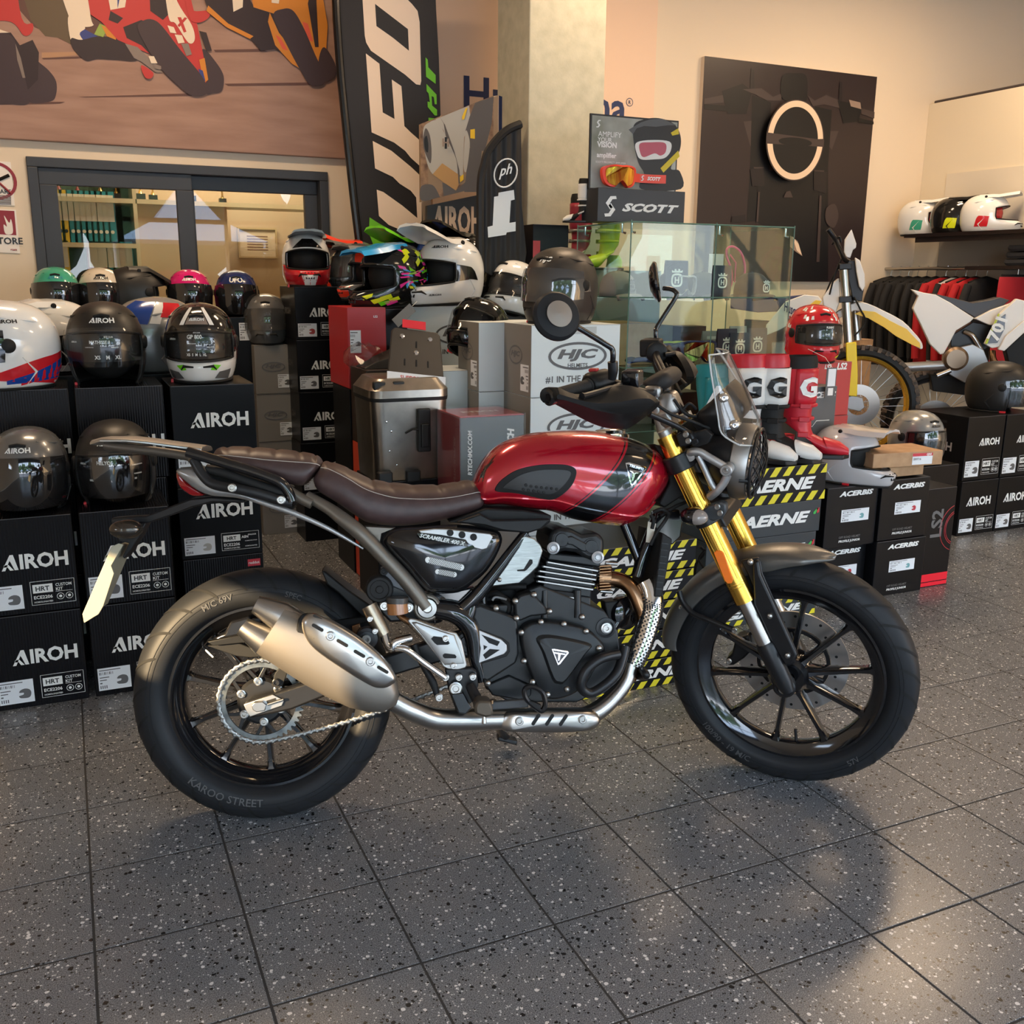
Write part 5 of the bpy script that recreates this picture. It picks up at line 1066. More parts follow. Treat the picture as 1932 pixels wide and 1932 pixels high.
dome('riser_cover',alum,'K3',[(940,420),(1000,385),(1050,395),(1080,450),(1100,520),(1040,560),(1060,640),(1000,665),(955,640),(940,600),(890,560),(945,520)],-.05,[(1,0),(.95,.010),(.7,.016),(0,.018)],'F',round_=3,back=.03)
dome('bar_pad',mat('bar_pad',(.022,.019,.018),.6),'K3',[(820,320),(870,275),(960,240),(1010,245),(1045,290),(1030,340),(980,370),(920,400),(860,345)],-.02,[(1,0),(.9,.014),(.6,.022),(0,.024)],'F',round_=3,back=.09)
k=MB();k.box(F(*cv('K3',[(745,285)])[0],-.20),(.045,.05,.042));k.build('brake_reservoir',gblk,bike,M=STM,bevel=.006)
# hand guards
def guard(s_):
    """three-dimensional shell: outline (u, v, y) traced on the near one"""
    rim_=[(135,420,-.425),(150,370,-.425),(200,350,-.42),(250,372,-.405),(330,400,-.38),(430,398,-.345),(540,375,-.315),(610,345,-.29),(700,335,-.265),(790,355,-.235),(880,400,-.205),(945,455,-.18),(925,500,-.185),(850,560,-.20),(760,625,-.225),(700,655,-.24),(620,650,-.265),(520,620,-.30),(400,560,-.34),(290,500,-.38),(220,468,-.40),(160,465,-.42)]
    mid_=[(200,418,-.435),(330,450,-.41),(480,490,-.37),(640,500,-.33),(760,480,-.29),(870,455,-.235)]
    R_=cr(Bk('K3',rim_,0,'F'),2);c=[Vector(p)for p in Bk('K3',mid_,0,'F')]
    if s_>0:R_=[Vector((p.x,-p.y,p.z))for p in R_];c=[Vector((p.x,-p.y,p.z))for p in c]
    mids=cr(c,4,False)
    def near(p):return min(mids,key=lambda q:(q-p).length)
    secs=[[p-Vector((.022,-.0*s_,0))for p in R_],R_]
    for f in(.35,.7):secs.append([p.lerp(near(p),f)+Vector((.008*sin(f*pi/2),s_*.006*sin(f*pi/2),0))for p in R_])
    k=MB();k.loft(secs,cap=False);inner=[p.lerp(near(p),.7)+Vector((.008,s_*.006,0))for p in R_]
    n0=len(k.v)-len(R_);k.f.append(tuple(range(n0,len(k.v))))
    k.build('hand_guard',plast,bike,M=STM,smooth=35,solid=.0)
    e=Vector(inner[0])
guard(-1);guard(1)
tube('guard_stay',sblk,'K3',[(870,545,-.19),(960,585,-.16),(1060,630,-.13),(1150,680,-.11)],.008,fr='F')
# mirrors
def mirror(pts,r,cc,face,key='G1'):
    k=MB();k.tube(cr(Bk(key,pts,0,'F'),6,False),r,12);o=k.build('mirror_stem',gblk,bike,M=STM)
    return o
m1=mirror([(700,770,-.36),(800,820,-.345),(980,930,-.31),(1020,960,-.30),(1028,1000,-.30),(1025,1060,-.295)],.0068,None,None)
tube('stem_boot',sblk,'G1',[(1025,1050,-.295),(1028,1110,-.293),(1020,1170,-.29)],[.0125,.0125,.010],fr='F')
tube('stem_boot',sblk,'G1',[(1330,885,.30),(1325,940,.30),(1320,1010,.30)],[.0125,.0135,.012],fr='F')
m2=mirror([(1380,535,.36),(1430,540,.355),(1465,560,.35),(1465,600,.345),(1340,800,.31),(1328,840,.30),(1330,900,.30)],.0068,None,None)
c=F(*cv('G1',[(632,730)])[0],-.385);ca=CAM-MBK@(STM@c);mi=(MFK.inverted().to_3x3()@Vector((.10,0,0)));
fx=MFK.inverted().to_3x3()@(CR*.33-CF*.94+CU*.12);fx.normalize()
k=MB();k.lathe(c,fx,[(0,.018),(.028,.017),(.030,.013),(.052,.010),(.058,.002),(.058,-.006),(.050,-.012),(0,-.012)],40);k.build('mirror_head',rubber,bike,M=STM)
k=MB();k.lathe(c+fx*.0186,fx,[(.031,-.008),(.031,.0),(0,.002)],40);k.build('mirror_back_plate',steel,bike,M=STM)
c=F(*cv('G1',[(1335,490)])[0],.385);fx=MFK.inverted().to_3x3()@(CR*.955+CF*-.20+CU*.12);fx.normalize();up_=MFK.inverted().to_3x3()@(CU*.95-CR*.05)
k=MB();k.lathe(c,fx,[(0,.006),(.054,.006),(.060,.002),(.060,-.004),(.045,-.016),(.02,-.022),(0,-.022)],40);k.build('mirror_head',gblk,bike,M=STM)
k=MB();k.lathe(c+fx*.0066,fx,[(.052,0),(0,.0005)],40);k.build('mirror_glass',mirg,bike,M=STM)
# ---------------------------------------------------------------- front mudguard
secs=[]
mg=[(415,795),(375,730),(365,690),(380,560),(430,440),(520,350),(640,270),(760,205),(880,170),(1010,163),(1130,180),(1240,210),(1350,255)]
cw=Vector((WB,0,.331));A_=[]
for u,v in mg:
    p=Bk('K4',[(u,v)],-.03,'F')[0];d=p-cw;A_.append((atan2(d.z,d.x),sqrt(d.x**2+d.z**2)))
angs=cr([Vector((a,r))for a,r in A_[1:]],4,False);nA=len(angs)
for i,ar in enumerate(angs):
    a=ar.x;t=i/(nA-1);R_=.362 if t>.12 else .352+.010*t/.12;w_=.062 if t<.85 else .062*(1-((t-.85)/.15)**1.6*.86);dr=Vector((cos(a),0,sin(a)));drop=.052 if t<.7 else .052*(1-(t-.7)/.3*.85)
    prof=[(-1,-drop),(-1.02,-drop*.45),(-.9,-.012),(-.5,-.002),(0,.002),(.5,-.002),(.9,-.012),(1.02,-drop*.45),(1,-drop)]
    secs.append([cw+dr*(R_+h)+Vector((0,q*w_,0))for q,h in prof])
k=MB();k.loft(secs,cap=False,closed=False);k.build('front_mudguard',satgrey,bike,M=STM,smooth=180,solid=.003,sub=1,fix=False)
plate('mudguard_bracket',sblk,'K4',[(800,245),(905,225),(920,260),(930,320),(1130,780),(1120,850),(1060,870),(1040,840),(880,420),(840,320)],-.090,.012,'F',bev=.004)
plate('mudguard_bracket',sblk,'K4',[(870,260),(905,240),(920,330),(1135,800),(1110,850),(1060,860),(1000,760),(880,500)],-.118,.02,'F',bev=.006)
tube('mudguard_stay',sblk,'K4',[(440,420,-.065),(460,480,-.07),(520,550,-.08),(640,600,-.095),(770,655,-.105)],.008,fr='F')
bolt('K4',[(860,252),(974,568),(1078,800)],.008,-.122,fr='F',dome_=True);bolt('K4',[(765,653),(733,835)],.006,-.11,fr='F');bolt('K4',[(447,516)],.004,-.075,fr='F')
# brake disc, ring, caliper on the far side
k=MB();yd=.062;dc=Vector((WB,yd,.331));k.lathe(dc,(0,1,0),[(.102,-.0025),(.150,-.0025),(.150,.0025),(.102,.0025)],72,closed=True);dsc=k.build('brake_disc',mat('disc_steel',(.50,.49,.48),.35,1),bike,M=STM)
for i in range(24):
    a=2*pi*i/24;r_=.118 if i%2 else .136;MB().lathe(dc+Vector((cos(a)*r_,-.0027,sin(a)*r_)),(0,-1,0),[(0,0),(.0042,0)],10).build('disc_hole',mblk,dsc,M=STM)
k=MB();k.lathe(dc,(0,1,0),[(.090,-.008),(.100,-.008),(.100,.002),(.090,.002)],60,closed=True);k.build('disc_carrier',sblk,bike,M=STM)
for i in range(6):
    a=2*pi*i/6+.3;MB().tube([dc+Vector((cos(a)*.05,-.004,sin(a)*.05)),dc+Vector((cos(a+.25)*.095,-.004,sin(a+.25)*.095))],.006,8).build('carrier_arm',sblk,dsc,M=STM)
k=MB();dc2=dc+Vector((0,-.018,0));k.lathe(dc2,(0,1,0),[(.038,0),(.052,0)],60)
k.build('abs_ring',steel,bike,M=STM)
for i in range(30):
    a=2*pi*i/30;d=Vector((cos(a),0,sin(a)));k=MB();k.tube([dc2+d*.041+Vector((0,-.001,0)),dc2+d*.050+Vector((0,-.001,0))],.0015,4);k.build('abs_slot',mblk,dsc,M=STM)
plate('front_caliper',sblk,'K4',[(770,700),(850,680),(860,780),(820,820),(760,860),(725,860),(710,830),(750,790)],.03,.05,'F',bev=.006)
tube('brake_hose',mblk,'K3',[(1240,1510,-.0),(1270,1560,.02),(1210,1640,.03),(1200,1740,.04)],.004,fr='F');tube('brake_hose',mblk,'K3',[(1280,1530,0),(1230,1600,.02),(1270,1680,.03),(1275,1740,.04)],.003,fr='F')
# cables between the bars and the lamp
for pts in([(935,485,-.17),(1040,550,-.14),(1180,600,-.10),(1340,665,-.04)],[(1010,380,-.05),(1110,500,-.04),(1160,560,-.02)],[(1100,530,-.06),(1160,470,-.05),(1210,510,-.04)],[(1050,440,-.08),(1130,540,-.06),(1230,560,-.04),(1300,480,-.02)],[(1240,680,-.05),(1320,760,-.03),(1380,700,-.02)],[(1020,190,.24),(1060,250,.15),(1140,330,.08)],[(990,180,.24),(1050,290,.12),(1100,400,.05)]):tube('cable',mblk,'K3',pts,.0042,fr='F')
for pts in([(1150,780,-.02),(1100,900,-.02),(1180,1060,-.03),(1150,1200,-.04)],):tube('cable',mblk,'K3',pts,.006)
# ---------------------------------------------------------------- tail: rack, grab rails, light, plate holder
rp_=lambda u,v,y:Bk('E3',[(u,v)],y)[0]
top=[(rp_(118,165,-.05),.075),(rp_(200,140,-.08),.10),(rp_(420,140,-.09),.105),(rp_(600,158,-.09),.10),(rp_(850,192,-.085),.09),(rp_(1085,222,-.075),.075)]
secs=[]
for p,w_ in top:secs.append([Vector((p.x,y,p.z+z))for y,z in((-w_,-.006),(-w_,.001),(-w_*.8,.006),(0,.009),(w_*.8,.006),(w_,.001),(w_,-.006),(0,-.008))])
k=MB();k.loft(secs);k.build('rack_plate',alum,bike,smooth=30,bevel=.002)
tube('rack_rail',mat('rail_bronze',(.10,.085,.07),.4,.6),'E3',[(230,190,-.085),(420,215,-.095),(700,245,-.10),(960,285,-.105),(1010,320,-.11)],.0115)
tube('grab_rail',sblk,'E3',[(960,270,-.105),(1020,330,-.11),(1080,430,-.115),(1150,510,-.12),(1230,545,-.125),(1370,570,-.13),(1600,620,-.132),(1790,680,-.132),(1890,700,-.13)],[.011,.012,.013,.013,.013,.013,.013,.013,.012],flat=((0,1,0),.6))
tube('grab_rail',gblk,'E3',[(960,250,-.11),(1100,290,-.115),(1300,350,-.12),(1500,410,-.125),(1700,480,-.128),(1800,530,-.13),(1860,610,-.13),(1890,690,-.13)],[.014,.013,.013,.013,.013,.013,.013,.012])
tube('grab_rail',mblk,'E3',[(1130,400,-.10),(1300,440,-.11),(1500,510,-.115),(1700,580,-.12),(1830,620,-.12)],.012)
for s_ in((1357,568),(1793,675)):bolt('E3',[s_],.0085,-.145,m=boltm)
dome('tail_fairing',silp,'E3',[(868,400),(950,388),(1050,400),(1090,450),(1130,540),(1250,590),(1500,640),(1700,690),(1880,770),(1700,725),(1400,655),(1200,640),(1060,590),(950,510),(875,440)],-.085,[(1,0),(.98,.012),(.9,.018),(.5,.022),(0,.022)],round_=2,back=.16)
tube('fairing_edge',silp,'K1',[(980,480,-.10),(1140,535,-.105),(1300,590,-.11),(1500,680,-.115),(1700,795,-.12)],[.006,.007,.007,.006,.003],flat=((0,1,0),.5))
dome('tail_light',redlens,'E3',[(866,430),(880,425),(960,510),(1060,590),(1110,630),(1050,640),(990,630),(900,560),(868,480)],-.062,[(1,0),(.95,.010),(.7,.016),(0,.018)],round_=3,back=.12)
plate('under_tail',mblk,'E3',[(1080,400),(1200,420),(1830,620),(1900,740),(1500,640),(1250,570),(1130,500)],-.085,.17)
secs=[]
for a,b,w_ in(((1500,660),(1490,690),.07),((1200,640),(1200,690),.055),((1000,660),(1010,740),.035),((800,735),(830,810),.028),((600,815),(620,880),.026),((430,822),(440,880),.024),((285,835),(285,885),.022)):
    p,q=rp_(*a,-.02),rp_(*b,-.02);secs.append([Vector((p.x,-w_,p.z)),Vector((p.x,w_,p.z)),Vector((q.x,w_,q.z)),Vector((q.x,-w_,q.z))])
k=MB();k.loft(secs);k.build('tail_bracket',sblk,bike,bevel=.004)
indic('rear_indicator','E3',(430,935),-.075,'B',m=mat('black_chrome',(.08,.07,.06),.15,.8),sc=1.05,lens=mat('black_chrome',(.08,.07,.06),.15))
tube('indicator_stalk',sblk,'E3',[(430,935,-.075),(470,900,-.03)],.010,res=0);bolt('E3',[(520,918)],.0075,-.06)
plate('plate_arm',sblk,'E3',[(345,960),(590,880),(540,990),(400,1200),(380,1180),(440,1060),(350,1040)],-.03,.06)
a,b,c,d=[rp_(*q,-.085)for q in((280,1095),(30,1690),(60,1770),(385,1065))]
k=MB();nrm=Vector((-(a.z-b.z),0,(a.x-b.x))).normalized()
k.prism([Vector((p.x,-.085,p.z))for p in(a,b)]+[Vector((p.x,.085,p.z))for p in(b,a)],nrm*-.012);k.build('plate_holder',plastic_y,bike,smooth=0,bevel=.002)
k=MB();k.prism([rp_(*q,-.088)for q in((285,1090),(345,1062),(390,1072),(280,1260),(305,1330),(210,1620),(170,1690),(40,1770),(25,1690))],(0,.004,0));k.build('plate_side',plastic_y,bike,smooth=0,bevel=.001)
# ---------------------------------------------------------------- foot controls
hg=[(400,1222),(415,1203),(450,1210),(620,1275),(690,1290),(720,1340),(752,1480),(745,1497),(700,1510),(640,1505),(610,1490),(590,1450),(480,1310)]
ho=plate('heel_guard',alum,'K2',hg,-.185,.006,bev=.003)
dome('heel_guard_face',alum,'K2',[(425,1228),(450,1225),(620,1285),(680,1302),(735,1470),(620,1480),(500,1320)],-.186,[(1,0),(.97,.004),(.9,.005),(0,.005)],round_=0,back=.0)
plate('guard_opening',mblk,'K2',[(540,1325),(555,1310),(600,1315),(640,1335),(650,1352),(640,1360),(575,1362),(560,1350)],-.1925,.001,bev=0,par=ho);plate('guard_opening',mblk,'K2',[(608,1420),(620,1412),(680,1418),(690,1430),(685,1440),(620,1440),(610,1432)],-.1925,.001,bev=0,par=ho)
bolt('K2',[(625,1325),(672,1484)],.0065,-.194)
plate('footrest_hanger',sblk,'K2',[(620,1500),(780,1495),(810,1520),(820,1600),(780,1700),(720,1770),(690,1760),(640,1620)],-.175,.02,bev=.004)
bolt('K2',[(625,1553),(703,1552),(785,1550)],.007,-.19);bolt('K2',[(685,1618)],.013,-.192)
plate('peg_bracket',gblk,'K2',[(655,1650),(730,1640),(780,1730),(745,1770),(700,1762)],-.20,.03,bev=.003)
tube('peg_link',sblk,'K2',[(770,1600,-.19),(810,1680,-.215),(845,1720,-.24)],[.012,.014,.013])
pegs=plate('footpeg',mat('peg_steel',(.10,.08,.06),.5,.6),'K2',[(805,1700),(830,1690),(890,1695),(905,1730),(905,1780),(860,1790),(800,1770),(795,1730)],-.275,.055,bev=.006)
for i in range(5):k=MB();c=Bk('K2',[(808+i*22,1692)],-.25)[0];k.lathe(c,(0,0,1),[(.005,-.006),(.005,.003),(0,.003)],8);k.build('peg_tooth',titan,pegs)
MB().lathe(Bk('K2',[(852,1812)],-.25)[0],(0,0,1),[(0,-.008),(.006,-.004),(.006,.004),(.003,.012),(.003,.03)],14).build('peg_feeler',boltm,bike)
plate('brake_pedal',mat('pedal_grey',(.05,.052,.055),.5),'K2',[(880,1700),(1110,1680),(1115,1730),(900,1745)],-.20,.014,bev=.003)
k=MB();pc=[(1090,1625),(1110,1608),(1150,1610),(1195,1640),(1212,1700),(1200,1740),(1180,1745),(1120,1700),(1092,1660)]
ps=cr(Bk('K2',pc,-.23),3);k.tube(ps,.0065,8,closed=True,flat=((0,1,0),1.6));pp=k.build('pedal_pad',sblk,bike)
plate('pedal_teeth',mblk,'K2',[(1120,1690),(1150,1700),(1190,1720),(1180,1745),(1130,1720),(1110,1700)],-.24,.02,par=pp)
tube('brake_rod',chrome,'K2',[(330,1380,-.185),(400,1390,-.19),(500,1465,-.19),(625,1553,-.19)],.0085)
mcy=tube('master_cylinder',mat('bronze_alu',(.40,.33,.24),.3,.9),'K2',[(175,1130,-.16),(215,1210,-.165),(265,1300,-.17)],[.020,.020,.018],n=20,res=0)
tube('cylinder_rod',chrome,'K2',[(260,1290,-.17),(280,1360,-.18),(310,1380,-.185),(330,1345,-.185),(420,1320,-.17)],.010)
bolt('K2',[(180,1208),(210,1280)],.006,-.19)
c=Bk('K2',[(163,1325)],-.185)[0];MB().lathe(c,(0,-1,0),[(.026,-.03),(.026,.0),(.019,.002),(.019,.006),(.010,.007),(.009,.004),(.005,.004),(.004,.008),(0,.008)],24).build('silencer_mount',sblk,bike);bolt('K2',[(160,1327)],.011,-.19)
plate('abs_bracket',titan,'K2',[(75,1250),(120,1235),(135,1285),(115,1290),(95,1310),(80,1305)],-.14,.01)
res_=tube('fluid_reservoir',mat('fluid_amber',(.32,.13,.045),.15,coat=.4),'K2',[(340,1110,-.16),(346,1175,-.16)],.026,res=0,n=24)
tube('reservoir_cap',mat('cap_black',(.05,.045,.04),.3),'K2',[(342,1080,-.16),(341,1112,-.16)],.027,res=0,n=24);tube('reservoir_hose',titan,'K2',[(350,1180,-.16),(375,1205,-.165),(420,1230,-.17)],.008)
bolt('K2',[(265,1132),(407,1143)],.010,-.15)
plate('passenger_bracket',sblk,'K2',[(160,990),(200,965),(330,1000),(470,1080),(520,1180),(460,1220),(300,1230),(200,1130)],-.13,.03,bev=.006)
plate('passenger_bracket',mat('bracket_grey',(.10,.105,.115),.45,.4),'K2',[(240,905),(290,905),(480,1060),(440,1075),(300,1015)],-.135,.02,bev=.004)
MB().lathe(Bk('K2',[(237,1035)],-.15)[0],(0,-1,0),[(.034,-.04),(.034,.0),(.030,.006),(.024,.006),(.022,.003),(.010,.003),(.008,.006),(0,.006)],28).build('passenger_peg',mblk,bike)
bolt('K2',[(262,930)],.008,-.14,m=mblk)
tube('brake_switch',mblk,'K2',[(440,1360,-.16),(480,1460,-.165),(550,1580,-.17),(580,1680,-.175)],[.009,.007,.010,.006]);bolt('K2',[(587,1670)],.008,-.185)
tube('side_stand',sblk,'K2',[(900,1700,.12),(940,1850,.20),(985,1905,.26)],[.014,.012,.010])
k=MB();c=Bk('K2',[(985,1912)],.27)[0];k.box(c,(.06,.045,.014),Matrix.Rotation(.3,3,'Y'));k.build('stand_foot',sblk,bike,bevel=.004)
pbox('belly',mblk,'K2',[(560,1180),(860,1200),(900,1650),(1600,1650),(1640,1300),(1200,900),(860,1050)],-.05,.10)
print('BIKE OK')
# ---------------------------------------------------------------- cartons
bxm=mat('black_carton',(.0055,.0055,.007),.24,spec=.22,bump=(38,.55,.002,'wave',(1,.05,0)));bxs=mat('black_carton_matte',(.005,.005,.006),.34,spec=.18);gcar=mat('grey_carton',(.20,.19,.175),.5);wcar=mat('white_carton',(.70,.77,.79),.5);gpr=mat('grey_print',(.11,.11,.115),.5)
lab_=mat('label_white',(.72,.76,.80),.5);labg=mat('label_print',(.10,.10,.11),.5);redc=mat('red_carton',(.42,.02,.025),.4);orc=mat('orange_red_carton',(.62,.07,.03),.45);kraft=noisy(mat('kraft_carton',(.40,.24,.12),.7),(.36,.21,.11),(.46,.29,.16),20);ylw=mat('hazard_yellow',(.68,.60,.02),.45);dteal=mat('dark_blue_carton',(.014,.022,.028),.42);acg=mat('acerbis_grey',(.085,.09,.095),.5)
def carton(label,x,y,z,w,d,h,m=bxm,rz=0,name='helmet_box',group=None,cat='box'):
    """x, y: front left bottom corner (seen from the camera)"""
    o=thing(name,label,cat,(x,y,z),rz,group)
    MB().bb(0,w,0,d,0,h).build('carton',m,o,smooth=0,bevel=.0025)
    k=MB();k.bb(.004,w-.004,-.0012,0,h-.0022,h-.0008);k.build('edge_seam',labg,o,smooth=0)
    return o
FX,FZ=Vector((1,0,0)),Vector((0,0,1))
def ftext(o,s,m,x,z,h=None,wd=None,y=-.0016,bold=.02,shear=0,side=False,name='lettering'):
    if side:return put_text(s,m,o,(y,x,z),(0,-1,0),FZ,h=h,wd=wd,bold=bold,shear=shear,name=name)
    return put_text(s,m,o,(x,y,z),FX,FZ,h=h,wd=wd,bold=bold,shear=shear,name=name)
def frect(o,m,x0,x1,z0,z1,y=-.0013,name='printed_block',side=False):
    if side:return MB().poly([(y,x0,z0),(y,x1,z0),(y,x1,z1),(y,x0,z1)]).build(name,m,o,smooth=0,fix=False)
    return MB().poly([(x0,y,z0),(x1,y,z0),(x1,y,z1),(x0,y,z1)]).build(name,m,o,smooth=0,fix=False)
HELM2=[(-.42,-.42),(-.5,-.2),(-.15,-.12),(-.12,.1),(-.46,.12),(-.36,.36),(.0,.5),(.36,.38),(.5,.05),(.42,-.35),(.2,-.5),(-.2,-.48)]
def label_(o,x0,x1,z0,z1,hm=gpr,side=False,y=-.0014):
    frect(o,lab_,x0,x1,z0,z1,y,'paper_label',side);W,H=x1-x0,z1-z0;P=(lambda a,b,q:Vector((q,a,b)))if side else(lambda a,b,q:Vector((a,q,b)))
    k=MB()
    def r(a,b,c,d):k.add([P(x0+W*a,z0+H*c,y-.0004),P(x0+W*b,z0+H*c,y-.0004),P(x0+W*b,z0+H*d,y-.0004),P(x0+W*a,z0+H*d,y-.0004)],[(0,1,2,3)])
    r(.05,.7,.88,.92)
    for i in range(9):r(.05+i*.05,.05+i*.05+(.015 if i%3 else .03),.70,.82)
    r(.05,.34,.56,.60);r(.05,.26,.44,.48);r(.05,.12,.30,.36)
    for i in range(4):r(.05+i*.06,.05+i*.06+.03,.08,.22)
    k.build('label_print',labg,o,smooth=0,fix=False)
    c=(x0+W*.74,z0+H*.40);s_=min(W,H)*.42
    MB().poly([P(c[0]+a*s_*1.1,c[1]+b*s_,y-.0005)for a,b in cr([Vector(q)for q in HELM2],2)]).build('label_helmet',hm,o,smooth=0,fix=False)
def airoh_face(o,w,h,info=1,lhm=gpr,lab=True,tx=.57,tz=.55,tw=.70):
    ftext(o,'AIROH',white,w*tx,h*tz,h=w*tw*.262,wd=w*tw)
    if lab:label_(o,w*.04,w*.41,h*.06,h*.31,lhm)
    if info:
        x0,x1,z0,z1=w*.49,w*.96,h*.08,h*.33;k=MB();t=.0012
        for a,b,c,d in((x0,x1,z0,z0+t),(x0,x1,z1-t,z1),(x0,x0+t,z0,z1),(x1-t,x1,z0,z1)):k.poly([(a,-.0014,c),(b,-.0014,c),(b,-.0014,d),(a,-.0014,d)])
        k.build('info_frame',white,o,smooth=0,fix=False);W,H=x1-x0,z1-z0
        frect(o,white,x0+W*.05,x0+W*.50,z0+H*.50,z0+H*.86);ftext(o,'HRT',blackp,x0+W*.27,z0+H*.68,h=H*.20,y=-.0018,bold=.03)
        ftext(o,'ECE2206',white,x0+W*.27,z0+H*.32,wd=W*.42);ftext(o,'HOMOLOGATED',white,x0+W*.27,z0+H*.12,wd=W*.42)
        if info==1:
            ftext(o,'CUSTOM',white,x0+W*.75,z0+H*.78,wd=W*.36,h=H*.13,bold=.015);ftext(o,'KIT',white,x0+W*.65,z0+H*.60,h=H*.13,bold=.02)
            for q in(.66,.86):
                kk=MB();kk.lathe((x0+W*q,-.0014,z0+H*.28),(0,1,0),[(H*.12,0),(H*.14,0)],18);kk.lathe((x0+W*q,-.0014,z0+H*.28),(0,1,0),[(0,0),(H*.06,0)],10);kk.build('info_ring',white,o,smooth=0)
            frect(o,white,x0+W*.56,x0+W*.94,z0+H*.49,z0+H*.505)
        else:
            ftext(o,'ASN',white,x0+W*.62,z0+H*.70,h=H*.15,bold=.04);ftext(o,'PINLOCK',white,x0+W*.82,z0+H*.80,wd=W*.22,bold=.03);ftext(o,'COMMUNICATION',white,x0+W*.78,z0+H*.46,wd=W*.32);ftext(o,'HOMOLOGATED',white,x0+W*.78,z0+H*.16,wd=W*.32)
def hjc(o,x,z,W,side=False,m=gpr,y=-.0015,full=False):
    k=MB();n=40;P=(lambda a,b:Vector((y,a,b)))if side else(lambda a,b:Vector((a,y,b)));H=W*.42 if not side else W*.62
    for i in range(n):
        a,b=2*pi*i/n,2*pi*(i+1)/n;k.add([P(x+cos(a)*W/2,z+sin(a)*H/2),P(x+cos(b)*W/2,z+sin(b)*H/2),P(x+cos(b)*W*.455,z+sin(b)*H*.41),P(x+cos(a)*W*.455,z+sin(a)*H*.41)],[(0,1,2,3)])
    k.build('oval_ring',m,o,smooth=0,fix=False)
    ftext(o,'HJC',m,x,z+H*.03,wd=W*.70,h=H*.44 if not side else H*.36,bold=.045,shear=.25,side=side,y=y)
    if full:ftext(o,'HELMETS',m,x,z-H*.33,wd=W*.34,y=y);ftext(o,'#1 IN THE WORLD',gpr,x+W*.02,z-H*.82,wd=W*1.12,y=y,bold=.02)
# left front display: two rows of cartons
DP=.33
for i,(x,lv)in enumerate(((-.305,0),(-.305,1),(-.013,0),(-.013,1))):
    row=('bottom','upper')[lv];col_=('leftmost front stack','second front stack, behind the rear tyre')[i//2]
    o=carton(f'black corrugated helmet box, {row} one of the {col_}',x,3.28+.004*lv,.3135*lv,.272,DP,.312);airoh_face(o,.272,.312)
for i,x in enumerate((-.305,-.0)):
    for lv in(0,1,2):
        o=carton(f'black ribbed helmet box, {("bottom", "middle", "top")[lv]} of the {("left", "central")[i]} stack in the second row',x+.01*(lv==2),3.625+.003*lv,.328*lv,.288,DP,.327)
        airoh_face(o,.288,.327,info=0,lab=False,tx=.62,tz=.40)
for lv,(h,z)in enumerate(((.34,0),(.270,.341),(.368,.612))):
    o=carton(f'black helmet box, {("bottom, red sticker", "middle, pale helmet label", "top, large letters")[lv]}, right stack above rear tyre',.318,3.615,z,.292,DP,h,m=bxs if lv else bxm)
    if lv==1:airoh_face(o,.292,.27,info=2,lhm=mat('label_pale',(.4,.4,.38),.5),tx=.55,tz=.66)
    elif lv==2:airoh_face(o,.292,.368,info=0,tx=.56,tz=.66)
    else:frect(o,mat('red_sticker',(.55,.04,.06),.5),.292*.80,.292*.96,.34*.86,.34*.94);ftext(o,'reddot',white,.292*.88,.34*.9,wd=.04)
# middle stack of small cartons
XM=1.056
for lv in range(5):
    o=carton(f'small black helmet box, {ordn[lv]} from the floor, stack under the white and red helmet',XM+(.004,-.004,.0,-.003,-.002)[lv],4.94,.2625*lv,.256,.36,.261,m=bxs)
    if lv>0:
        airoh_face(o,.256,.261,info=2,tx=.60,tz=.52,tw=.66,lhm=(None,gpr,gpr,gpr,mat('label_red',(.35,.05,.05),.5))[lv]);ftext(o,'AIROH',mat('faint_letter',(.10,.10,.10),.5),.20,.14,h=.035,wd=.20,side=True,y=-.0015)
for lv in range(4):
    o=carton(f'grey helmet box with oval mark, {ordn[lv]} from floor, stack left of small black boxes',.88,5.16,.2535*lv,.19,.32,.252,m=gcar)
    hjc(o,.095,.14,.12);label_(o,.115,.182,.03,.10)
# red cartons behind and the striped grey ones
zr_=PT(690,580,4.3).z;xr_=PT(655,600,4.3).x
o=carton('red helmet box standing below the multicoloured off road helmet',xr_,4.3,zr_-.36,PT(728,600,4.3).x-xr_,.34,.36,m=redc);label_(o,.01,.06,.16,.26)
MB().poly([(.13,-.0015,.02),(.20,-.0015,.10),(.21,-.0015,.14),(.15,-.0015,.13)]).build('printed_shape',white,o,smooth=0,fix=False);ftext(o,'LS2',white,.13,.32,h=.010)
o=carton('black box supporting the red helmet box in the middle',xr_,4.3,0,.18,.3,zr_-.361,m=bxs)
def pbx_(label,u0,u1,v0,v1,t,d,m,z0=None,rz=0,**k):
    """carton whose front face spans the traced pixels on the plane y = t"""
    a=PT(u0,v1,t);b=PT(u1,v0,t);z=a.z if z0 is None else z0
    return carton(label,a.x,t,z,b.x-a.x,d,b.z-z,m,rz,**k),b.x-a.x,b.z-z
o,w_,h_=pbx_('tall black box with pale letters beside the grey boxes, under the hanging tag',729,768,583,740,4.32,.3,bxs);ftext(o,'AIROH',white,w_*.5,h_*.42,wd=w_*.66)
SUP=[]
def stackbelow(x,y,z,w,d,n,m,lab,nm=None):
    h=z/n
    for q in range(n):o=carton(lab.format(ordn[q]),x,y,h*q,w,d,h-.001,m);nm and nm(o,w,h)
stackbelow(o.location.x,4.32,o.location.z,w_,.3,2,bxs,'black box {} from floor below the tall black lettered box')
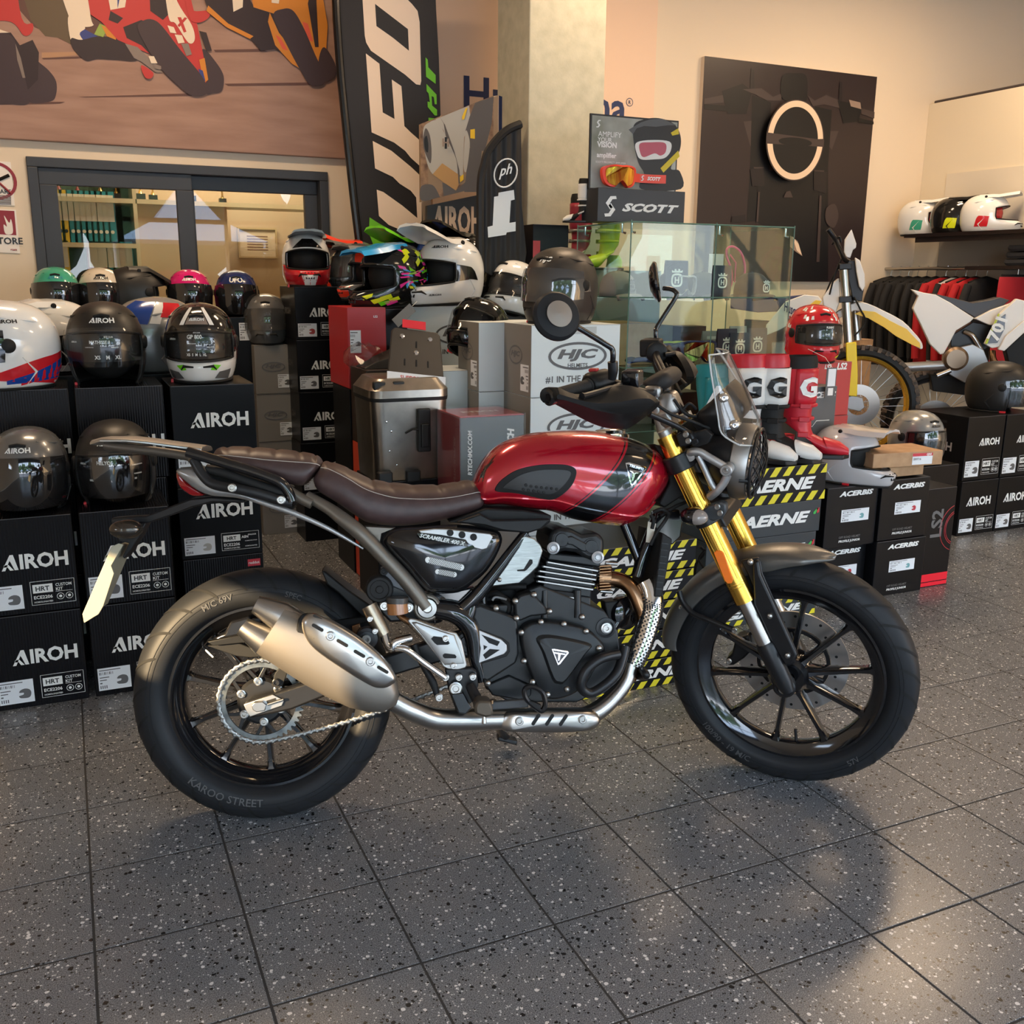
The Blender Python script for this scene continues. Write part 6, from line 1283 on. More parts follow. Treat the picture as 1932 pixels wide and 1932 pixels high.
# HJC: grey upper box with the white offroad helmet on it
o=carton('grey and silver helmet box carrying the white off road helmet',PT(768,590,4.45).x,4.45,.905,.40,.30,.325,m=wcar);w_=.40
hjc(o,.26,.19,.24,full=True);MB().bb(-.0008,0,.001,.299,.001,.324).build('grey_side',gcar,o,smooth=0)
hjc(o,.15,.19,.15,side=True,y=-.0016);label_(o,.02,.09,.02,.14,side=True,y=-.0012)
stackbelow(o.location.x,4.45,.905,.40,.3,3,wcar,'silver helmet box {} from floor under the white off road helmet')
o=carton('grey helmet box standing in front of the silver boxes, carrying the black flip up helmet',PT(827,672,4.0).x,4.0,.62,.235,.26,.345,m=wcar);MB().bb(-.0008,0,.001,.259,.001,.344).build('grey_side',gcar,o,smooth=0);hjc(o,.13,.18,.14,side=True,y=-.0016);label_(o,.02,.08,.02,.12,side=True,y=-.0012)
stackbelow(o.location.x,4.0,.62,.235,.26,2,wcar,'pale helmet box {} from floor in the front silver stack')
x1=PT(1003,612,3.6).x
for lv in range(4):
    z=.2945*lv;nmv=('bottom','lower','upper','top')[lv]
    o=carton(f'white and grey helmet box with oval mark, {nmv} of the stack under the black helmet',x1,3.6,z,.415,.27,.2935,m=wcar,rz=0);MB().bb(-.0008,0,.001,.269,.001,.2925).build('grey_side',gcar,o,smooth=0)
    if lv>0:hjc(o,.215,.165,.275,full=True);hjc(o,.15,.165,.13,side=True,y=-.0016);label_(o,.02,.10,.02,.13,side=True,y=-.0012)
    if lv==3:frect(o,mat('carton_tab',(.46,.5,.5),.5),.16,.30,.255,.285)
    o=carton(f'grey and white helmet box, {nmv} in the stack left of the white boxes',x1-.118,3.872,z,.40,.24,.2935,m=wcar);MB().bb(-.0008,0,.001,.239,.001,.2925).build('grey_side',gcar,o,smooth=0)
    if lv>1:hjc(o,.13,.165,.13,side=True,y=-.0016);label_(o,.02,.09,.02,.13,side=True,y=-.0012)
# dark tall cartons left of the aluminium case
XB=PT(640,700,4.1)
for lv,(h,z,m)in enumerate(((.30,0,orc),(.335,.301,orc),(.335,.637,bxs))):
    o=carton(('lowest dark and orange carton left of the aluminium case','orange red and black carton behind the seat','brown black tall carton left of the aluminium case, under wrapped gear')[lv],PT(692,740,4.05).x,4.05,z,.30,.27,h,m=mat('brownblack_carton',(.020,.013,.010),.45)if lv==2 else bxs)
    MB().bb(-.001,0,.001,.269,.001,h-.001).build('side_panel',m if lv<2 else mat('brownblack_carton2',(.028,.018,.014),.5),o,smooth=0)
    ftext(o,'R',mat('dark_print',(.05,.05,.052),.4),.06,h*.6,h=.06,bold=.05);label_(o,.02,.10,.02,.14)
    if lv==2:hjc(o,.14,.16,.14,side=True,y=-.0022,m=mat('faint_brown',(.09,.07,.06),.5))
# aluminium top case with lid standing open
ca=PT(705,760,3.75);cx_,cw=ca.x,.33
tcs=thing('aluminium_case','aluminium motorcycle top case standing behind the brown seat','case',(cx_+cw/2,3.92,.54))
alc=noisy(mat('case_aluminium',(.40,.36,.31),.32,1),(.36,.33,.29),(.50,.46,.40),12);cm=mat('case_black',(.015,.015,.015),.45)
def rrect(w,d,r,z):return[Vector((sx_*(w/2-r)+r*cos(a),sy_*(d/2-r)+r*sin(a),z))for sx_,sy_,a0 in((1,1,0),(-1,1,pi/2),(-1,-1,pi),(1,-1,3*pi/2))for a in[a0+pi/2*i/5 for i in range(6)]]
k=MB();k.loft([rrect(cw*.92,.29,.05,0),rrect(cw*.94,.30,.05,.01),rrect(cw,.31,.05,.33)]);k.build('body',alc,tcs,smooth=40)
k=MB();k.loft([rrect(cw*1.02,.32,.055,.33),rrect(cw*1.03,.325,.055,.345)]);k.build('gasket',cm,tcs,smooth=40)
k=MB();k.loft([rrect(cw*1.03,.325,.055,.345),rrect(cw*1.03,.325,.055,.375),rrect(cw*.84,.26,.05,.42),rrect(cw*.80,.25,.05,.422)]);k.build('lid',alc,tcs,smooth=30)
k=MB();k.bb(.02,.075,-.175,-.15,.12,.30);k.bb(.03,.065,-.185,-.17,.14,.24);k.build('latch',cm,tcs,smooth=0,bevel=.006)
k=MB();k.tube([(-.03,-.156,.2),(0,-.16,.215),(.03,-.17,.215)],.004,6);k.build('latch_cable',cm,tcs)
for a,b in((-.11,.25),(-.09,.21),(-.1,.13),(-.07,.07)):MB().lathe((a,-.1555,b),(0,-1,0),[(.005,0),(.004,.002),(0,.003)],8).build('rivet',chrome,tcs)
for a in(-.13,-.05):k=MB();k.box((a,-.13,.395),(.05,.03,.035));k.build('lid_hinge',cm,tcs,bevel=.006)
for a in(-.12,.0):k=MB();k.box((a,-.15,.02),(.06,.04,.05));k.build('foot_clip',cm,tcs,bevel=.006)
o=carton('dark carton under the aluminium case',cx_+.01,3.77,.0,cw-.02,.3,.54,m=bxs)
mp2=thing('case_mounting_plate','dark brown mounting plate leaning on the aluminium case, red tag on top','plate',(cx_+cw*.62,3.82,.97));Rm=Matrix.Rotation(radians(-22),3,'X')@Matrix.Rotation(radians(8),3,'Y')
k=MB();k.prism([Rm@Vector(p)for p in((-.12,0,.0),(.12,0,.0),(.105,0,.18),(.09,0,.195),(-.09,0,.195),(-.105,0,.18))],Rm@Vector((0,.012,0)));k.build('plate',mat('plate_brown',(.035,.028,.022),.3),mp2,smooth=0,bevel=.004)
for a,b in((-.06,.16),(.06,.16),(0,.095)):MB().lathe(Rm@Vector((a,-.001,b)),Rm@Vector((0,-1,0)),[(.011,0),(.009,.003),(0,.004)],14).build('plate_bolt',chrome,mp2)
for a,b in((-.05,.05),(.05,.05),(0,.13),(0,.05)):k=MB();k.box(Rm@Vector((a,-.001,b)),(.006,.002,.028),Rm);k.build('plate_slot',mblk,mp2,smooth=0)
k=MB();k.box(Rm@Vector((0,-.004,-.018)),(.25,.004,.04),Rm);k.build('label_strip',lab_,mp2,smooth=0);put_text('SUPPORT KIT',mat('label_redtext',(.5,.05,.05),.5),mp2,Rm@Vector((0,-.007,-.018)),Rm@FX,Rm@FZ,wd=.14)
k=MB();k.box(Rm@Vector((-.01,-.002,.215)),(.10,.004,.035),Rm);k.build('red_tag',mat('tag_red',(.75,.02,.04),.4),mp2,smooth=0)
# wrapped red carton
wr=PT(812,790,3.55)
o=thing('shrink_wrapped_carton','red and dark grey carton in clear wrap beside the fuel tank','box',(wr.x+.02,3.50,.47),radians(0));cgy=mat('carton_darkgrey',(.075,.085,.085),.3,coat=.5)
k=MB();k.bb(.085,.36,0,.26,0,.36);k.build('carton',cgy,o,smooth=0,bevel=.003)
k=MB();k.bb(.084,.0855,.002,.258,.002,.358);k.build('side_panel',mat('carton_side',(.20,.04,.045),.35),o,smooth=0);k=MB();k.bb(.086,.359,.001,.259,.36,.3625);k.build('top_panel',mat('carton_red',(.42,.06,.075),.3,coat=.5),o,smooth=0)
put_text('RTECHMX.COM',white,o,(.125,-.002,.22),(0,0,1),(-1,0,0),wd=.18,bold=.03,shear=.2);put_text('R-TECH',white,o,(.30,-.002,.24),(0,0,1),(-1,0,0),wd=.14,bold=.05,shear=.2);put_text('PLASTIC SUPPLIER',mat('faint_red',(.3,.2,.2),.5),o,(.0835,.06,.17),(0,0,1),(0,-1,0),wd=.22)
put_text('RTECH',white,o,(.22,.13,.364),(1,0,0),(0,1,0),wd=.16,bold=.05)
k=MB();k.bb(.08,.365,-.004,.265,.0,.368);k.build('clear_wrap',glassmat('shrink_wrap',(1,1,1),1.7,.97,.12),o,smooth=0)
carton('grey carton under the shrink wrapped red carton',wr.x+.11,3.51,0,.26,.24,.469,m=gcar)
# wrapped gear on the brown black carton
o=thing('wrapped_spoiler','black plastic part in crumpled clear wrap on the dark tall carton','part',(PT(720,690,4.12).x,4.18,.973))
k=MB();k.loft([[Vector((a,q*.08,z))for q,z in((-1,0),(-.8,.05*s_),(0,.08*s_),(.8,.05*s_),(1,0))]for a,s_ in((-.08,.1),(-.02,.6),(.06,1),(.16,1.1),(.2,.8))]);k.build('shell',plast,o,smooth=50,bevel=.002)
k=MB();k.sph((-.07,-.02,.05),.075,14,9,(1.2,.8,.75));q_=[setattr(v,'z',v.z+.012*sin(v.x*160+v.y*90))for v in k.v];k.build('wrap',glassmat('wrap_film',(1,1,1),1.8,.94,.08),o,smooth=0)
# ---------------------------------------------------------------- right hand cartons
def hazard(o,w,h,band=.26):
    for z0,z1 in((0.002,h*band),(h*(1-band),h-.002)):
        k=MB();st=w/8.5
        for i in range(-1,9):
            a=i*st;sh_=(z1-z0)*.75;xs=[a,a+st*.5,a+st*.5+sh_,a+sh_]
            xs=[min(max(q,.001),w-.001)for q in xs]
            if xs[1]-xs[0]<.002 and xs[2]-xs[3]<.002:continue
            k.poly([(xs[0],-.0014,z0),(xs[1],-.0014,z0),(xs[2],-.0014,z1),(xs[3],-.0014,z1)])
        k.build('hazard_stripe',ylw,o,smooth=0,fix=False)
def gaerne(o,w,h,hz=False,tz=.5,logo=True):
    if hz:hazard(o,w,h)
    ftext(o,'GAERNE',white,w*.52,h*tz,wd=w*.76,h=h*(.34 if hz else .36),bold=.045,shear=.3,y=-.002)
    if logo and not hz:MB().poly([(w*.93,-.0016,h*.62),(w*.96,-.0016,h*.72),(w*.975,-.0016,h*.72),(w*.95,-.0016,h*.55),(w*.93,-.0016,h*.55)]).build('logo_mark',mat('logo_green',(.05,.4,.08),.5),o,smooth=0,fix=False);MB().poly([(w*.96,-.0016,h*.72),(w*.985,-.0016,h*.74),(w*.985,-.0016,h*.6),(w*.965,-.0016,h*.56)]).build('logo_mark',mat('logo_red',(.5,.03,.04),.5),o,smooth=0,fix=False)
tG=3.0
GX0,GX1=PT(1345,1000,tG).x,PT(1556,930,tG).x;gw=GX1-GX0;zt=PT(1480,880,tG).z
hs_=[.150,.135,.135,.135];z=zt
for i,h in enumerate(hs_):
    z-=h;o=carton(('yellow hazard striped boot box on top, below the boots','second dark blue boot box from the top behind the gold fork','third dark blue boot box from the top behind the front mudguard','fourth dark boot box from the top seen through the front wheel')[i],GX0-(.0,.01,.02,.01)[i],tG+.004*i,z,gw,.34,h-.001,m=(bxs,dteal,dteal,dteal)[i],name='boot_box');gaerne(o,gw,h,hz=(i==0))
if z>.02:
    n=max(1,round(z/.12));h=z/n
    for q in range(n):o=carton(f'hidden boot box {ordn[q]} from the floor below the striped boot box',GX0,tG,h*q,gw,.34,h-.001,m=dteal,name='boot_box');gaerne(o,gw,h,hz=True)
# nearer striped stack between radiator and front wheel
tH=2.62;HX0,HX1=PT(1105,1100,tH).x,PT(1318,1100,tH).x;hw3=HX1-HX0
za=PT(1290,1022,tH).z;n=5;h=za/n
for q in range(n):
    o=carton(f'yellow striped boot box, {("lowest", "second", "third", "fourth", "topmost")[q]} between engine and front wheel',HX0-.01*(q%2),tH+.006*q,h*q,hw3,.33,h-.001,m=bxs,name='boot_box');gaerne(o,hw3,h,hz=True)
# acerbis cartons
tA=3.06
def acer(o,w,h,m2=None):
    ftext(o,'ACERBIS',white,w*.56,h*.88,wd=w*.66,h=h*.085,bold=.05,shear=.25);label_(o,w*.30,w*.84,h*.42,h*.62,m2 or mat('label_cyan',(.15,.35,.38),.5));ftext(o,'OFF ROAD HELMET',mat('grey_letter',(.12,.12,.12),.5),w*.5,h*.17,wd=w*.42);ftext(o,'PROFILE JUNIOR',white,w*.5,h*.10,wd=w*.42,h=h*.05,bold=.03,shear=.15)
AX0,AX1,AX2=PT(1553,1025,tA+.02).x,PT(1655,1020,tA).x,PT(1733,1110,tA).x
lr=mat('label_crimson',(.45,.03,.05),.5)
hA=PT(1690,1018,tA).z;hB=PT(1700,905,tA).z-hA
o=carton('black junior helmet box, lower right of the four behind the front wheel',AX1,tA,0,AX2-AX1+.012,.3,hA-.002,m=bxs);acer(o,AX2-AX1,hA)
o=carton('black junior helmet box, lower left of the four behind the front wheel',AX0-.01,tA+.05,0,AX1-AX0,.3,hA-.012,m=bxs);acer(o,AX1-AX0,hA-.012,lr)
o=carton('black junior helmet box with a red helmet label, upper right of the four',AX1+.005,tA+.006,hA,AX2-AX1,.3,hB,m=bxs);acer(o,AX2-AX1,hB,lr)
o=carton('black junior helmet box with a blue label, upper left, under the white off road helmet',AX0,tA+.02,hA-.011,AX1-AX0,.3,hB-.002,m=bxs);acer(o,AX1-AX0,hB)
o=carton('tall black carton with red rings and a red base stripe',AX2+.014,tA+.02,0,PT(1785,1100,tA+.02).x-AX2-.014,.34,PT(1760,925,tA).z,m=bxs);w_=PT(1785,1100,tA+.02).x-AX2-.014
frect(o,mat('pure_red',(.75,.01,.03),.35),.002,w_-.002,.004,.022);frect(o,mat('pure_red',(.75,.01,.03),.35),.002,w_-.002,.026,.062)
put_text('LS2',mat('grey_letter',(.12,.12,.12),.5),o,(w_*.42,-.0016,.30),(0,0,1),(-1,0,0),wd=.13,bold=.03);k=MB()
for r_ in(.075,.083,.11):k.tube([(w_+.03+cos(a)*r_,-.001,.27+sin(a)*r_)for a in[radians(110+140*i/24)for i in range(25)]if w_+.03+cos(a)*r_<w_],.0016,4)
k.build('ring_print',mat('ring_red',(.5,.04,.05),.5),o,smooth=0)
# flat kraft cartons
zk=hA+hB+.006;kx0=PT(1618,900,tA+.03).x
o=thing('flat_carton','lower flat brown cardboard box on the black helmet boxes','box',(kx0+.05,tA+.03,zk));k=MB();k.bb(0,.33,0,.20,0,.058);k.build('carton',kraft,o,smooth=0,bevel=.003)
o=thing('flat_carton','upper flat brown cardboard box with a red and white shipping label','box',(kx0+.03,tA-.02,zk+.060),radians(-6));k=MB();k.bb(0,.36,0,.20,0,.062);k.build('carton',kraft,o,smooth=0,bevel=.003)
frect(o,lab_,.20,.305,.006,.055,name='paper_label');frect(o,mat('red_sticker',(.55,.04,.06),.5),.20,.305,.042,.055,y=-.0017);ftext(o,'SR9716',blackp,.225,.03,wd=.04,y=-.0018);ftext(o,'GIVI',white,.285,.0485,wd=.025,y=-.002,bold=.04)
# right hand black cartons
tR=3.69;RX0=PT(1804,1008,tR).x;rh=PT(1860,905,tR).z;rw_=(PT(1872,1003,tR).x-RX0)
for q in range(3):
    o=carton(f'black helmet box, {("first", "second", "third")[q]} of the lower row at the right edge',RX0+q*(rw_+.006),tR,0,rw_,.36,rh,m=bxs);airoh_face(o,rw_,rh,info=1,tx=.5,tz=.62,tw=.66)
h2=PT(1880,785,tR).z-rh
for q in range(2):
    o=carton(f'{("glossy", "matte")[q]} black helmet box on the lower row, {("under the black helmet", "cut by the right edge")[q]}',RX0+.005+q*(rw_+.01),tR+.01,rh+.001,rw_*1.0,.36,h2,m=bxs);airoh_face(o,rw_,h2,info=1,tx=.62,tz=.60,tw=.55);ftext(o,'AIROH',mat('faint_letter2',(.30,.26,.24),.5),.19,h2*.5,h=.05,wd=.2,side=True,y=-.0015);MB().poly([(-.001,.14,h2*.86),(-.001,.22,h2*.86),(-.001,.22,h2*.9),(-.001,.14,h2*.9)]).build('hand_hole',mblk,o,smooth=0,fix=False)
# red cartons and grey carton behind the boots
tQ=3.45
o,w_,h_=pbx_('large red helmet box under the red patterned helmet',1478,1608,682,790,tQ+.02,.3,redc);ftext(o,'LS2',white,w_*.84,h_*.92,wd=.06,bold=.04,shear=.2);ftext(o,'LS2',white,w_*.62,h_*.92,wd=.04,bold=.04,shear=.2);frect(o,mat('red_shape',(.60,.05,.06),.45),w_*.3,w_*.7,.02,h_*.45)
zq=o.location.z;xq=o.location.x
for q in range(2):c_=carton(f'red helmet box, {("lowest", "middle")[q]} of the stack below the red patterned helmet',xq,tQ+.02,zq/2*q,w_+.004,.3,zq/2-.001,m=redc);ftext(c_,'LS2',white,w_*.87,zq*.42,wd=.05,bold=.04,shear=.2)
o,w_,h_=pbx_('dark grey carton with white lettering right of the red boot',1500,1580,728,860,3.30,.1,acg);ftext(o,'ACERBIS',white,w_*.62,h_*.88,wd=w_*.7,h=.028,bold=.05,shear=.25);MB().tube([(w_*.2,-.001,h_*.42),(w_*.4,-.001,h_*.42),(w_*.5,-.001,h_*.5),(w_*.85,-.001,h_*.5)],.0018,4).build('printed_line',white,o,smooth=0)
carton('plain dark carton supporting the dark grey lettered carton',o.location.x,3.345,0,w_,.08,o.location.z-.001,m=acg)
# ---------------------------------------------------------------- helmets
ZT=[(-.125,.80),(-.115,.86),(-.095,.92),(-.07,.965),(-.045,.985),(-.02,.997),(0,1.0),(.02,.99),(.04,.965),(.06,.92),(.08,.85),(.098,.755),(.112,.64),(.123,.50),(.130,.34),(.1345,.17),(.136,.0)]
def hrad(z):
    if z<=ZT[0][0]:return ZT[0][1]
    for(a,ra),(b,rb)in zip(ZT,ZT[1:]):
        if z<=b:return ra+(rb-ra)*(z-a)/(b-a)
    return 0.0
KIND=dict(full=dict(az=66,lo=-.045,hi=.050,chin=.022),flip=dict(az=66,lo=-.055,hi=.045,chin=.028),jet=dict(az=64,lo=-.2,hi=.045,chin=0),off=dict(az=62,lo=-.050,hi=.050,chin=.095))
def hsurf(kd,az,z,off=0):
    """point on the shell: az in degrees from the face direction, z height"""
    r=hrad(z);a=radians(az);A_=.155 if abs(az)<90 else .172;x=A_*cos(a)*r;y=.121*sin(a)*r
    c=kd['chin']
    if c and z<kd['hi']and abs(az)<95:
        wz=max(0,min(1,(kd['lo']+.030-z)/.05));wa=cos(radians(az*90/95))**(1.2 if c<.05 else 2.2);x+=c*wz*wa;y*=1-(.10 if c>.05 else .02)*wz*wa
    n=Vector((cos(a)*.8,sin(a),z*6)).normalized()
    return Vector((x,y,z))+n*off
def helmet(kind,label,loc,yaw,shell,pitch=0,roll=0,trim=None,visor=None,film=None,text=None,tcol=None,sc=1.,group=None,peak=None,patches=(),ftx=(),liner=None,raise_v=0,chinm=None,name=None,peak_up=14,cat='helmet',vl=-.108):
    kd=KIND[kind];o=thing(name or dict(full='full_face_helmet',flip='flip_up_helmet',jet='open_face_helmet',off='off_road_helmet')[kind],label,cat)
    R_=Matrix.Rotation(radians(yaw),4,'Z')@Matrix.Rotation(radians(-pitch),4,'Y')@Matrix.Rotation(radians(roll),4,'X')
    low=min((R_@hsurf(kd,a,-.125)).z for a in range(-180,180,15))
    o.matrix_world=Matrix.Translation(Vector(loc)+Vector((0,0,-low*sc+.002)))@R_@Matrix.Scale(sc,4)
    if group:o['group']=group
    trim=trim or mblk;naz=60;step=6
    zs=sorted(set([-.125,-.115,-.10,-.085,-.07,-.055,-.035,-.02,0,.02,.035,.05,.065,.08,.09,.10,.108,.115,.121,.126,.1305,.1335,.1355]+[kd['hi']]+([kd['lo']]if kd['lo']>-.1 else[])))
    A0=round(kd['az']/step)*step
    def zz(z,az): # the eye port drops towards the sides
        q=.034 if kd['chin']>.05 else .020;w_=max(0,1-abs(z-kd['hi'])/.05);w2=max(0,1-abs(z-kd['lo'])/.035)if kd['lo']>-.1 else 0;f_=(1-cos(radians(az)))if abs(az)<90 else 1-(abs(az)-90)/90;return z+(w2*.7-w_)*q*f_
    k=MB();idx={};kc=MB()
    for i,z in enumerate(zs):
        for j in range(naz):az=j*step-180;idx[i,j]=len(k.v);k.v.append(hsurf(kd,az,zz(z,az)))
    k.v.append(Vector((0,0,.1362)));ap=len(k.v)-1;chf=[]
    for i in range(len(zs)-1):
        for j in range(naz):
            a0=j*step-180;a1=a0+step;mid=(a0+a1)/2
            if abs(mid)<A0 and zs[i]>=kd['lo']-1e-6 and zs[i+1]<=kd['hi']+1e-6:continue
            f=(idx[i,j],idx[i,(j+1)%naz],idx[i+1,(j+1)%naz],idx[i+1,j])
            (chf if(chinm and abs(mid)<A0+24 and zs[i+1]<=kd['lo']+.02)else k.f).append(f)
    for j in range(naz):k.f.append((idx[len(zs)-1,j],idx[len(zs)-1,(j+1)%naz],ap))
    k.build('shell',shell,o,smooth=70,solid=.007,fix=False)
    if chf:kc.v=k.v;kc.f=chf;kc.build('chin_bar',chinm,o,smooth=70,solid=.007,fix=False)
    k=MB();k.sph((-.018,0,.0),1,20,14,(.128,.105,.118));k.build('liner',liner or mblk,o)
    rimp=[hsurf(kd,az,zz(kd['hi'],az),.001)for az in range(-A0,A0+1,6)]
    lo=max(kd['lo'],-.125);zh,zl=zz(kd['hi'],A0),zz(lo,A0)if kd['lo']>-.1 else lo;rimp+=[hsurf(kd,A0,zh+(zl-zh)*q/5,.001)for q in range(1,5)]
    if kd['lo']>-.1:rimp+=[hsurf(kd,az,zz(kd['lo'],az),.001)for az in range(A0,-A0-1,-6)];rimp+=[hsurf(kd,-A0,zl+(zh-zl)*q/5,.001)for q in range(1,5)];cl_=True
    else:rimp+=[hsurf(kd,A0,lo)];rimp=[hsurf(kd,-A0,lo)]+[hsurf(kd,-A0,lo+(kd['hi']-.012-lo)*q/5,.001)for q in range(1,5)]+rimp;cl_=False
    k=MB();k.tube(rimp,.0042,6,closed=cl_);k.build('eye_port_trim',trim,o)
    k=MB();k.tube([hsurf(kd,az,-.126)for az in range(-180 if kd['lo']>-.1 else A0,180 if kd['lo']>-.1 else 360-A0+1,8)],.0055,6,closed=kd['lo']>-.1);k.build('bottom_rim',trim,o)
    def grid(name,m,a0,a1,z0,z1,off,solid=0,na=16,nz=7,rv=0):
        k=MB();n0=0
        for i in range(nz+1):
            for j in range(na+1):
                az=a0+(a1-a0)*j/na;z=z0+(z1-z0)*i/nz;q=hsurf(kd,az,zz(z,az)if z>-.1 else z,off)
                if z<kd['lo']+.03 and kd['chin']>.05:q.x=max(q.x,.0)
                if rv:q=Matrix.Rotation(radians(-rv),3,'Y')@(q-Vector((-.02,0,.0)))+Vector((-.02,0,.0))
                k.v.append(q)
        for i in range(nz):
            for j in range(na):a=i*(na+1)+j;k.f.append((a,a+1,a+na+2,a+na+1))
        return k.build(name,m,o,smooth=180,solid=solid,fix=False)
    vlo=kd['lo']-.004 if kd['lo']>-.1 else vl
    if film:grid('printed_film',film,-A0+4,A0-4,vlo+.012,kd['hi']-.006,.0005)
    if visor:grid('visor',visor,-A0-8,A0+8,vlo,kd['hi']+.010,.009,solid=0,rv=raise_v,na=20)
    if visor or kind in('full','flip','jet'):
        for s_ in(-1,1):k=MB();p=hsurf(kd,s_*(A0+12),.005,.002);k.lathe(p,Vector((cos(radians(A0+12))*.5,s_,0)),[(.022,-.006),(.021,.004),(.015,.008),(0,.009)],20);k.build('visor_pivot',trim,o)
    def tx(s,m,az,z,h=None,wd=None,off=.0022,bold=.03,shear=0,ang=0):
        r0=.140;ca_,sa_=cos(radians(ang)),sin(radians(ang))
        put_text(s,m,o,None,None,None,h=h,wd=wd,bold=bold,shear=shear,fn=lambda a,b:hsurf(kd,az+degrees_((a*ca_-b*sa_)/r0/max(hrad(z),.3)),zz(z,0)+(a*sa_+b*ca_)*max(.35,1-max(0,z-.06)*8),off))
    for s_ in(-1,1):
        k=MB();k.tube([hsurf(kd,s_*a,z,.0015)for a,z in((34,.10),(70,.088),(110,.075),(150,.055))],[.001,.0045,.0045,.001],6);k.build('crown_ridge',shell,o)
        k=MB();k.tube([hsurf(kd,s_*a,z,.001)for a,z in((A0+26,-.03),(A0+40,-.075),(A0+30,-.115))],[.001,.005,.001],6);k.build('side_ridge',shell,o)
    if kd['lo']>-.1:
        for s_ in(-1,1):k=MB();k.tube([hsurf(kd,s_*a,z,.0015)for a,z in((8,-.072),(24,-.070),(30,-.082))],[.003,.0055,.002],6);k.build('chin_vent',trim,o)
    k=MB();q=hsurf(kd,-70,-.122);k.box(q+Vector((.0,-.004,-.006)),(.03,.008,.014));k.build('strap_clip',mat('clip_red',(.6,.02,.03),.4),o)
    if text:tx(text,tcol or white,0,.078,wd=.085)
    for t_ in ftx:tx(*t_[:4],**(t_[4]if len(t_)>4 else{}))
    for m,q in patches:
        k=MB();n1,n2=8,4;(a,b,c,d)=q
        for i in range(n2+1):
            for j in range(n1+1):
                u,v=j/n1,i/n2;az=(a[0]*(1-u)+b[0]*u)*(1-v)+(d[0]*(1-u)+c[0]*u)*v;z=(a[1]*(1-u)+b[1]*u)*(1-v)+(d[1]*(1-u)+c[1]*u)*v;k.v.append(hsurf(kd,az,zz(z,az),.0016))
        for i in range(n2):
            for j in range(n1):e_=i*(n1+1)+j;k.f.append((e_,e_+1,e_+n1+2,e_+n1+1))
        k.build('colour_panel',m,o,smooth=180,fix=False)
    if peak:
        up=radians(peak_up);secs=[]
        for t in range(9):
            q=t/8;x=-.045+.255*q;z=.130-.02*abs(q-.15)+(x-.06)*tan(up)if x>.06 else .128+.004*q;w_=.072+.022*sin(q*pi*.75)-.018*max(0,q-.75)*4*.25
            secs.append([Vector((x,-w_,z-.022)),Vector((x,-w_*.8,z-.002)),Vector((x,-w_*.35,z+.006)),Vector((x,0,z+.003)),Vector((x,w_*.35,z+.006)),Vector((x,w_*.8,z-.002)),Vector((x,w_,z-.022)),Vector((x,w_*.75,z-.010)),Vector((x,0,z-.004)),Vector((x,-w_*.75,z-.010))])
        k=MB();k.loft(secs);k.build('peak',peak,o,smooth=30)
        for s_ in(-1,1):MB().lathe((.0,s_*.079,.112),(0,s_,0),[(.010,0),(.008,.006),(0,.007)],12).build('peak_screw',mblk,o)
        k=MB();k.loft([[hsurf(kd,az,z,.004)for az in(-22,-11,0,11,22)]+[hsurf(kd,az,z-.012,.004)for az in(22,11,0,-11,-22)]for z in(-.055,-.075)])if False else None
        for i in range(4):k=MB();q0,q1=hsurf(kd,-12+8*i,-.062,.002),hsurf(kd,-9+6*i,-.092,.002);k.tube([q0,q1],.004,6);k.build('chin_vent',trim,o)
    else:
        k=MB();q0,q1=hsurf(kd,-14,.090,.002),hsurf(kd,14,.090,.002);k.tube([q0,hsurf(kd,0,.094,.004),q1],.0055,8);k.build('top_vent',trim,o)
    return o
def degrees_(x):return x*180/pi
def at_(u,v,t):return PT(u,v,t)
hb=mat('helmet_matt_black',(.014,.013,.012),.42);hg_=mat('helmet_gloss_black',(.008,.008,.008),.12,coat=.5);hw_=mat('helmet_white',(.74,.74,.72),.18,coat=.6);hgr=mat('helmet_grey',(.14,.14,.14),.25,.3,coat=.4);hsl=mat('helmet_silver',(.30,.31,.31),.25,.4,coat=.5)
vclear=glassmat('visor_clear',(1,1,1),1.55,.93);vdark=mat('visor_smoke',(.012,.012,.013),.04,coat=1.0);vfilm=mat('film_black',(.010,.010,.010),.25);vgrey=mat('visor_grey',(.05,.05,.05),.05,coat=1)
hred,hblu,hor,hgn,hpk,hyl,hcy=[mat('gloss_'+n,c,.2,coat=.5)for n,c in(('red','#c3202a'),('blue','#1b3f8f'),('orange','#f0432a'),('green','#6ccf1c'),('pink','#f0399a'),('yellow','#d6e021'),('cyan','#2a9bd8'))]
W2=white;S_=dict
bt=[('XS',white,34,-.035,S_(h=.006)),('L',white,0,-.037,S_(h=.006)),('XXL',white,-30,-.035,S_(h=.006))]
def face_to(x,y,extra=0):return math.degrees(atan2(-y,-x))+extra # yaw that looks at the camera
# row on the front cartons
p=at_(62,960,3.42);helmet('jet','glossy grey helmet with mirrored dark visor on the leftmost front box',(p.x,3.45,.627),face_to(p.x,3.45,-12),hgr,visor=vdark,text='AIROH',sc=.98)
p=at_(226,950,3.42);helmet('jet','matt black helmet with printed dark visor behind the luggage rack',(p.x,3.45,.627),face_to(p.x,3.45,-6),hb,visor=vclear,film=vdark,text='AIROH',sc=1.02,ftx=[('HELYOS',white,-8,.020,S_(wd=.055)),('ECE 22.06',white,8,.034,S_(wd=.03)),('AIROH',white,-44,.015,S_(wd=.028)),('COMMUNICATION',white,38,.008,S_(wd=.04)),('WARNING',white,38,-.02,S_(wd=.03))]+bt)
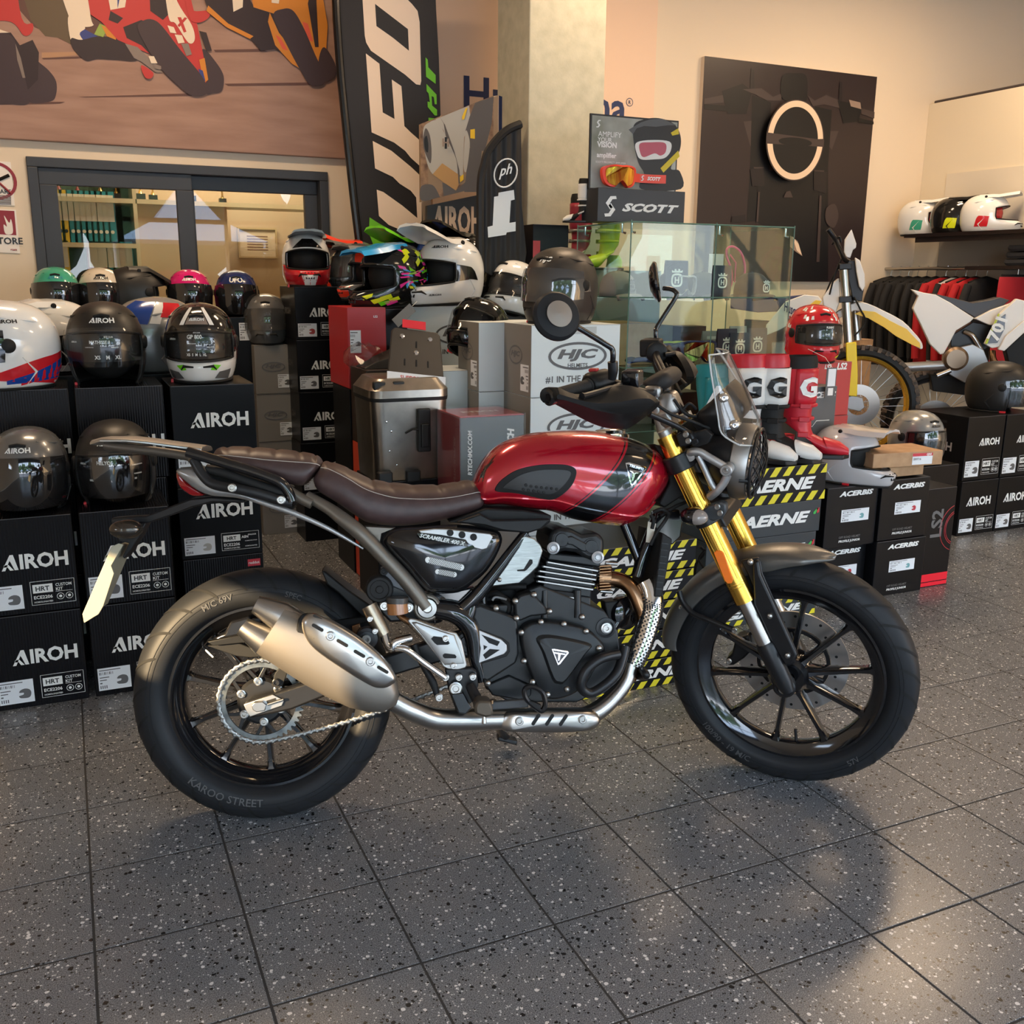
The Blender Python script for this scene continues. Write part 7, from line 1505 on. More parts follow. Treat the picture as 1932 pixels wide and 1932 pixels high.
# second row
p=at_(25,725,3.72);helmet('full','white helmet with red and blue stripes at the left edge',(p.x-.02,3.73,.986),205,hw_,visor=vdark,sc=1.10,patches=[(hred,((150,-.12),(60,-.095),(60,-.080),(150,-.02))),(hblu,((150,-.10),(75,-.11),(75,-.098),(150,-.045))),(hred,((160,-.075),(90,-.115),(90,-.108),(160,-.06)))],ftx=[('AIROH',blackp,78,.075,S_(wd=.06))])
p=at_(95,640,4.1);helmet('off','white helmet with black side panel and raised peak behind the striped helmet',(p.x,4.12,.995),196,hw_,visor=vdark,peak=hw_,sc=1.05,peak_up=-4,patches=[(hg_,((115,-.12),(60,-.12),(75,.02),(110,.05))),(hg_,((60,.085),(35,.085),(30,.11),(50,.11)))])
carton('black helmet box under the white peaked helmet at the left',p.x-.15,3.99,.66,.3,.3,.333,m=bxs);carton('lower black boxes block under the white peaked helmet',p.x-.15,3.99,0,.3,.3,.659,m=bxs)
p=at_(208,735,3.76);helmet('jet','matt black open face helmet with long clear visor on the central second row box',(p.x,3.79,.986),face_to(p.x,3.79,-3),hb,visor=vclear,film=vfilm,text='AIROH',sc=1.08,vl=-.062,ftx=[('MATHISSE II',white,-5,.012,S_(wd=.070)),('ECE 22.06',white,8,.028,S_(wd=.03)),('AIROH',white,-46,.012,S_(wd=.028)),('COMMUNICATION',white,-20,-.004,S_(wd=.03)),('PINLOCK',white,16,-.004,S_(wd=.026)),('XS    M    XL',white,5,-.035,S_(wd=.09))])
p=at_(305,700,4.1);helmet('full','silver grey helmet with blue and red crown stripes, second row behind',(p.x,4.12,.99),20,hsl,visor=vdark,sc=1.10,patches=[(hblu,((-170,.055),(-120,.055),(-110,.118),(-160,.122))),(hw_,((-118,.058),(-105,.058),(-95,.116),(-108,.118))),(hred,((-104,.075),(-75,.075),(-60,.112),(-94,.116)))])
carton('black helmet box under the silver grey striped helmet',p.x-.15,3.99,.66,.3,.3,.329,m=bxs);carton('lower black box block under the silver grey helmet',p.x-.15,3.99,0,.3,.3,.659,m=bxs)
p=at_(386,725,3.76);helmet('flip','black, white and grey graphic helmet on the right second row box',(p.x,3.80,.986),face_to(p.x,3.80,-4),hg_,visor=vclear,film=vfilm,sc=1.06,chinm=hw_,ftx=[('AIROH',white,0,.082,S_(wd=.055)),('GP 800',white,-4,.026,S_(wd=.055)),('AIROH',white,-42,.018,S_(wd=.03)),('COMMUNICATION',white,-8,.004,S_(wd=.03)),('PINLOCK',white,20,-.008,S_(wd=.03)),('XS  S  M  L  XL',white,-2,-.032,S_(wd=.075)),('ECE 22.06',white,0,.040,S_(wd=.025))],patches=[(hw_,((30,.065),(22,.065),(12,.12),(20,.12))),(hw_,((-30,.065),(-22,.065),(-12,.12),(-20,.12))),(gry,((20,.066),(-20,.066),(-14,.098),(14,.098))),(hgn,((38,-.070),(24,-.065),(20,-.082),(30,-.085))),(hgn,((-24,-.065),(-38,-.070),(-30,-.085),(-20,-.082))),(hgr,((62,-.085),(36,-.09),(28,-.112),(60,-.118))),(hgr,((-36,-.09),(-62,-.085),(-60,-.118),(-28,-.112)))])
# back row in front of the office window
tB=5.38;teal_=mat('gloss_teal','#3c9c80',.2,coat=.5);crm=mat('gloss_cream','#cfc3b0',.2,coat=.5);fux=mat('gloss_fuchsia','#d0166f',.2,coat=.5);nvy=mat('gloss_navy','#13285c',.25,coat=.5)
for u,m,nm,kk,tc_,ex_ in((111,teal_,'mint green','jet',teal,{}),(196,crm,'cream','jet',blackp,{}),(361,fux,'fuchsia pink','jet',white,{}),(449,nvy,'dark blue','jet',white,{})):
    p=at_(u,596,tB);helmet(kk,f'small {nm} open face helmet in the back row before the office window',(p.x,tB,p.z),face_to(p.x,tB),m,visor=vdark,text='AIROH' if m is not nvy else 'UFO',tcol=tc_,sc=.90)
    c_=carton(f'black helmet box under the {nm} helmet in the back row',p.x-.12,tB-.14,0,.24,.28,p.z-.001,m=bxs);label_(c_,.10,.2,p.z-.12,p.z-.03)
p=at_(262,600,tB);helmet('jet','matt brown black helmet turned away, centre of the back row',(p.x,tB,p.z),10,hb,sc=.98,visor=None,peak=hb,peak_up=-28);carton('black helmet box under the turned matt black helmet',p.x-.10,tB-.12,0,.20,.28,p.z-.001,m=bxs)
p=at_(513,660,5.3);helmet('full','grey and black helmet in clear wrap on the narrow grey stack',(.975,5.30,1.014),face_to(1,5.3),hgr,visor=vgrey,sc=.98,ftx=[('AIROH',white,0,.08,S_(wd=.05))],patches=[(crm,((16,.03),(12,.03),(10,-.03),(14,-.03))),(crm,((-4,.03),(-8,.03),(-10,-.03),(-6,-.03)))])
# off road helmets of the middle
zM=.2625*5;p=at_(580,548,5.08);helmet('off','white, red and black off road helmet facing forward on the small black stack',(p.x,5.08,zM+.002),face_to(p.x,5.08,4),hw_,trim=mblk,peak=hgr,sc=1.0,chinm=hred,peak_up=10,patches=[(hred,((70,-.12),(-70,-.12),(-70,-.075),(70,-.075))),(hw_,((16,-.122),(-16,-.122),(-24,-.058),(24,-.058))),(hg_,((40,.06),(-40,.06),(-16,.10),(16,.10)))],ftx=[('AIROH',blackp,0,.075,S_(wd=.06))])
def sup(lab,p,w_,d,m=bxs,z=None):carton(lab,p.x-w_/2,p.y-d/2,0,w_,d,(z or p.z)-.002,m=m)
p=at_(662,552,5.48);p.z=at_(662,552,5.48).z;helmet('off','grey off road helmet with long orange peak, behind the white and red one',p,188,hgr,peak=hor,peak_up=22,sc=1.10,patches=[(hor,((120,.02),(70,.02),(60,.07),(120,.09))),(hor,((80,-.09),(30,-.10),(40,-.06),(85,-.05)))],ftx=[('AIROH',hor,95,.06,S_(wd=.07))]);sup('plain carton under the grey and orange peaked helmet',p,.24,.24)
p=at_(672,545,5.16);helmet('full','grey helmet with a raised smoke visor between the off road helmets',p+Vector((0,0,-.01)),205,hgr,visor=vgrey,sc=.92,patches=[(hor,((100,-.05),(60,-.05),(60,.0),(100,.02)))],peak=hgr,peak_up=12);sup('plain carton under the grey smoke visor helmet',p+Vector((0,0,-.01)),.22,.22)
p=at_(712,566,4.84);helmet('off','grey off road helmet with orange nose pointing left',p,200,hgr,peak=hgr,chinm=None,sc=.98,peak_up=10,pitch=-4,patches=[(hor,((64,.055),(10,.055),(0,.095),(60,.105))),(hor,((130,.01),(80,-.02),(78,.0),(126,.04))),(hor,((24,-.11),(-10,-.11),(-10,-.06),(24,-.06))),(hg_,((120,-.06),(70,-.04),(70,.04),(120,.05)))]);sup('plain carton under the grey helmet with orange nose',p,.22,.22)
p=at_(742,585,4.48);rnd=random.Random(3);pts_=[]
for q in range(60):
    a0=rnd.uniform(66,150);z0=rnd.uniform(-.11,.10);m=rnd.choice([hpk,hcy,hgn,hyl,hpk,hcy]);l=rnd.uniform(8,18);s_=rnd.uniform(.006,.014);t_=rnd.uniform(-.02,.02);pts_.append((m,((a0+l,z0),(a0,z0+t_),(a0-2,z0+t_+s_),(a0+l-2,z0+s_))))
for q in range(8):a0=rnd.uniform(15,60);z0=rnd.uniform(-.11,-.07);pts_.append((rnd.choice([hpk,hgn,hyl]),((a0+12,z0),(a0,z0-.01),(a0-3,z0+.006),(a0+10,z0+.012))))
helmet('off','black off road helmet splashed with pink, cyan, yellow and green',p,203,hg_,peak=hcy,sc=1.08,peak_up=2,pitch=-6,patches=pts_)
p=at_(848,582,4.50);p.z=1.232;helmet('off','large glossy white off road helmet on the silver and grey box',p,207,hw_,peak=hw_,sc=1.16,peak_up=26,pitch=-3,patches=[(hg_,((105,-.055),(62,-.05),(62,.045),(90,.05)))],ftx=[('AIROH',blackp,30,.098,S_(wd=.07)),('AIROH',blackp,40,-.085,S_(wd=.035))])
for i,(u,v,t,m,pk,lb,pt2)in enumerate(((765,545,5.04,hg_,hgn,'black off road helmet with a fluorescent green peak at the back',[(hyl,((130,.0),(80,.02),(70,.08),(120,.09))),(hor,((110,-.02),(90,-.02),(90,.0),(110,.0)))]),(830,540,4.97,hblu,hblu,'blue, red and white off road helmet at the back of the group',[(hred,((120,.02),(70,.02),(60,.07),(110,.08)))]),(868,538,4.75,hg_,hg_,'glossy black off road helmet at the back with white lettering',[(hred,((60,.07),(30,.07),(20,.1),(50,.1))),(hw_,((110,.03),(80,.03),(70,.06),(100,.07)))]))):
    p=at_(u,v,t);helmet('off',lb,p,207,m,peak=pk,sc=1.0,peak_up=24,patches=pt2,ftx=[('AIROH',white,90,.04,S_(wd=.08))]);sup(f'plain carton under the {lb.split(" off")[0]} helmet at the back',p,.24,.24)
# flip-up helmets
p=at_(968,600,4.6);helmet('flip','glossy white flip up helmet with its chin bar raised',p+Vector((0,0,-.03)),215,hw_,visor=vclear,film=vfilm,sc=1.08,pitch=14,chinm=hw_,patches=[(hg_,((100,-.02),(60,-.04),(60,-.01),(95,.02)))]);sup('plain carton under the white flip up helmet',p+Vector((0,0,-.03)),.24,.24,gcar)
p=at_(905,672,4.13);helmet('flip','glossy black flip up helmet open above the grey box',Vector((p.x,4.13,.968)),212,hg_,visor=vclear,sc=1.0,pitch=22,chinm=hg_,liner=mat('liner_black',(.01,.01,.012),.7))
p=at_(1058,610,3.74);helmet('full','large matt graphite helmet on top of the white oval mark boxes',(p.x,3.75,1.180),212,mat('helmet_graphite',(.045,.040,.036),.42,.3),visor=vgrey,sc=1.18,ftx=[('HJC',white,8,.088,S_(wd=.05,bold=.05,shear=.25)),('i91 C-91',white,24,.0,S_(wd=.06))],patches=[(chrome,((92,-.02),(66,-.02),(70,.03),(88,.032)))])
# right side helmets
p=at_(1530,680,3.6);spots=[]
rnd=random.Random(5)
for q in range(26):a0=rnd.choice((-1,1))*rnd.uniform(20,150);z0=rnd.uniform(.055,.115)if abs(a0)<85 else rnd.uniform(-.08,.1);spots.append((hw_,((a0+7,z0),(a0,z0),(a0+1,z0+.014),(a0+6,z0+.016))))
helmet('full','red helmet with white paw and flower pattern on the red box',(p.x,3.6,p.z),252,hred,visor=vclear,film=vfilm,sc=.98,patches=spots+[(hyl,((96,-.005),(82,-.005),(82,.03),(96,.03))),(hyl,((75,-.09),(30,-.105),(30,-.098),(75,-.08)))],ftx=[('FUNNY',white,8,.034,S_(wd=.045,bold=.05)),('o-o   u   *',white,10,.006,S_(wd=.07))])
tg=thing('hang_tag','grey and white cardboard tag hanging from the red patterned helmet','tag',at_(1568,720,3.28));MB().bb(-.028,.028,0,.002,-.07,.06).build('card',acg,tg,smooth=0);MB().bb(-.02,.022,-.0015,0,-.02,.055).build('sticker',lab_,tg,smooth=0);MB().tube([(0,0,.06),(.002,.05,.10),(-.01,.15,.13)],.001,4).build('string',white,tg);MB().bb(-.014,.014,-.0015,0,-.06,-.028).build('barcode_block',white,tg,smooth=0)
p=at_(1885,785,tR+.15);helmet('jet','matt black open face helmet on the right hand black box',(p.x,tR+.17,rh+h2+.003),300,hb,visor=vclear,film=vdark,sc=1.05,ftx=[('AIROH',white,10,.075,S_(wd=.05)),('AIROH',white,40,.01,S_(wd=.03))])
p=at_(1580,905,tA+.17);helmet('off','pearl white off road helmet on the black junior boxes',(p.x,tA+.13,hA+hB-.011),290,mat('helmet_pearl',(.52,.50,.50),.2,coat=.6),peak=mat('helmet_pearl',(.52,.50,.50)),sc=.93,peak_up=6,ftx=[('ACERBIS',blackp,55,.085,S_(wd=.05))],patches=[(hg_,((84,-.12),(50,-.11),(50,-.06),(84,-.05)))])
p=at_(1725,865,3.62);helmet('jet','silver helmet lying behind the flat brown cartons',(p.x,3.62,.47),262,hsl,visor=vclear,film=vdark,sc=.98,ftx=[('AIROH',blackp,0,.07,S_(wd=.06))]);carton('black box under the silver helmet behind the brown cartons',p.x-.16,3.46,.24,.30,.3,.229,m=bxs);carton('lower black box under the silver helmet',p.x-.16,3.46,0,.30,.3,.239,m=bxs)
# three helmets on the wall shelf
for i,(u,m,nm,yw)in enumerate(((1737,hw_,'white and teal off road helmet, left one on the wall shelf',300),(1800,hg_,'black and yellow off road helmet, middle one on the wall shelf',300),(1858,hw_,'white and red off road helmet, right one on the wall shelf',302))):
    d=ray(u,425);y=0;s_=PX-.22;t_=s_/(d.x/d.y)
    helmet('off',nm,(s_,t_,zsh+.001),yw,m,peak=m,sc=.98,peak_up=12,patches=[((teal_,hyl,hred)[i],((-80,-.09),(-110,-.09),(-100,-.02),(-75,-.03))),((nvy,hyl,hred)[i],((90,-.1),(40,-.1),(50,-.05),(85,-.04)))],liner=hred if i!=1 else None)
# ---------------------------------------------------------------- glass cabinet
gedge=mat('glass_edge_green',(.10,.20,.17),.1,spec=.8);gpan=glassmat('cabinet_glass',(.90,.97,.94),1.32,.97)
CX0,CX1,CY0,CY1=PT(1185,600,4.0).x,PT(1487,600,4.0).x,4.0,4.52;CZ=PT(1340,420,4.0).z
cab=thing('glass_cabinet','tall clear glass display cabinet with shelves right of the column','cabinet',(CX0,CY0,0));cM=Matrix.Translation((-CX0,-CY0,0))
MB().bb(CX0,CX1,CY0,CY1,0,.12).build('base',mat('cabinet_base',(.3,.3,.29),.4),cab,M=cM,smooth=0)
mxx=PT(1343,600,4.0).x
for a in((CX0,mxx-.002,CY0,CY0+.005),(mxx+.002,CX1,CY0,CY0+.005),(CX0,CX0+.005,CY0+.006,CY1),(CX1-.005,CX1,CY0+.006,CY1),(CX0+.006,CX1-.006,CY1-.005,CY1)):MB().bb(*a,.12,CZ-.007).build('pane',gpan,cab,M=cM,smooth=0)
SZ=[PT(1300,v,4.05).z for v in(560,688)];SZ.append(SZ[1]-.31)
for z in SZ+[CZ-.006]:o=MB().bb(CX0+.007*(z<CZ-.01),CX1-.007*(z<CZ-.01),CY0+.008*(z<CZ-.01),CY1-.006,z-.006,z).build('shelf' if z<CZ-.01 else 'top_pane',gpan,cab,M=cM,smooth=0);MB().tube([(CX0,CY1,z-.003),(CX0,CY0,z-.003),(CX1,CY0,z-.003),(CX1,CY1,z-.003)],.0032,4).build('glass_edge',gedge,cab,M=cM,smooth=0)
for x,y in((CX0,CY0),(CX1,CY0),(CX0,CY1),(CX1,CY1),(mxx,CY0)):MB().tube([(x,y,.12),(x,y,CZ)],.0035,4).build('corner_edge',gedge,cab,M=cM,smooth=0)
for x,y in((CX0+.02,CY0+.03),(CX0+.01,CY0+.1),(CX0+.01,CY1-.06),(CX1-.04,CY0+.02),(mxx+.03,CY0+.02)):MB().tube([(x,y,CZ-.012),(x,y,CZ-.05),(x+.02,y,CZ-.055)],.006,8).build('clamp',chrome,cab,M=cM)
capb=mat('cap_navy',(.02,.025,.045),.8);capg=mat('cap_grey',(.17,.17,.165),.8);cgn=mat('cap_darkgreen',(.03,.04,.025),.8)
def mark(o,m,x,y,z,s,rz=0):
    """crowned letter H badge"""
    k=MB();a=[(-.30,.5),(-.30,.3),(-.5,.3),(-.5,.5),(-.38,.62),(-.38,.8),(-.16,.66),(-.16,.9),(.16,.9),(.16,.66),(.38,.8),(.38,.62),(.5,.5),(.5,.3),(.30,.3),(.30,.5)]
    P=lambda u,v:Vector((x+u*s,y,z+v*s))
    k.poly([P(u*.9,v*.55+.15)for u,v in[(-.5,.5),(-.55,.85),(-.3,.7),(-.25,1.0),(-.1,1.0),(-.08,.75),(.08,.75),(.1,1.0),(.25,1.0),(.3,.7),(.55,.85),(.5,.5)]])
    for i in range(28):
        q,r=2*pi*i/28,2*pi*(i+1)/28;f=lambda t,c:(math.copysign(abs(cos(t))**.6,cos(t))*c*.5,math.copysign(abs(sin(t))**.7,sin(t))*c*.5-.12);k.poly([P(*f(q,1)),P(*f(r,1)),P(*f(r,.72)),P(*f(q,.72))])
    for u0,u1,v0,v1 in((-.2,-.09,-.36,.12),(.09,.2,-.36,.12),(-.09,.09,-.17,-.07)):k.poly([P(u0,v0),P(u1,v0),P(u1,v1),P(u0,v1)])
    k.build('crown_mark',m,o,smooth=0,fix=False)
def cap_(lab,x,y,z,m,yaw=-90,mm=None):
    o=thing('baseball_cap',lab,'cap',(x,y,z),radians(yaw));k=MB()
    k.loft([[Vector((.095*r*cos(a)*(1.08 if cos(a)>0 else 1),.082*r*sin(a),h))for a in[2*pi*i/24 for i in range(24)]]for r,h in((1,0),(1.0,.03),(.95,.06),(.82,.088),(.6,.108),(.3,.118),(.04,.12))]);k.build('crown',m,o,smooth=180)
    k=MB();k.loft([[Vector((.08+q*.085*cos(b),.078*sin(b),.012-.02*q*q+.0*b-.01*sin(b)**2+dz))for b in[radians(-80+160*i/12)for i in range(13)]]for q,dz in((0,0),(.5,.004),(1,0),(.5,-.003))],cap=False,closed=False);k.build('brim',m,o,smooth=180,solid=.003,fix=False);MB().sph((0,0,.12),.006).build('button',m,o)
    if mm:h=thing if False else None;e_=emp('front_badge',(.098,0,.05),radians(90));e_.parent=o;mark(e_,mm,0,-.012,0,.045)
    return o
for u,z,m,lab,yw,mm,y in((1165,SZ[0],capg,'grey cap on the upper glass shelf at the left',-80,mat('badge_grey',(.08,.08,.08),.6),4.2),(1268,SZ[0],capb,'dark navy cap on the upper glass shelf behind the mirror',-95,whb,4.3),(1325,SZ[0],cgn,'dark green cap in the middle of the upper glass shelf',-80,whb,4.25),(1418,SZ[0],capb,'black cap with a large white crowned badge on the upper shelf',-85,white,4.15)):
    cap_(lab,min(PT(u,530,y).x,CX1-.12),y,z,m,yw,mm)
navp=mat('pack_navy',(.018,.028,.06),.5)
for i,(u,v,t,s_,m,mk)in enumerate(((1362,515,4.06,.11,navp,1),(1374,590,4.08,.12,navp,1),(1395,640,4.07,.12,navp,1),(1428,640,4.10,.12,navp,1),(1400,610,4.3,.10,mat('pack_blue',(.02,.06,.14),.4),0),(1440,605,4.3,.11,mat('pack_pale',(.35,.36,.36),.5),0),(1342,650,4.25,.12,mat('pack_pale',(.35,.36,.36)),0),(1275,530,4.1,.13,navp,1))):
    p=PT(u,v,t);p.x=min(p.x,CX1-.08);z0=max([z for z in SZ if z<p.z]+[SZ[2]])if v<540 or 1 else 0
    o=thing('hanging_pack',f'{("navy", "blue", "pale")[0 if m is navp else (1 if i == 4 else 2)]} accessory pack in the glass cabinet, {ordn[i]} counted from the top left','pack',(p.x,t,z0+.001));hgt=.15+.02*(i%2)
    k=MB();k.loft([[Vector((a*s_/2,b,z))for a,b in((-1,-.004*q),(1,-.004*q),(1,.006*q),(-1,.006*q))]for z,q in((0,.3),(.02,1.6),(hgt*.5,2),(hgt*.9,1),(hgt,.3))]);k.build('pouch',m,o,smooth=40)
    if mk:mark(o,white,0,-.0095,hgt*.5,s_*.5)
    else:frect(o,white,-s_*.3,s_*.3,hgt*.72,hgt*.82,y=-.008)
def goggles(lab,loc,yaw,m,lens,strap=True,sc=1):
    o=thing('goggles',lab,'goggles',loc,radians(yaw));fr=cr([Vector(p)for p in((-.09,.01),(-.085,.045),(-.04,.055),(0,.053),(.04,.055),(.085,.045),(.09,.01),(.075,-.03),(.04,-.045),(.02,-.03),(0,-.015),(-.02,-.03),(-.04,-.045),(-.075,-.03))],4)
    f=lambda p,q,y:Vector((p.x*q*sc,y+abs(p.x)**2*3.2,(p.y*q+.05)*sc));k=MB();k.loft([[f(p,1,.02)for p in fr],[f(p,1.02,-.008)for p in fr],[f(p,.88,-.012)for p in fr],[f(p,.86,-.004)for p in fr]],cap=False);k.build('frame',m,o,smooth=50)
    k=MB();k.loft([[f(p,.88,-.008)for p in fr],[f(p,.86,-.0125)for p in fr]]);k.build('lens',lens,o,smooth=0)
    if strap:k=MB();k.loft([[Vector((x*sc,y-.002,z)),Vector((x*sc,y+.002,z)),Vector((x*sc,y+.002,z+.04*sc)),Vector((x*sc,y-.002,z+.04*sc))]for x,y,z in((.085,.02,.035),(.12,.03,.034),(.20,.03,.034),(.27,.03,.036))]);k.build('strap',m,o,smooth=0)
    return o
lensf=mat('mirror_lens_fire',(.75,.28,.05),.12,1);noisy(lensf,(.45,.03,.02),(.95,.62,.08),60,stretch=(1,.1,.1));lensg=noisy(mat('mirror_lens_gold',(.6,.5,.2),.08,1),(.15,.12,.05),(.9,.75,.35),55,stretch=(1,.1,.1))
goggles('yellow and blue rimmed goggles on the middle glass shelf',(PT(1270,655,4.12).x,4.12,SZ[1]+.001),5,mat('goggle_yellow',(.5,.55,.03),.4),vdark,False,1.05)
goggles('goggles with a gold mirrored lens on the middle glass shelf',(PT(1322,655,4.06).x,4.06,SZ[1]+.001),-5,nvy,lensg,False,1.1)
goggles('clear lens goggles on the upper glass shelf centre',(PT(1300,540,4.08).x,4.1,SZ[0]+.001),10,mat('goggle_pale',(.4,.42,.45),.4),vclear,False,.95)
for lab,u,y,z,w_,d,h,m in(('beige carton on the middle glass shelf at the left',1135,4.12,1,.22,.3,.20,kraft),('pale box with dark band in the middle of the glass shelf',1230,4.28,1,.26,.2,.18,gcar),('white flat box on the middle glass shelf',1190,4.35,1,.2,.1,.08,paper),('brown package box behind the glass packs',1310,4.35,1,.16,.12,.17,mat('pack_brown',(.08,.04,.03),.5)),('green and grey box on the bottom glass shelf',1230,4.2,2,.24,.25,.24,gcar),('pale carton on the bottom glass shelf',1150,4.2,2,.12,.22,.22,paper),('dark tray with grey edge on the bottom glass shelf',1290,4.15,2,.26,.28,.16,sblk),('grey box on the bottom glass shelf at the right',1400,4.2,2,.25,.25,.2,gcar)):
    x=max(min(PT(u,600,y).x-w_/2,CX1-w_-.01),CX0+.01);o=carton(lab,x,y,SZ[z]+.001,w_,min(d,CY1-y-.02),h,m=m,name='shelf_box')
for x_,y_,lb in((PT(1330,640,4.3).x,4.36,'small blue bottle standing on the middle glass shelf'),):o=thing('bottle',lb,'bottle',(x_+.2,y_,SZ[1]+.001));MB().lathe((0,0,0),FZ,[(0,0),(.025,0),(.025,.09),(.012,.11),(.012,.13),(0,.13)],16).build('body',mat('bottle_blue',(.1,.25,.4),.2),o);MB().lathe((0,0,.13),FZ,[(.014,0),(.014,.02),(0,.02)],12).build('cap',white,o)
o=thing('glove_pair','folded dark blue gloves on the middle glass shelf','gloves',(PT(1215,660,4.1).x,4.12,SZ[1]+.004));k=MB()
for i in range(5):k.tube(cr([Vector((-.08+i*.01,.02*i,.012)),Vector((0,.015*i,.022+.004*i)),Vector((.09,.018*i-.01,.012))],4,False),[.008]+[.013]*7+[.009],8)
k.build('fingers',nvy,o);MB().sph((-.06,.03,.02),.05,12,8,(1,.9,.45)).build('palm',mblk,o)
pkk=mat('pink_plastic',(.62,.05,.22),.4);o=thing('pink_frame','pink plastic protector frame standing on the upper glass shelf','protector',(min(PT(1385,500,4.3).x,CX1-.1),4.3,SZ[0]));k=MB();k.tube(cr([Vector(p)for p in((-.05,0,.008),(-.01,0,.06),(-.02,0,.14),(-.05,0,.20),(-.05,0,.24),(-.01,0,.25),(.04,0,.22),(.07,0,.15),(.07,0,.06))],4,False),.006,8);k.tube([(-.03,0,.21),(.01,0,.17),(.01,0,.07)],.004,6);k.build('frame',pkk,o)
o=thing('leaflet','white card with drawing standing on the upper glass shelf','card',(min(PT(1352,480,4.22).x,CX1-.2),4.22,SZ[0]));MB().bb(-.045,.045,0,.002,0,.21).build('card',paper,o,smooth=0);k=MB();k.tube([(-.03,-.002,.05),(0,-.002,.1),(.03,-.002,.07)],.003,4);k.build('drawing',gpr,o)
# ---------------------------------------------------------------- motocross boots
def boot(lab,loc,yaw,main,panel,cuff,toe,strap,letter=None,sc=1.,lean=0):
    o=thing('motocross_boot',lab,'boot',group=None);o.matrix_world=Matrix.Translation(loc)@Matrix.Rotation(radians(yaw),4,'Z')@Matrix.Rotation(radians(lean),4,'Y')@Matrix.Scale(sc,4)
    def el(x,z,rx,ry,tilt=0):return[Vector((x+rx*cos(a)*cos(tilt),ry*sin(a),z+rx*cos(a)*sin(tilt)))for a in[2*pi*i/20 for i in range(20)]]
    sh_=[el(-.01,.40,.078,.064,.05),el(-.005,.33,.078,.064),el(0,.26,.072,.06),el(.0,.19,.060,.052),el(.004,.135,.062,.048,-.25),el(.03,.095,.075,.046,-.55),el(.075,.065,.060,.046,-.95),el(.13,.045,.038,.048,-1.2),el(.185,.036,.030,.044,-1.4),el(.215,.032,.016,.028,-1.5)]
    MB().loft(sh_).build('upper',main,o,smooth=60)
    MB().loft([el(-.012,.405,.070,.056,.05),el(-.012,.425,.076,.062,.05),el(-.01,.40,.081,.067,.05),el(-.01,.375,.081,.067,.04)],cap=False).build('cuff',cuff,o,smooth=60)
    MB().lathe((-.012,0,.415),FZ,[(.0,0),(.058,0)],20).build('opening',mblk,o)
    MB().prism([(-.075,-.05,0),(-.02,-.054,0),(.06,-.05,0),(.14,-.055,0),(.20,-.045,0),(.228,0,0),(.20,.045,0),(.14,.055,0),(.06,.05,0),(-.02,.054,0),(-.075,.05,0)],(0,0,.020)).build('sole',sblk,o,bevel=.004)
    MB().loft([el(-.04,.022,.045,.05),el(-.045,.06,.042,.046),el(-.03,.09,.03,.044)]).build('heel_cup',toe,o);MB().loft([el(.13,.05,.042,.05,-1.2),el(.19,.038,.034,.047,-1.4),el(.222,.03,.014,.024,-1.5)]).build('toe_cap',toe,o)
    k=MB();n0=0;rows=[]
    for z in(.215,.25,.30,.35,.375):rows.append([Vector((-.003+.080*cos(a)*(1 if z>.24 else .92),.066*sin(a)*(1 if z>.24 else .92),z))for a in[radians(-100+200*i/16)for i in range(17)]])
    k.loft(rows,cap=False,closed=False);k.build('shin_plate',panel,o,smooth=180,solid=.004,fix=False)
    for z,w_ in((.222,.065),(.165,.056),(.10,.05)):k=MB();k.tube([Vector((.0+(w_+.013)*cos(a)+(.03 if z<.12 else 0),(w_-.008)*sin(a),z-(.03*cos(a)if z<.12 else 0)))for a in[radians(-110+220*i/14)for i in range(15)]],.008,8,flat=((1,0,0),.7));k.build('buckle_strap',strap,o);k=MB();k.box((.03,-(w_-.002),z),(.045,.014,.022));k.build('buckle',strap,o,bevel=.003)
    if letter:c=.0865;put_text(letter,letter and(white if panel is not white_b else blackp),o,None,None,None,h=.085,bold=.05,fn=lambda a,b:Vector((-.003+c*cos(-1.0+a/.075),.0725*sin(-1.0+a/.075),.30+b)),name='shin_letter')
    return o
white_b=mat('boot_white',(.70,.70,.68),.35);redm=mat('boot_red',(.52,.015,.03),.35);tealb=mat('boot_teal',(.01,.20,.23),.4);lime=mat('boot_lime',(.45,.55,.02),.4);blub=mat('boot_blue',(.02,.03,.18),.4)
zb=zt+.002
boot('black and white motocross boot with red cuff, left of the red boot',(PT(1452,880,3.13).x,3.16,zb),-52,mblk,white_b,redm,white_b,mblk,'G',1.0)
boot('white motocross boot with red cuff behind the clear screen',(PT(1405,880,3.2).x-.02,3.19,zb),-60,white_b,white_b,redm,white_b,mblk,'G',1.0)
boot('red motocross boot with blue panels and lime buckle',(PT(1500,885,3.13).x+.02,3.17,zb),-38,redm,redm,mblk,redm,redm,'G',.98)
o=boot('teal motocross boot lying behind the clear screen and handlebar',(PT(1345,800,3.3).x,3.30,.62),-60,tealb,tealb,tealb,tealb,white_b,'A',.95)
stackbelow(o.location.x-.17,3.36,.615,.34,.16,2,gcar,'grey carton {} from floor supporting the teal boot')if False else carton('grey carton block supporting the teal boot behind the screen',o.location.x-.13,3.36-.13,0,.24,.24,.615,m=gcar)
boot('fluorescent yellow motocross boot seen through the top of the glass cabinet',(PT(1160,510,4.8).x-.05,4.78,PT(1160,512,4.8).z),195,lime,lime,lime,lime,lime,None,.95);px_=PT(1160,510,4.8)
carton('tall pale carton behind the cabinet under the two bright boots',px_.x-.30,4.64,0,.50,.26,px_.z-.002,m=gcar)
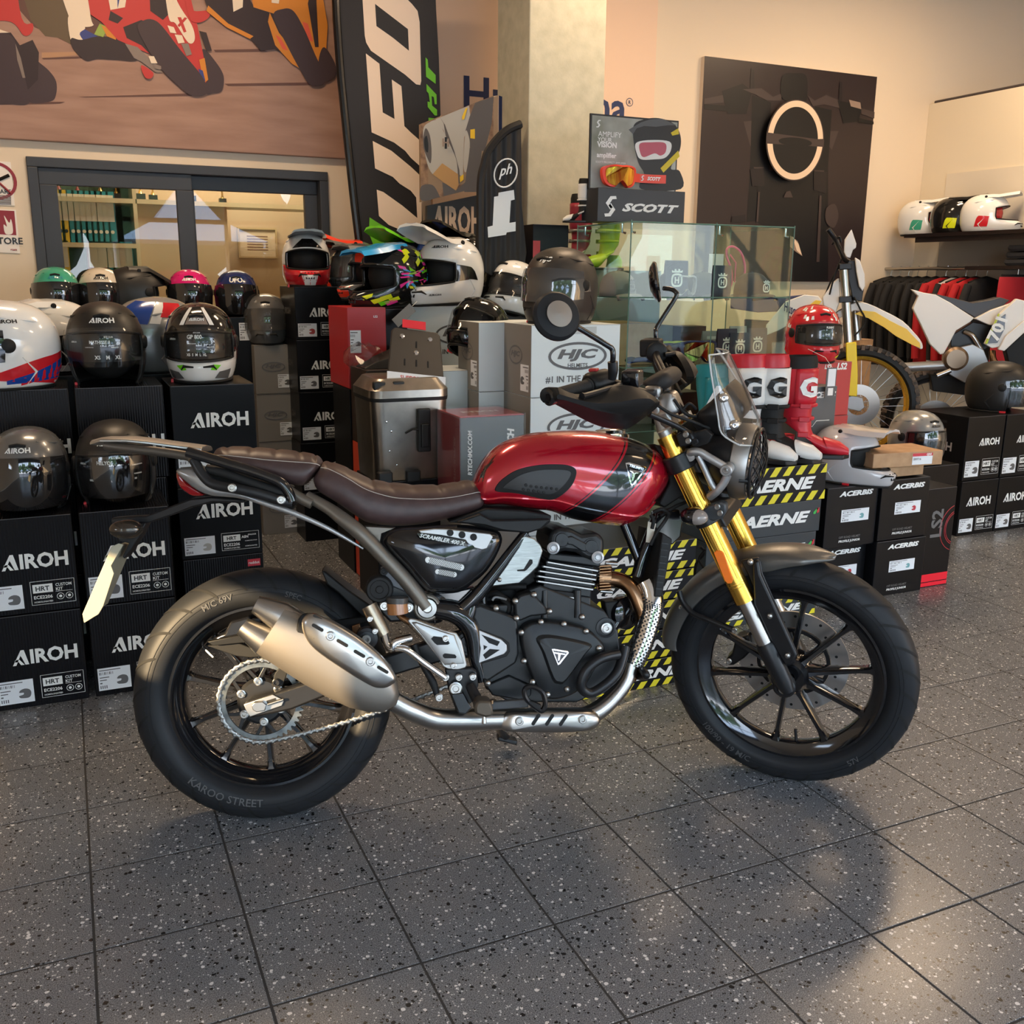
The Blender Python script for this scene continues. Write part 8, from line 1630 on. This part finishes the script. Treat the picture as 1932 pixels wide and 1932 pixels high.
boot('dark red and silver motocross boot behind the left cabinet pane',(px_.x-.20,4.83,px_.z),200,mat('boot_darkred',(.28,.02,.04),.4),mat('boot_darkred',(.3,.02,.04)),mblk,mat('boot_darkred',(.3,.02,.04)),alum,None,.92)
o,w_,h_=pbx_('black and red box with a white letter N left of the cabinet',1005,1073,425,500,4.62,.2,bxs);ftext(o,'N',white,w_*.72,h_*.32,h=.045,bold=.06);frect(o,redc,.0,w_*.2,h_*.1,h_*.6);carton('tall dark carton under the box with the letter N',o.location.x,4.62,0,w_,.2,o.location.z-.001,m=bxs)
# ---------------------------------------------------------------- goggle display on the cabinet
a=PT(1127,418,4.22);b=PT(1293,362,4.22);dw=b.x-a.x;zc=CZ+.001;dh=b.z-zc
dsp=thing('goggle_display','dark counter display with poster and white lettering on the glass cabinet','display',(a.x,4.22,zc));dgy=mat('display_grey',(.022,.024,.028),.4)
MB().bb(0,dw,0,.16,0,dh).build('base',dgy,dsp,smooth=0,bevel=.002);ftext(dsp,'SCOTT',white,dw*.60,dh*.45,wd=dw*.66,h=dh*.26,bold=.05,shear=.35)
def smark(par,x,y,z,s):
    for sg in(1,-1):MB().poly([(x+sg*u*s,y,z+sg*v*s)for u,v in((.30,.5),(-.02,.48),(-.28,.15),(-.02,-.16),(.12,-.04),(-.04,.14),(.10,.34),(.34,.36))]).build('logo_mark',white,par,smooth=0,fix=False)
smark(dsp,dw*.14,-.0016,dh*.46,dh*.62)
ph=PT(1200,221,4.3).z-zc-dh;pgr=noisy(mat('poster_fog',(.3,.32,.28),.45),(.16,.17,.12),(.50,.52,.50),4)
MB().bb(-.008,dw-.004,.08,.09,dh,dh+ph).build('poster_board',blackp,dsp,smooth=0);MB().bb(0,dw-.012,.078,.08,dh+.004,dh+ph-.008).build('poster_print',pgr,dsp,smooth=0)
dM=Matrix.Translation((-a.x,-4.22,-zc));pg2,pg3,pg4,pg5=mat('pr_black','#17181a',.4),mat('pr_grey','#4d5053',.4),mat('pr_yellow','#cdb81f',.4),mat('pr_pink','#b0475a',.3)
art(dsp,dM,4.298,[(pg2,'S1',[(450,130),(520,90),(620,82),(720,120),(765,200),(760,300),(700,420),(760,440),(768,560),(500,560),(520,460),(480,380),(450,240)],1),(pg3,'S1',[(415,160),(500,110),(560,90),(640,85),(740,130),(680,130),(600,140),(520,135),(470,150),(445,190)]),(white_b,'S1',[(465,250),(560,230),(690,240),(700,300),(660,350),(590,360),(500,360),(470,320)],1),(pg5,'S1',[(490,255),(560,245),(660,250),(665,310),(630,335),(590,320),(520,345),(495,320)],1),(pg4,'S1',[(630,420),(750,300),(760,340),(650,450)]),(pg4,'S1',[(700,180),(750,150),(755,190),(710,200)])],y=-.001)
for s_,x,z,w2_,bb_ in(('AMPLIFY',.20,.74,.26,.0),('YOUR',.145,.665,.16,.01),('VISION',.17,.60,.22,.04),('amplifier',.17,.45,.22,.03),('SCOTT PROSPECT AMPLIFIER',.22,.365,.34,0)):ftext(dsp,s_,white,dw*x,dh+ph*z,wd=dw*w2_,y=.0765,bold=bb_)
smark(dsp,dw*.07,.0765,dh+ph*.87,.035)
gg=goggles('orange red goggles with fiery mirrored lens and lettered strap on the display',(a.x+dw*.27,4.235,zc+dh+.002),0,mat('goggle_orange',(.80,.06,.03),.35),lensf,True,1.0);put_text('SCOTT',white,gg,(.20,.0265,.055),FX,FZ,h=.018,bold=.05,shear=.3);smark(gg,.135,.0265,.055,.026)
bs=boot('white and black armoured boot standing beside the goggle display',(PT(1105,418,4.35).x,4.36,zc),150,mblk,white_b,mblk,white_b,white_b,None,.48)
# ---------------------------------------------------------------- two off road motorcycles on a plinth behind the cabinet
class Plane:
    def __init__(s,u,v,dist,head,lean=0):
        d=ray(u,v);s.P=CAM+d*dist;s.ex=Vector((cos(radians(head)),sin(radians(head)),0));s.n=Vector((sin(radians(head)),-cos(radians(head)),0)).normalized();s.ez=FZ
    def pt(s,u,v,off=0):d=ray(u,v);P0=s.P+s.n*off;t=(P0-CAM).dot(s.n)/d.dot(s.n);return CAM+d*t
def offroad(pl,label,name='off_road_motorcycle'):
    o=thing(name,label,'motorcycle',Vector((pl.P.x,pl.P.y,0)));M_=Matrix.Translation(-Vector((pl.P.x,pl.P.y,0)))
    def pp(nm,m,key,pts,off,th,rnd_=0,bev=.004):
        q=cv(key,pts);q=cr(q,rnd_)if rnd_ else q;k=MB();k.prism([pl.pt(u,v,off)for u,v in q],pl.n*-th);return k.build(nm,m,o,M=M_,bevel=bev)
    def tt(nm,m,key,pts,r):k=MB();k.tube(cr([pl.pt(*cv(key,[p[:2]])[0],p[2])for p in pts],4,False),r,12);return k.build(nm,m,o,M=M_)
    def wheel_(c,R,rm):
        A=pl.n;e1=pl.ex;e2=FZ;f=lambda a,r_,y=0:c+e1*cos(a)*r_+e2*sin(a)*r_+A*y
        k=MB();k.lathe(c,A,[(R*.84,-.026),(R*.88,-.042),(R*.955,-.035),(R*.97,0),(R*.955,.035),(R*.88,.042),(R*.84,.026)],60,closed=True);k.build('tyre',rubber,o,M=M_)
        k=MB()
        for i in range(44):
            a=2*pi*i/44
            for y,w_,a2 in((-.030,.020,0),(.030,.020,0),(0,.026,.5)):q=a+a2*2*pi/44;k.box(f(q,R*.985,y),(.020,w_,.026),Matrix((e1*-sin(q)+e2*cos(q),A,e1*cos(q)+e2*sin(q))).transposed())
        e=k.build('tyre_knob',noisy(mat('knob_rubber',(.08,.06,.045),.7),(.03,.028,.026),(.22,.15,.10),20),o,M=M_,smooth=0);e['kind']='stuff'
        k=MB();k.lathe(c,A,[(R*.845,-.027),(R*.79,-.024),(R*.76,0),(R*.79,.024),(R*.845,.027),(R*.80,0)],60,closed=True);k.build('rim',rm,o,M=M_)
        for i in range(32):a=2*pi*i/32;b=a+(.35 if i%2 else-.35);y=.03 if i%4<2 else-.03;k=MB();k.tube([f(a,R*.76),f(b,.035,y)],.0016,5);k.build('spoke',boltm,o,M=M_)
        k=MB();k.lathe(c,A,[(0,-.05),(.03,-.05),(.035,-.03),(.02,-.015),(.02,.015),(.035,.03),(.03,.06),(0,.06)],24);k.build('hub',cast,o,M=M_)
        k=MB();k.lathe(c+A*.05,A,[(.06,0),(.12,0),(.12,.004),(.06,.004)],40,closed=True);k.build('brake_disc',steel,o,M=M_)
    return o,pp,tt,wheel_,M_
wpl=mat('plastic_white',(.70,.68,.64),.3);ypl=mat('plastic_yellow',(.80,.50,.01),.35);ypl2=mat('fork_guard_yellow',(.85,.62,.01),.35);goldr=mat('gold_rim',(.75,.45,.05),.25,1);blup=mat('plastic_blue',(.04,.05,.14),.4)
pA=Plane(1618,762,5.75,-40);oA,pp,tt,wh2,MA=offroad(pA,'white and yellow off road motorcycle with gold rim behind the red helmet')
cA=pA.pt(1618,762,-.0);wh2(cA,.335,goldr)
tt('fork_tube',steel,'H1',[(625,420,.09),(640,640,.09),(660,950,.09)],.026);tt('fork_tube',steel,'H1',[(690,430,-.09),(700,640,-.09),(720,930,-.09)],.026)
pp('fork_guard',ypl2,'H1',[(640,950),(715,945),(725,1190),(720,1340),(655,1335),(660,1220),(645,1150)],.13,.05);pp('fork_lug',cast,'H1',[(645,1350),(680,1330),(760,1350),(775,1420),(740,1450),(650,1430)],.10,.05)
for v in(400,640):pp('fork_clamp',sblk,'H1',[(590,v-25),(680,v-30),(685,v+15),(590,v+20)],.13,.24)
pp('front_fender',wpl,'H1',[(560,740),(640,690),(720,655),(800,665),(920,720),(1050,790),(1130,870),(1180,930),(1198,975),(1185,998),(1120,960),(1000,880),(900,800),(800,740),(700,715),(580,780)],.06,.12,2,.006);pp('fender_panel',ypl,'H1',[(760,715),(850,725),(960,790),(1080,850),(1175,950),(1180,990),(1120,965),(1000,900),(920,840),(800,770),(700,740)],.066,.004,0,.001)
pp('number_plate',wpl,'H1',[(705,330),(740,350),(775,450),(778,540),(760,575),(735,540),(715,430)],.12,.04);pp('headlight_mask',sblk,'H1',[(650,350),(710,350),(740,500),(770,560),(755,650),(690,640),(660,500)],.06,.12)
pp('hand_guard',wpl,'H1',[(680,125),(715,230),(712,260),(690,275),(670,335),(640,325),(625,290),(630,200)],.30,.02,0);tt('handlebar',sblk,'H1',[(510,125,.40),(560,200,.36),(620,330,.15),(660,360,0)],.014);tt('lever',sblk,'H1',[(540,235,.33),(590,180,.36),(605,220,.36)],.006)
for pts in([(600,380,.1),(540,480,.08),(490,600,.06)],[(610,330,.1),(560,450,.1),(520,600,.08)],[(700,620,.08),(740,700,.1),(780,800,.05),(700,900,.08)]):tt('cable',mblk,'H1',pts,.005)
pp('radiator_shroud',wpl,'H1',[(200,650),(340,600),(440,610),(470,650),(400,740),(300,780),(150,860),(50,900),(60,820)],.16,.06,0);pp('shroud_panel',ypl,'H1',[(420,640),(462,645),(410,735),(355,730),(370,680)],.168,.01,0,.001);pp('tank',wpl,'H1',[(540,520),(590,480),(600,640),(560,740),(480,720),(470,620)],.08,.16)
pp('seat',blup,'H1',[(0,600),(160,620),(360,600),(300,660),(200,720),(0,730),(-200,700),(-200,600)],.08,.16);pp('frame',sblk,'H1',[(-100,780),(200,800),(450,760),(520,900),(400,1100),(200,1250),(-100,1200)],.03,.08);pp('engine',cast,'H1',[(100,950),(350,930),(420,1080),(300,1200),(100,1180)],.09,.18)
a_,b_=pA.pt(*cv('H1',[(205,700)])[0],.175),pA.pt(*cv('H1',[(345,765)])[0],.175);ex=(b_-a_);wd2=ex.length;ex.normalize();put_text('Husqvarna',navy,oA,(a_+b_)/2,ex,FZ,wd=wd2*1.2,h=.075,M=MA)
pB=Plane(1830,690,5.9,-38);oB,pp,tt,wh3,MB_=offroad(pB,'white off road motorcycle with brown engine cover at the right edge')
wh3(pB.pt(1760,790,-.04),.30,sblk)
pp('rear_side_panel',wpl,'H1',[(1112,560),(1200,585),(1290,600),(1400,660),(1570,770),(1540,800),(1440,860),(1350,1030),(1325,1035),(1250,960),(1190,830),(1125,700),(1165,610)],.12,.05,0);pp('seat',mat('seat_black',(.03,.03,.035),.4),'H1',[(1270,590),(1420,625),(1560,660),(1680,640),(1760,620),(1830,640),(1720,730),(1580,770),(1400,665)],.08,.16,0)
pp('tank_panel',wpl,'H1',[(1575,775),(1700,710),(1850,660),(1920,700),(1740,820),(1680,820)],.12,.06,0);pp('radiator_shroud',wpl,'H1',[(1650,960),(1760,740),(1880,630),(2000,660),(1960,760),(1750,980),(1700,990)],.18,.05,0);pp('shroud_panel',gblk,'H1',[(1665,955),(1755,770),(1800,740),(1790,850),(1740,950)],.186,.01,0,.001);pp('shroud_wing',wpl,'H1',[(1745,1000),(1800,900),(1932,790),(2000,800),(1930,880),(1790,1010)],.20,.04,0);pp('shroud_edge',lime,'H1',[(1650,955),(1745,740),(1757,738),(1665,960)],.188,.008,0,.001)
a_,b_=pB.pt(*cv('H1',[(1700,930)])[0],.192),pB.pt(*cv('H1',[(1775,770)])[0],.192);ex=(b_-a_);wd2=ex.length;ex.normalize();put_text('701',white,oB,(a_+b_)/2,ex,pB.n.cross(ex)*1,wd=wd2,h=.07,bold=.04,M=MB_)
pp('engine',cast,'H1',[(1380,1050),(1440,990),(1560,960),(1640,1000),(1680,1100),(1640,1210),(1500,1240),(1390,1180)],.10,.2);brz=mat('bronze_cover',(.20,.145,.10),.35,.8)
k=MB();k.lathe(pB.pt(*cv('H1',[(1435,1065)])[0],.13),pB.n,[(0,.03),(.055,.03),(.07,.015),(.072,-.03)],28);k.build('clutch_cover',brz,oB,M=MB_);tt('exhaust_header',titan,'H1',[(1700,1010,.1),(1710,1080,.12),(1760,1120,.12),(1820,1120,.1),(1860,1080,.08)],.02);tt('swingarm',cast,'H1',[(1010,1130,.09),(1200,1120,.1),(1400,1110,.1)],.028);tt('foot_rest',steel,'H1',[(1300,1190,.2),(1400,1150,.2)],.014)
pp('frame',sblk,'H1',[(1400,900),(1560,800),(1700,820),(1760,900),(1650,1000),(1500,980),(1400,1050)],.04,.10);pp('skid_part',mblk,'H1',[(1250,1180),(1700,1200),(1760,1300),(1500,1330),(1270,1300)],.05,.12);pp('radiator',mblk,'H1',[(1800,1000),(1932,880),(2050,900),(2000,1200),(1850,1200)],.12,.1);tt('exhaust_header',steel,'H1',[(1500,870,.06),(1560,900,.08),(1620,1000,.08)],.015)
for k_,(P_,w_,lb)in enumerate(((pA,1.5,'low black plinth under the white and yellow motorcycle'),(pB,1.6,'low black plinth under the white motorcycle at the right'))):
    zz_=(cA.z-.335)if k_==0 else pB.pt(1760,790,-.04).z-.30;o=thing('plinth',lb,'plinth',(P_.P.x-P_.ex.x*.45,P_.P.y-P_.ex.y*.45,0),radians((-40,-38)[k_]));MB().bb(-.95,.35+.4*k_,-.05,.16,0,max(zz_,.1)).build('block',mblk,o,smooth=0)
# ---------------------------------------------------------------- clothes rail and folded clothes
RX=PX-.28;y0=None;ra,rb=PS(1675,508,RX),PS(1872,505,RX);zr=(ra.z+rb.z)/2;ya,yb=ra.y,rb.y
rl_=thing('clothes_rail','steel clothes rail under the right hand shelf','rail',(RX,ya,zr));MB().tube([(0,.05,0),(0,yb-ya-.1,0)],.012,12).build('tube',steel,rl_)
for y in(.0,(yb-ya)*.5,yb-ya):MB().tube([(0,y,0),(.27,y,0)],.007,8).build('bracket',steel,rl_)
cblk=mat('cloth_black',(.012,.012,.013),.8);cred=mat('cloth_red',(.42,.01,.015),.75);cwht=mat('cloth_white',(.5,.5,.5),.8)
jk=['black']*6+['red','white and black','red','red','black']
for i,c_ in enumerate(jk):
    m={'black':cblk,'red':cred,'white and black':cwht}[c_];y=ya+(yb-ya)*(.04+.92*i/(len(jk)-1));o=thing('jacket',f'{c_} jacket, {ordn[i]} from the left on the steel clothes rail','jacket',(RX,y,zr),radians(rnd.uniform(-6,6)))
    MB().tube([(0,0,.016),(.012,0,.02),(.014,0,.0),(0,0,-.03),(0,0,-.06)],.0025,6).build('hanger_hook',steel,o);MB().tube([(-.17,0,-.10),(-.08,0,-.075),(0,0,-.06),(.08,0,-.075),(.17,0,-.10)],.008,8).build('hanger',mblk,o)
    secs=[]
    for z,w_,th in((-.065,.06,.02),(-.085,.13,.032),(-.115,.20,.036),(-.20,.215,.04),(-.40,.205,.045),(-.62,.21,.05),(-.72,.212,.045)):secs.append([Vector((w_*cos(a),th*sin(a)*(1+.25*sin(5*a+z*9)),z))for a in[2*pi*j/20 for j in range(20)]])
    MB().loft(secs).build('body',m,o,smooth=60)
    for sg in(-1,1):MB().tube(cr([Vector((sg*.17,0,-.12)),Vector((sg*.225,-.01,-.25)),Vector((sg*.235,-.02,-.45)),Vector((sg*.225,-.03,-.64))],4,False),[.033]*6+[.03]*7,10,flat=((0,1,0),.7)).build('sleeve',m if c_!='white and black' else cblk,o)
tr=thing('trousers','red trousers hanging from black clips at the right end of the rail','trousers',(RX-.05,yb-.25,zr));MB().tube([(-.15,0,-.05),(.15,0,-.05)],.008,6).build('clip_hanger',mblk,tr);MB().tube([(0,0,.01),(0,0,-.05)],.003,6).build('hanger_hook',steel,tr)
MB().loft([[Vector((w_*cos(a),.03*sin(a),z))for a in[2*pi*j/16 for j in range(16)]]for z,w_ in((-.06,.17),(-.1,.175),(-.45,.18),(-.7,.17))]).build('cloth',cred,tr)
s2=PS(1895,502,PX-.3);sh2_=thing('lower_wall_shelf','short dark lower shelf at the right edge with folded clothes','shelf',(PX,s2.y-.4,s2.z));MB().bb(-.42,-.005,-.8,.62,-.022,0).build('board',MATS['wenge'],sh2_,smooth=0)
for i in range(3):o=thing('folded_sweater',f'dark folded sweater, {("lowest", "middle", "top")[i]} of the pile on the lower wall shelf','clothing',(PX-.23,s2.y-.28,s2.z+.045*i+.001));k=MB();k.loft([rrect(.34-.02*i,.44,.05,.003),rrect(.36-.02*i,.46,.06,.02),rrect(.34-.02*i,.44,.05,.040)]);[v.__setattr__('z',v.z+.004*sin(v.x*40+v.y*33))for v in k.v];k.build('cloth',mat('cloth_charcoal',(.02,.021,.025),.9),o)
# ---------------------------------------------------------------- small things on the right
o=thing('plastic_bag','crumpled clear plastic sheet behind the right hand boxes','bag',PT(1790,790,4.18));o.location.z=0;k=MB();zc_=PT(1790,800,4.25).z;k.loft([[Vector((cos(a)*r*(1+.15*mnoise.noise(Vector((a*3,z*9,0)))),sin(a)*r*.5,z))for a in[2*pi*j/48 for j in range(48)]]for z,r in((.0,.22),(zc_*.5,.24),(zc_*.8,.30),(zc_,.22),(zc_+.05,.10),(zc_+.06,.01))])
for v in k.v:v+=Vector((mnoise.noise(v*14),mnoise.noise(v*14+Vector((5,0,0))),mnoise.noise(v*14+Vector((0,9,0)))))*.035;v.z=max(v.z,0)
k.build('film',mat('bag_film',(.55,.54,.52),.22,alpha=.55,coat=.6),o,smooth=50)
for i,(u,v0,v1)in enumerate(((1733,790,850),(1763,792,850))):o,w_,h_=pbx_(f'{("left", "right")[i]} orange and blue oil filter box behind the silver helmet',u-15,u+15,v0,v1,4.0+.05*i,.07,mat('ktm_orange',(.75,.16,.02),.45));frect(o,nvy,.002,w_-.002,.002,h_*.62);carton(f'carton below the {("left", "right")[i]} orange and blue box',o.location.x,o.location.y,0,w_,.07,o.location.z-.001,m=kraft)
o,w_,h_=pbx_('small brown parcel on the floor plinth behind the yellow fork',1620,1648,640,668,5.0,.15,kraft);frect(o,lab_,w_*.5,w_*.9,h_*.2,h_*.6);carton('carton under the small brown parcel',o.location.x,5.0,0,w_,.15,o.location.z-.001,m=kraft)
tg2=thing('price_tag','white cardboard tag hanging below the white off road helmet','tag',at_(762,595,4.25));k=MB();k.box((0,0,0),(.045,.002,.11),Matrix.Rotation(radians(50),3,'Y'));k.build('card',mat('tag_grey',(.25,.23,.21),.5),tg2,smooth=0);MB().tube([(.04,0,.04),(.08,.05,.06)],.001,4).build('string',white,tg2)
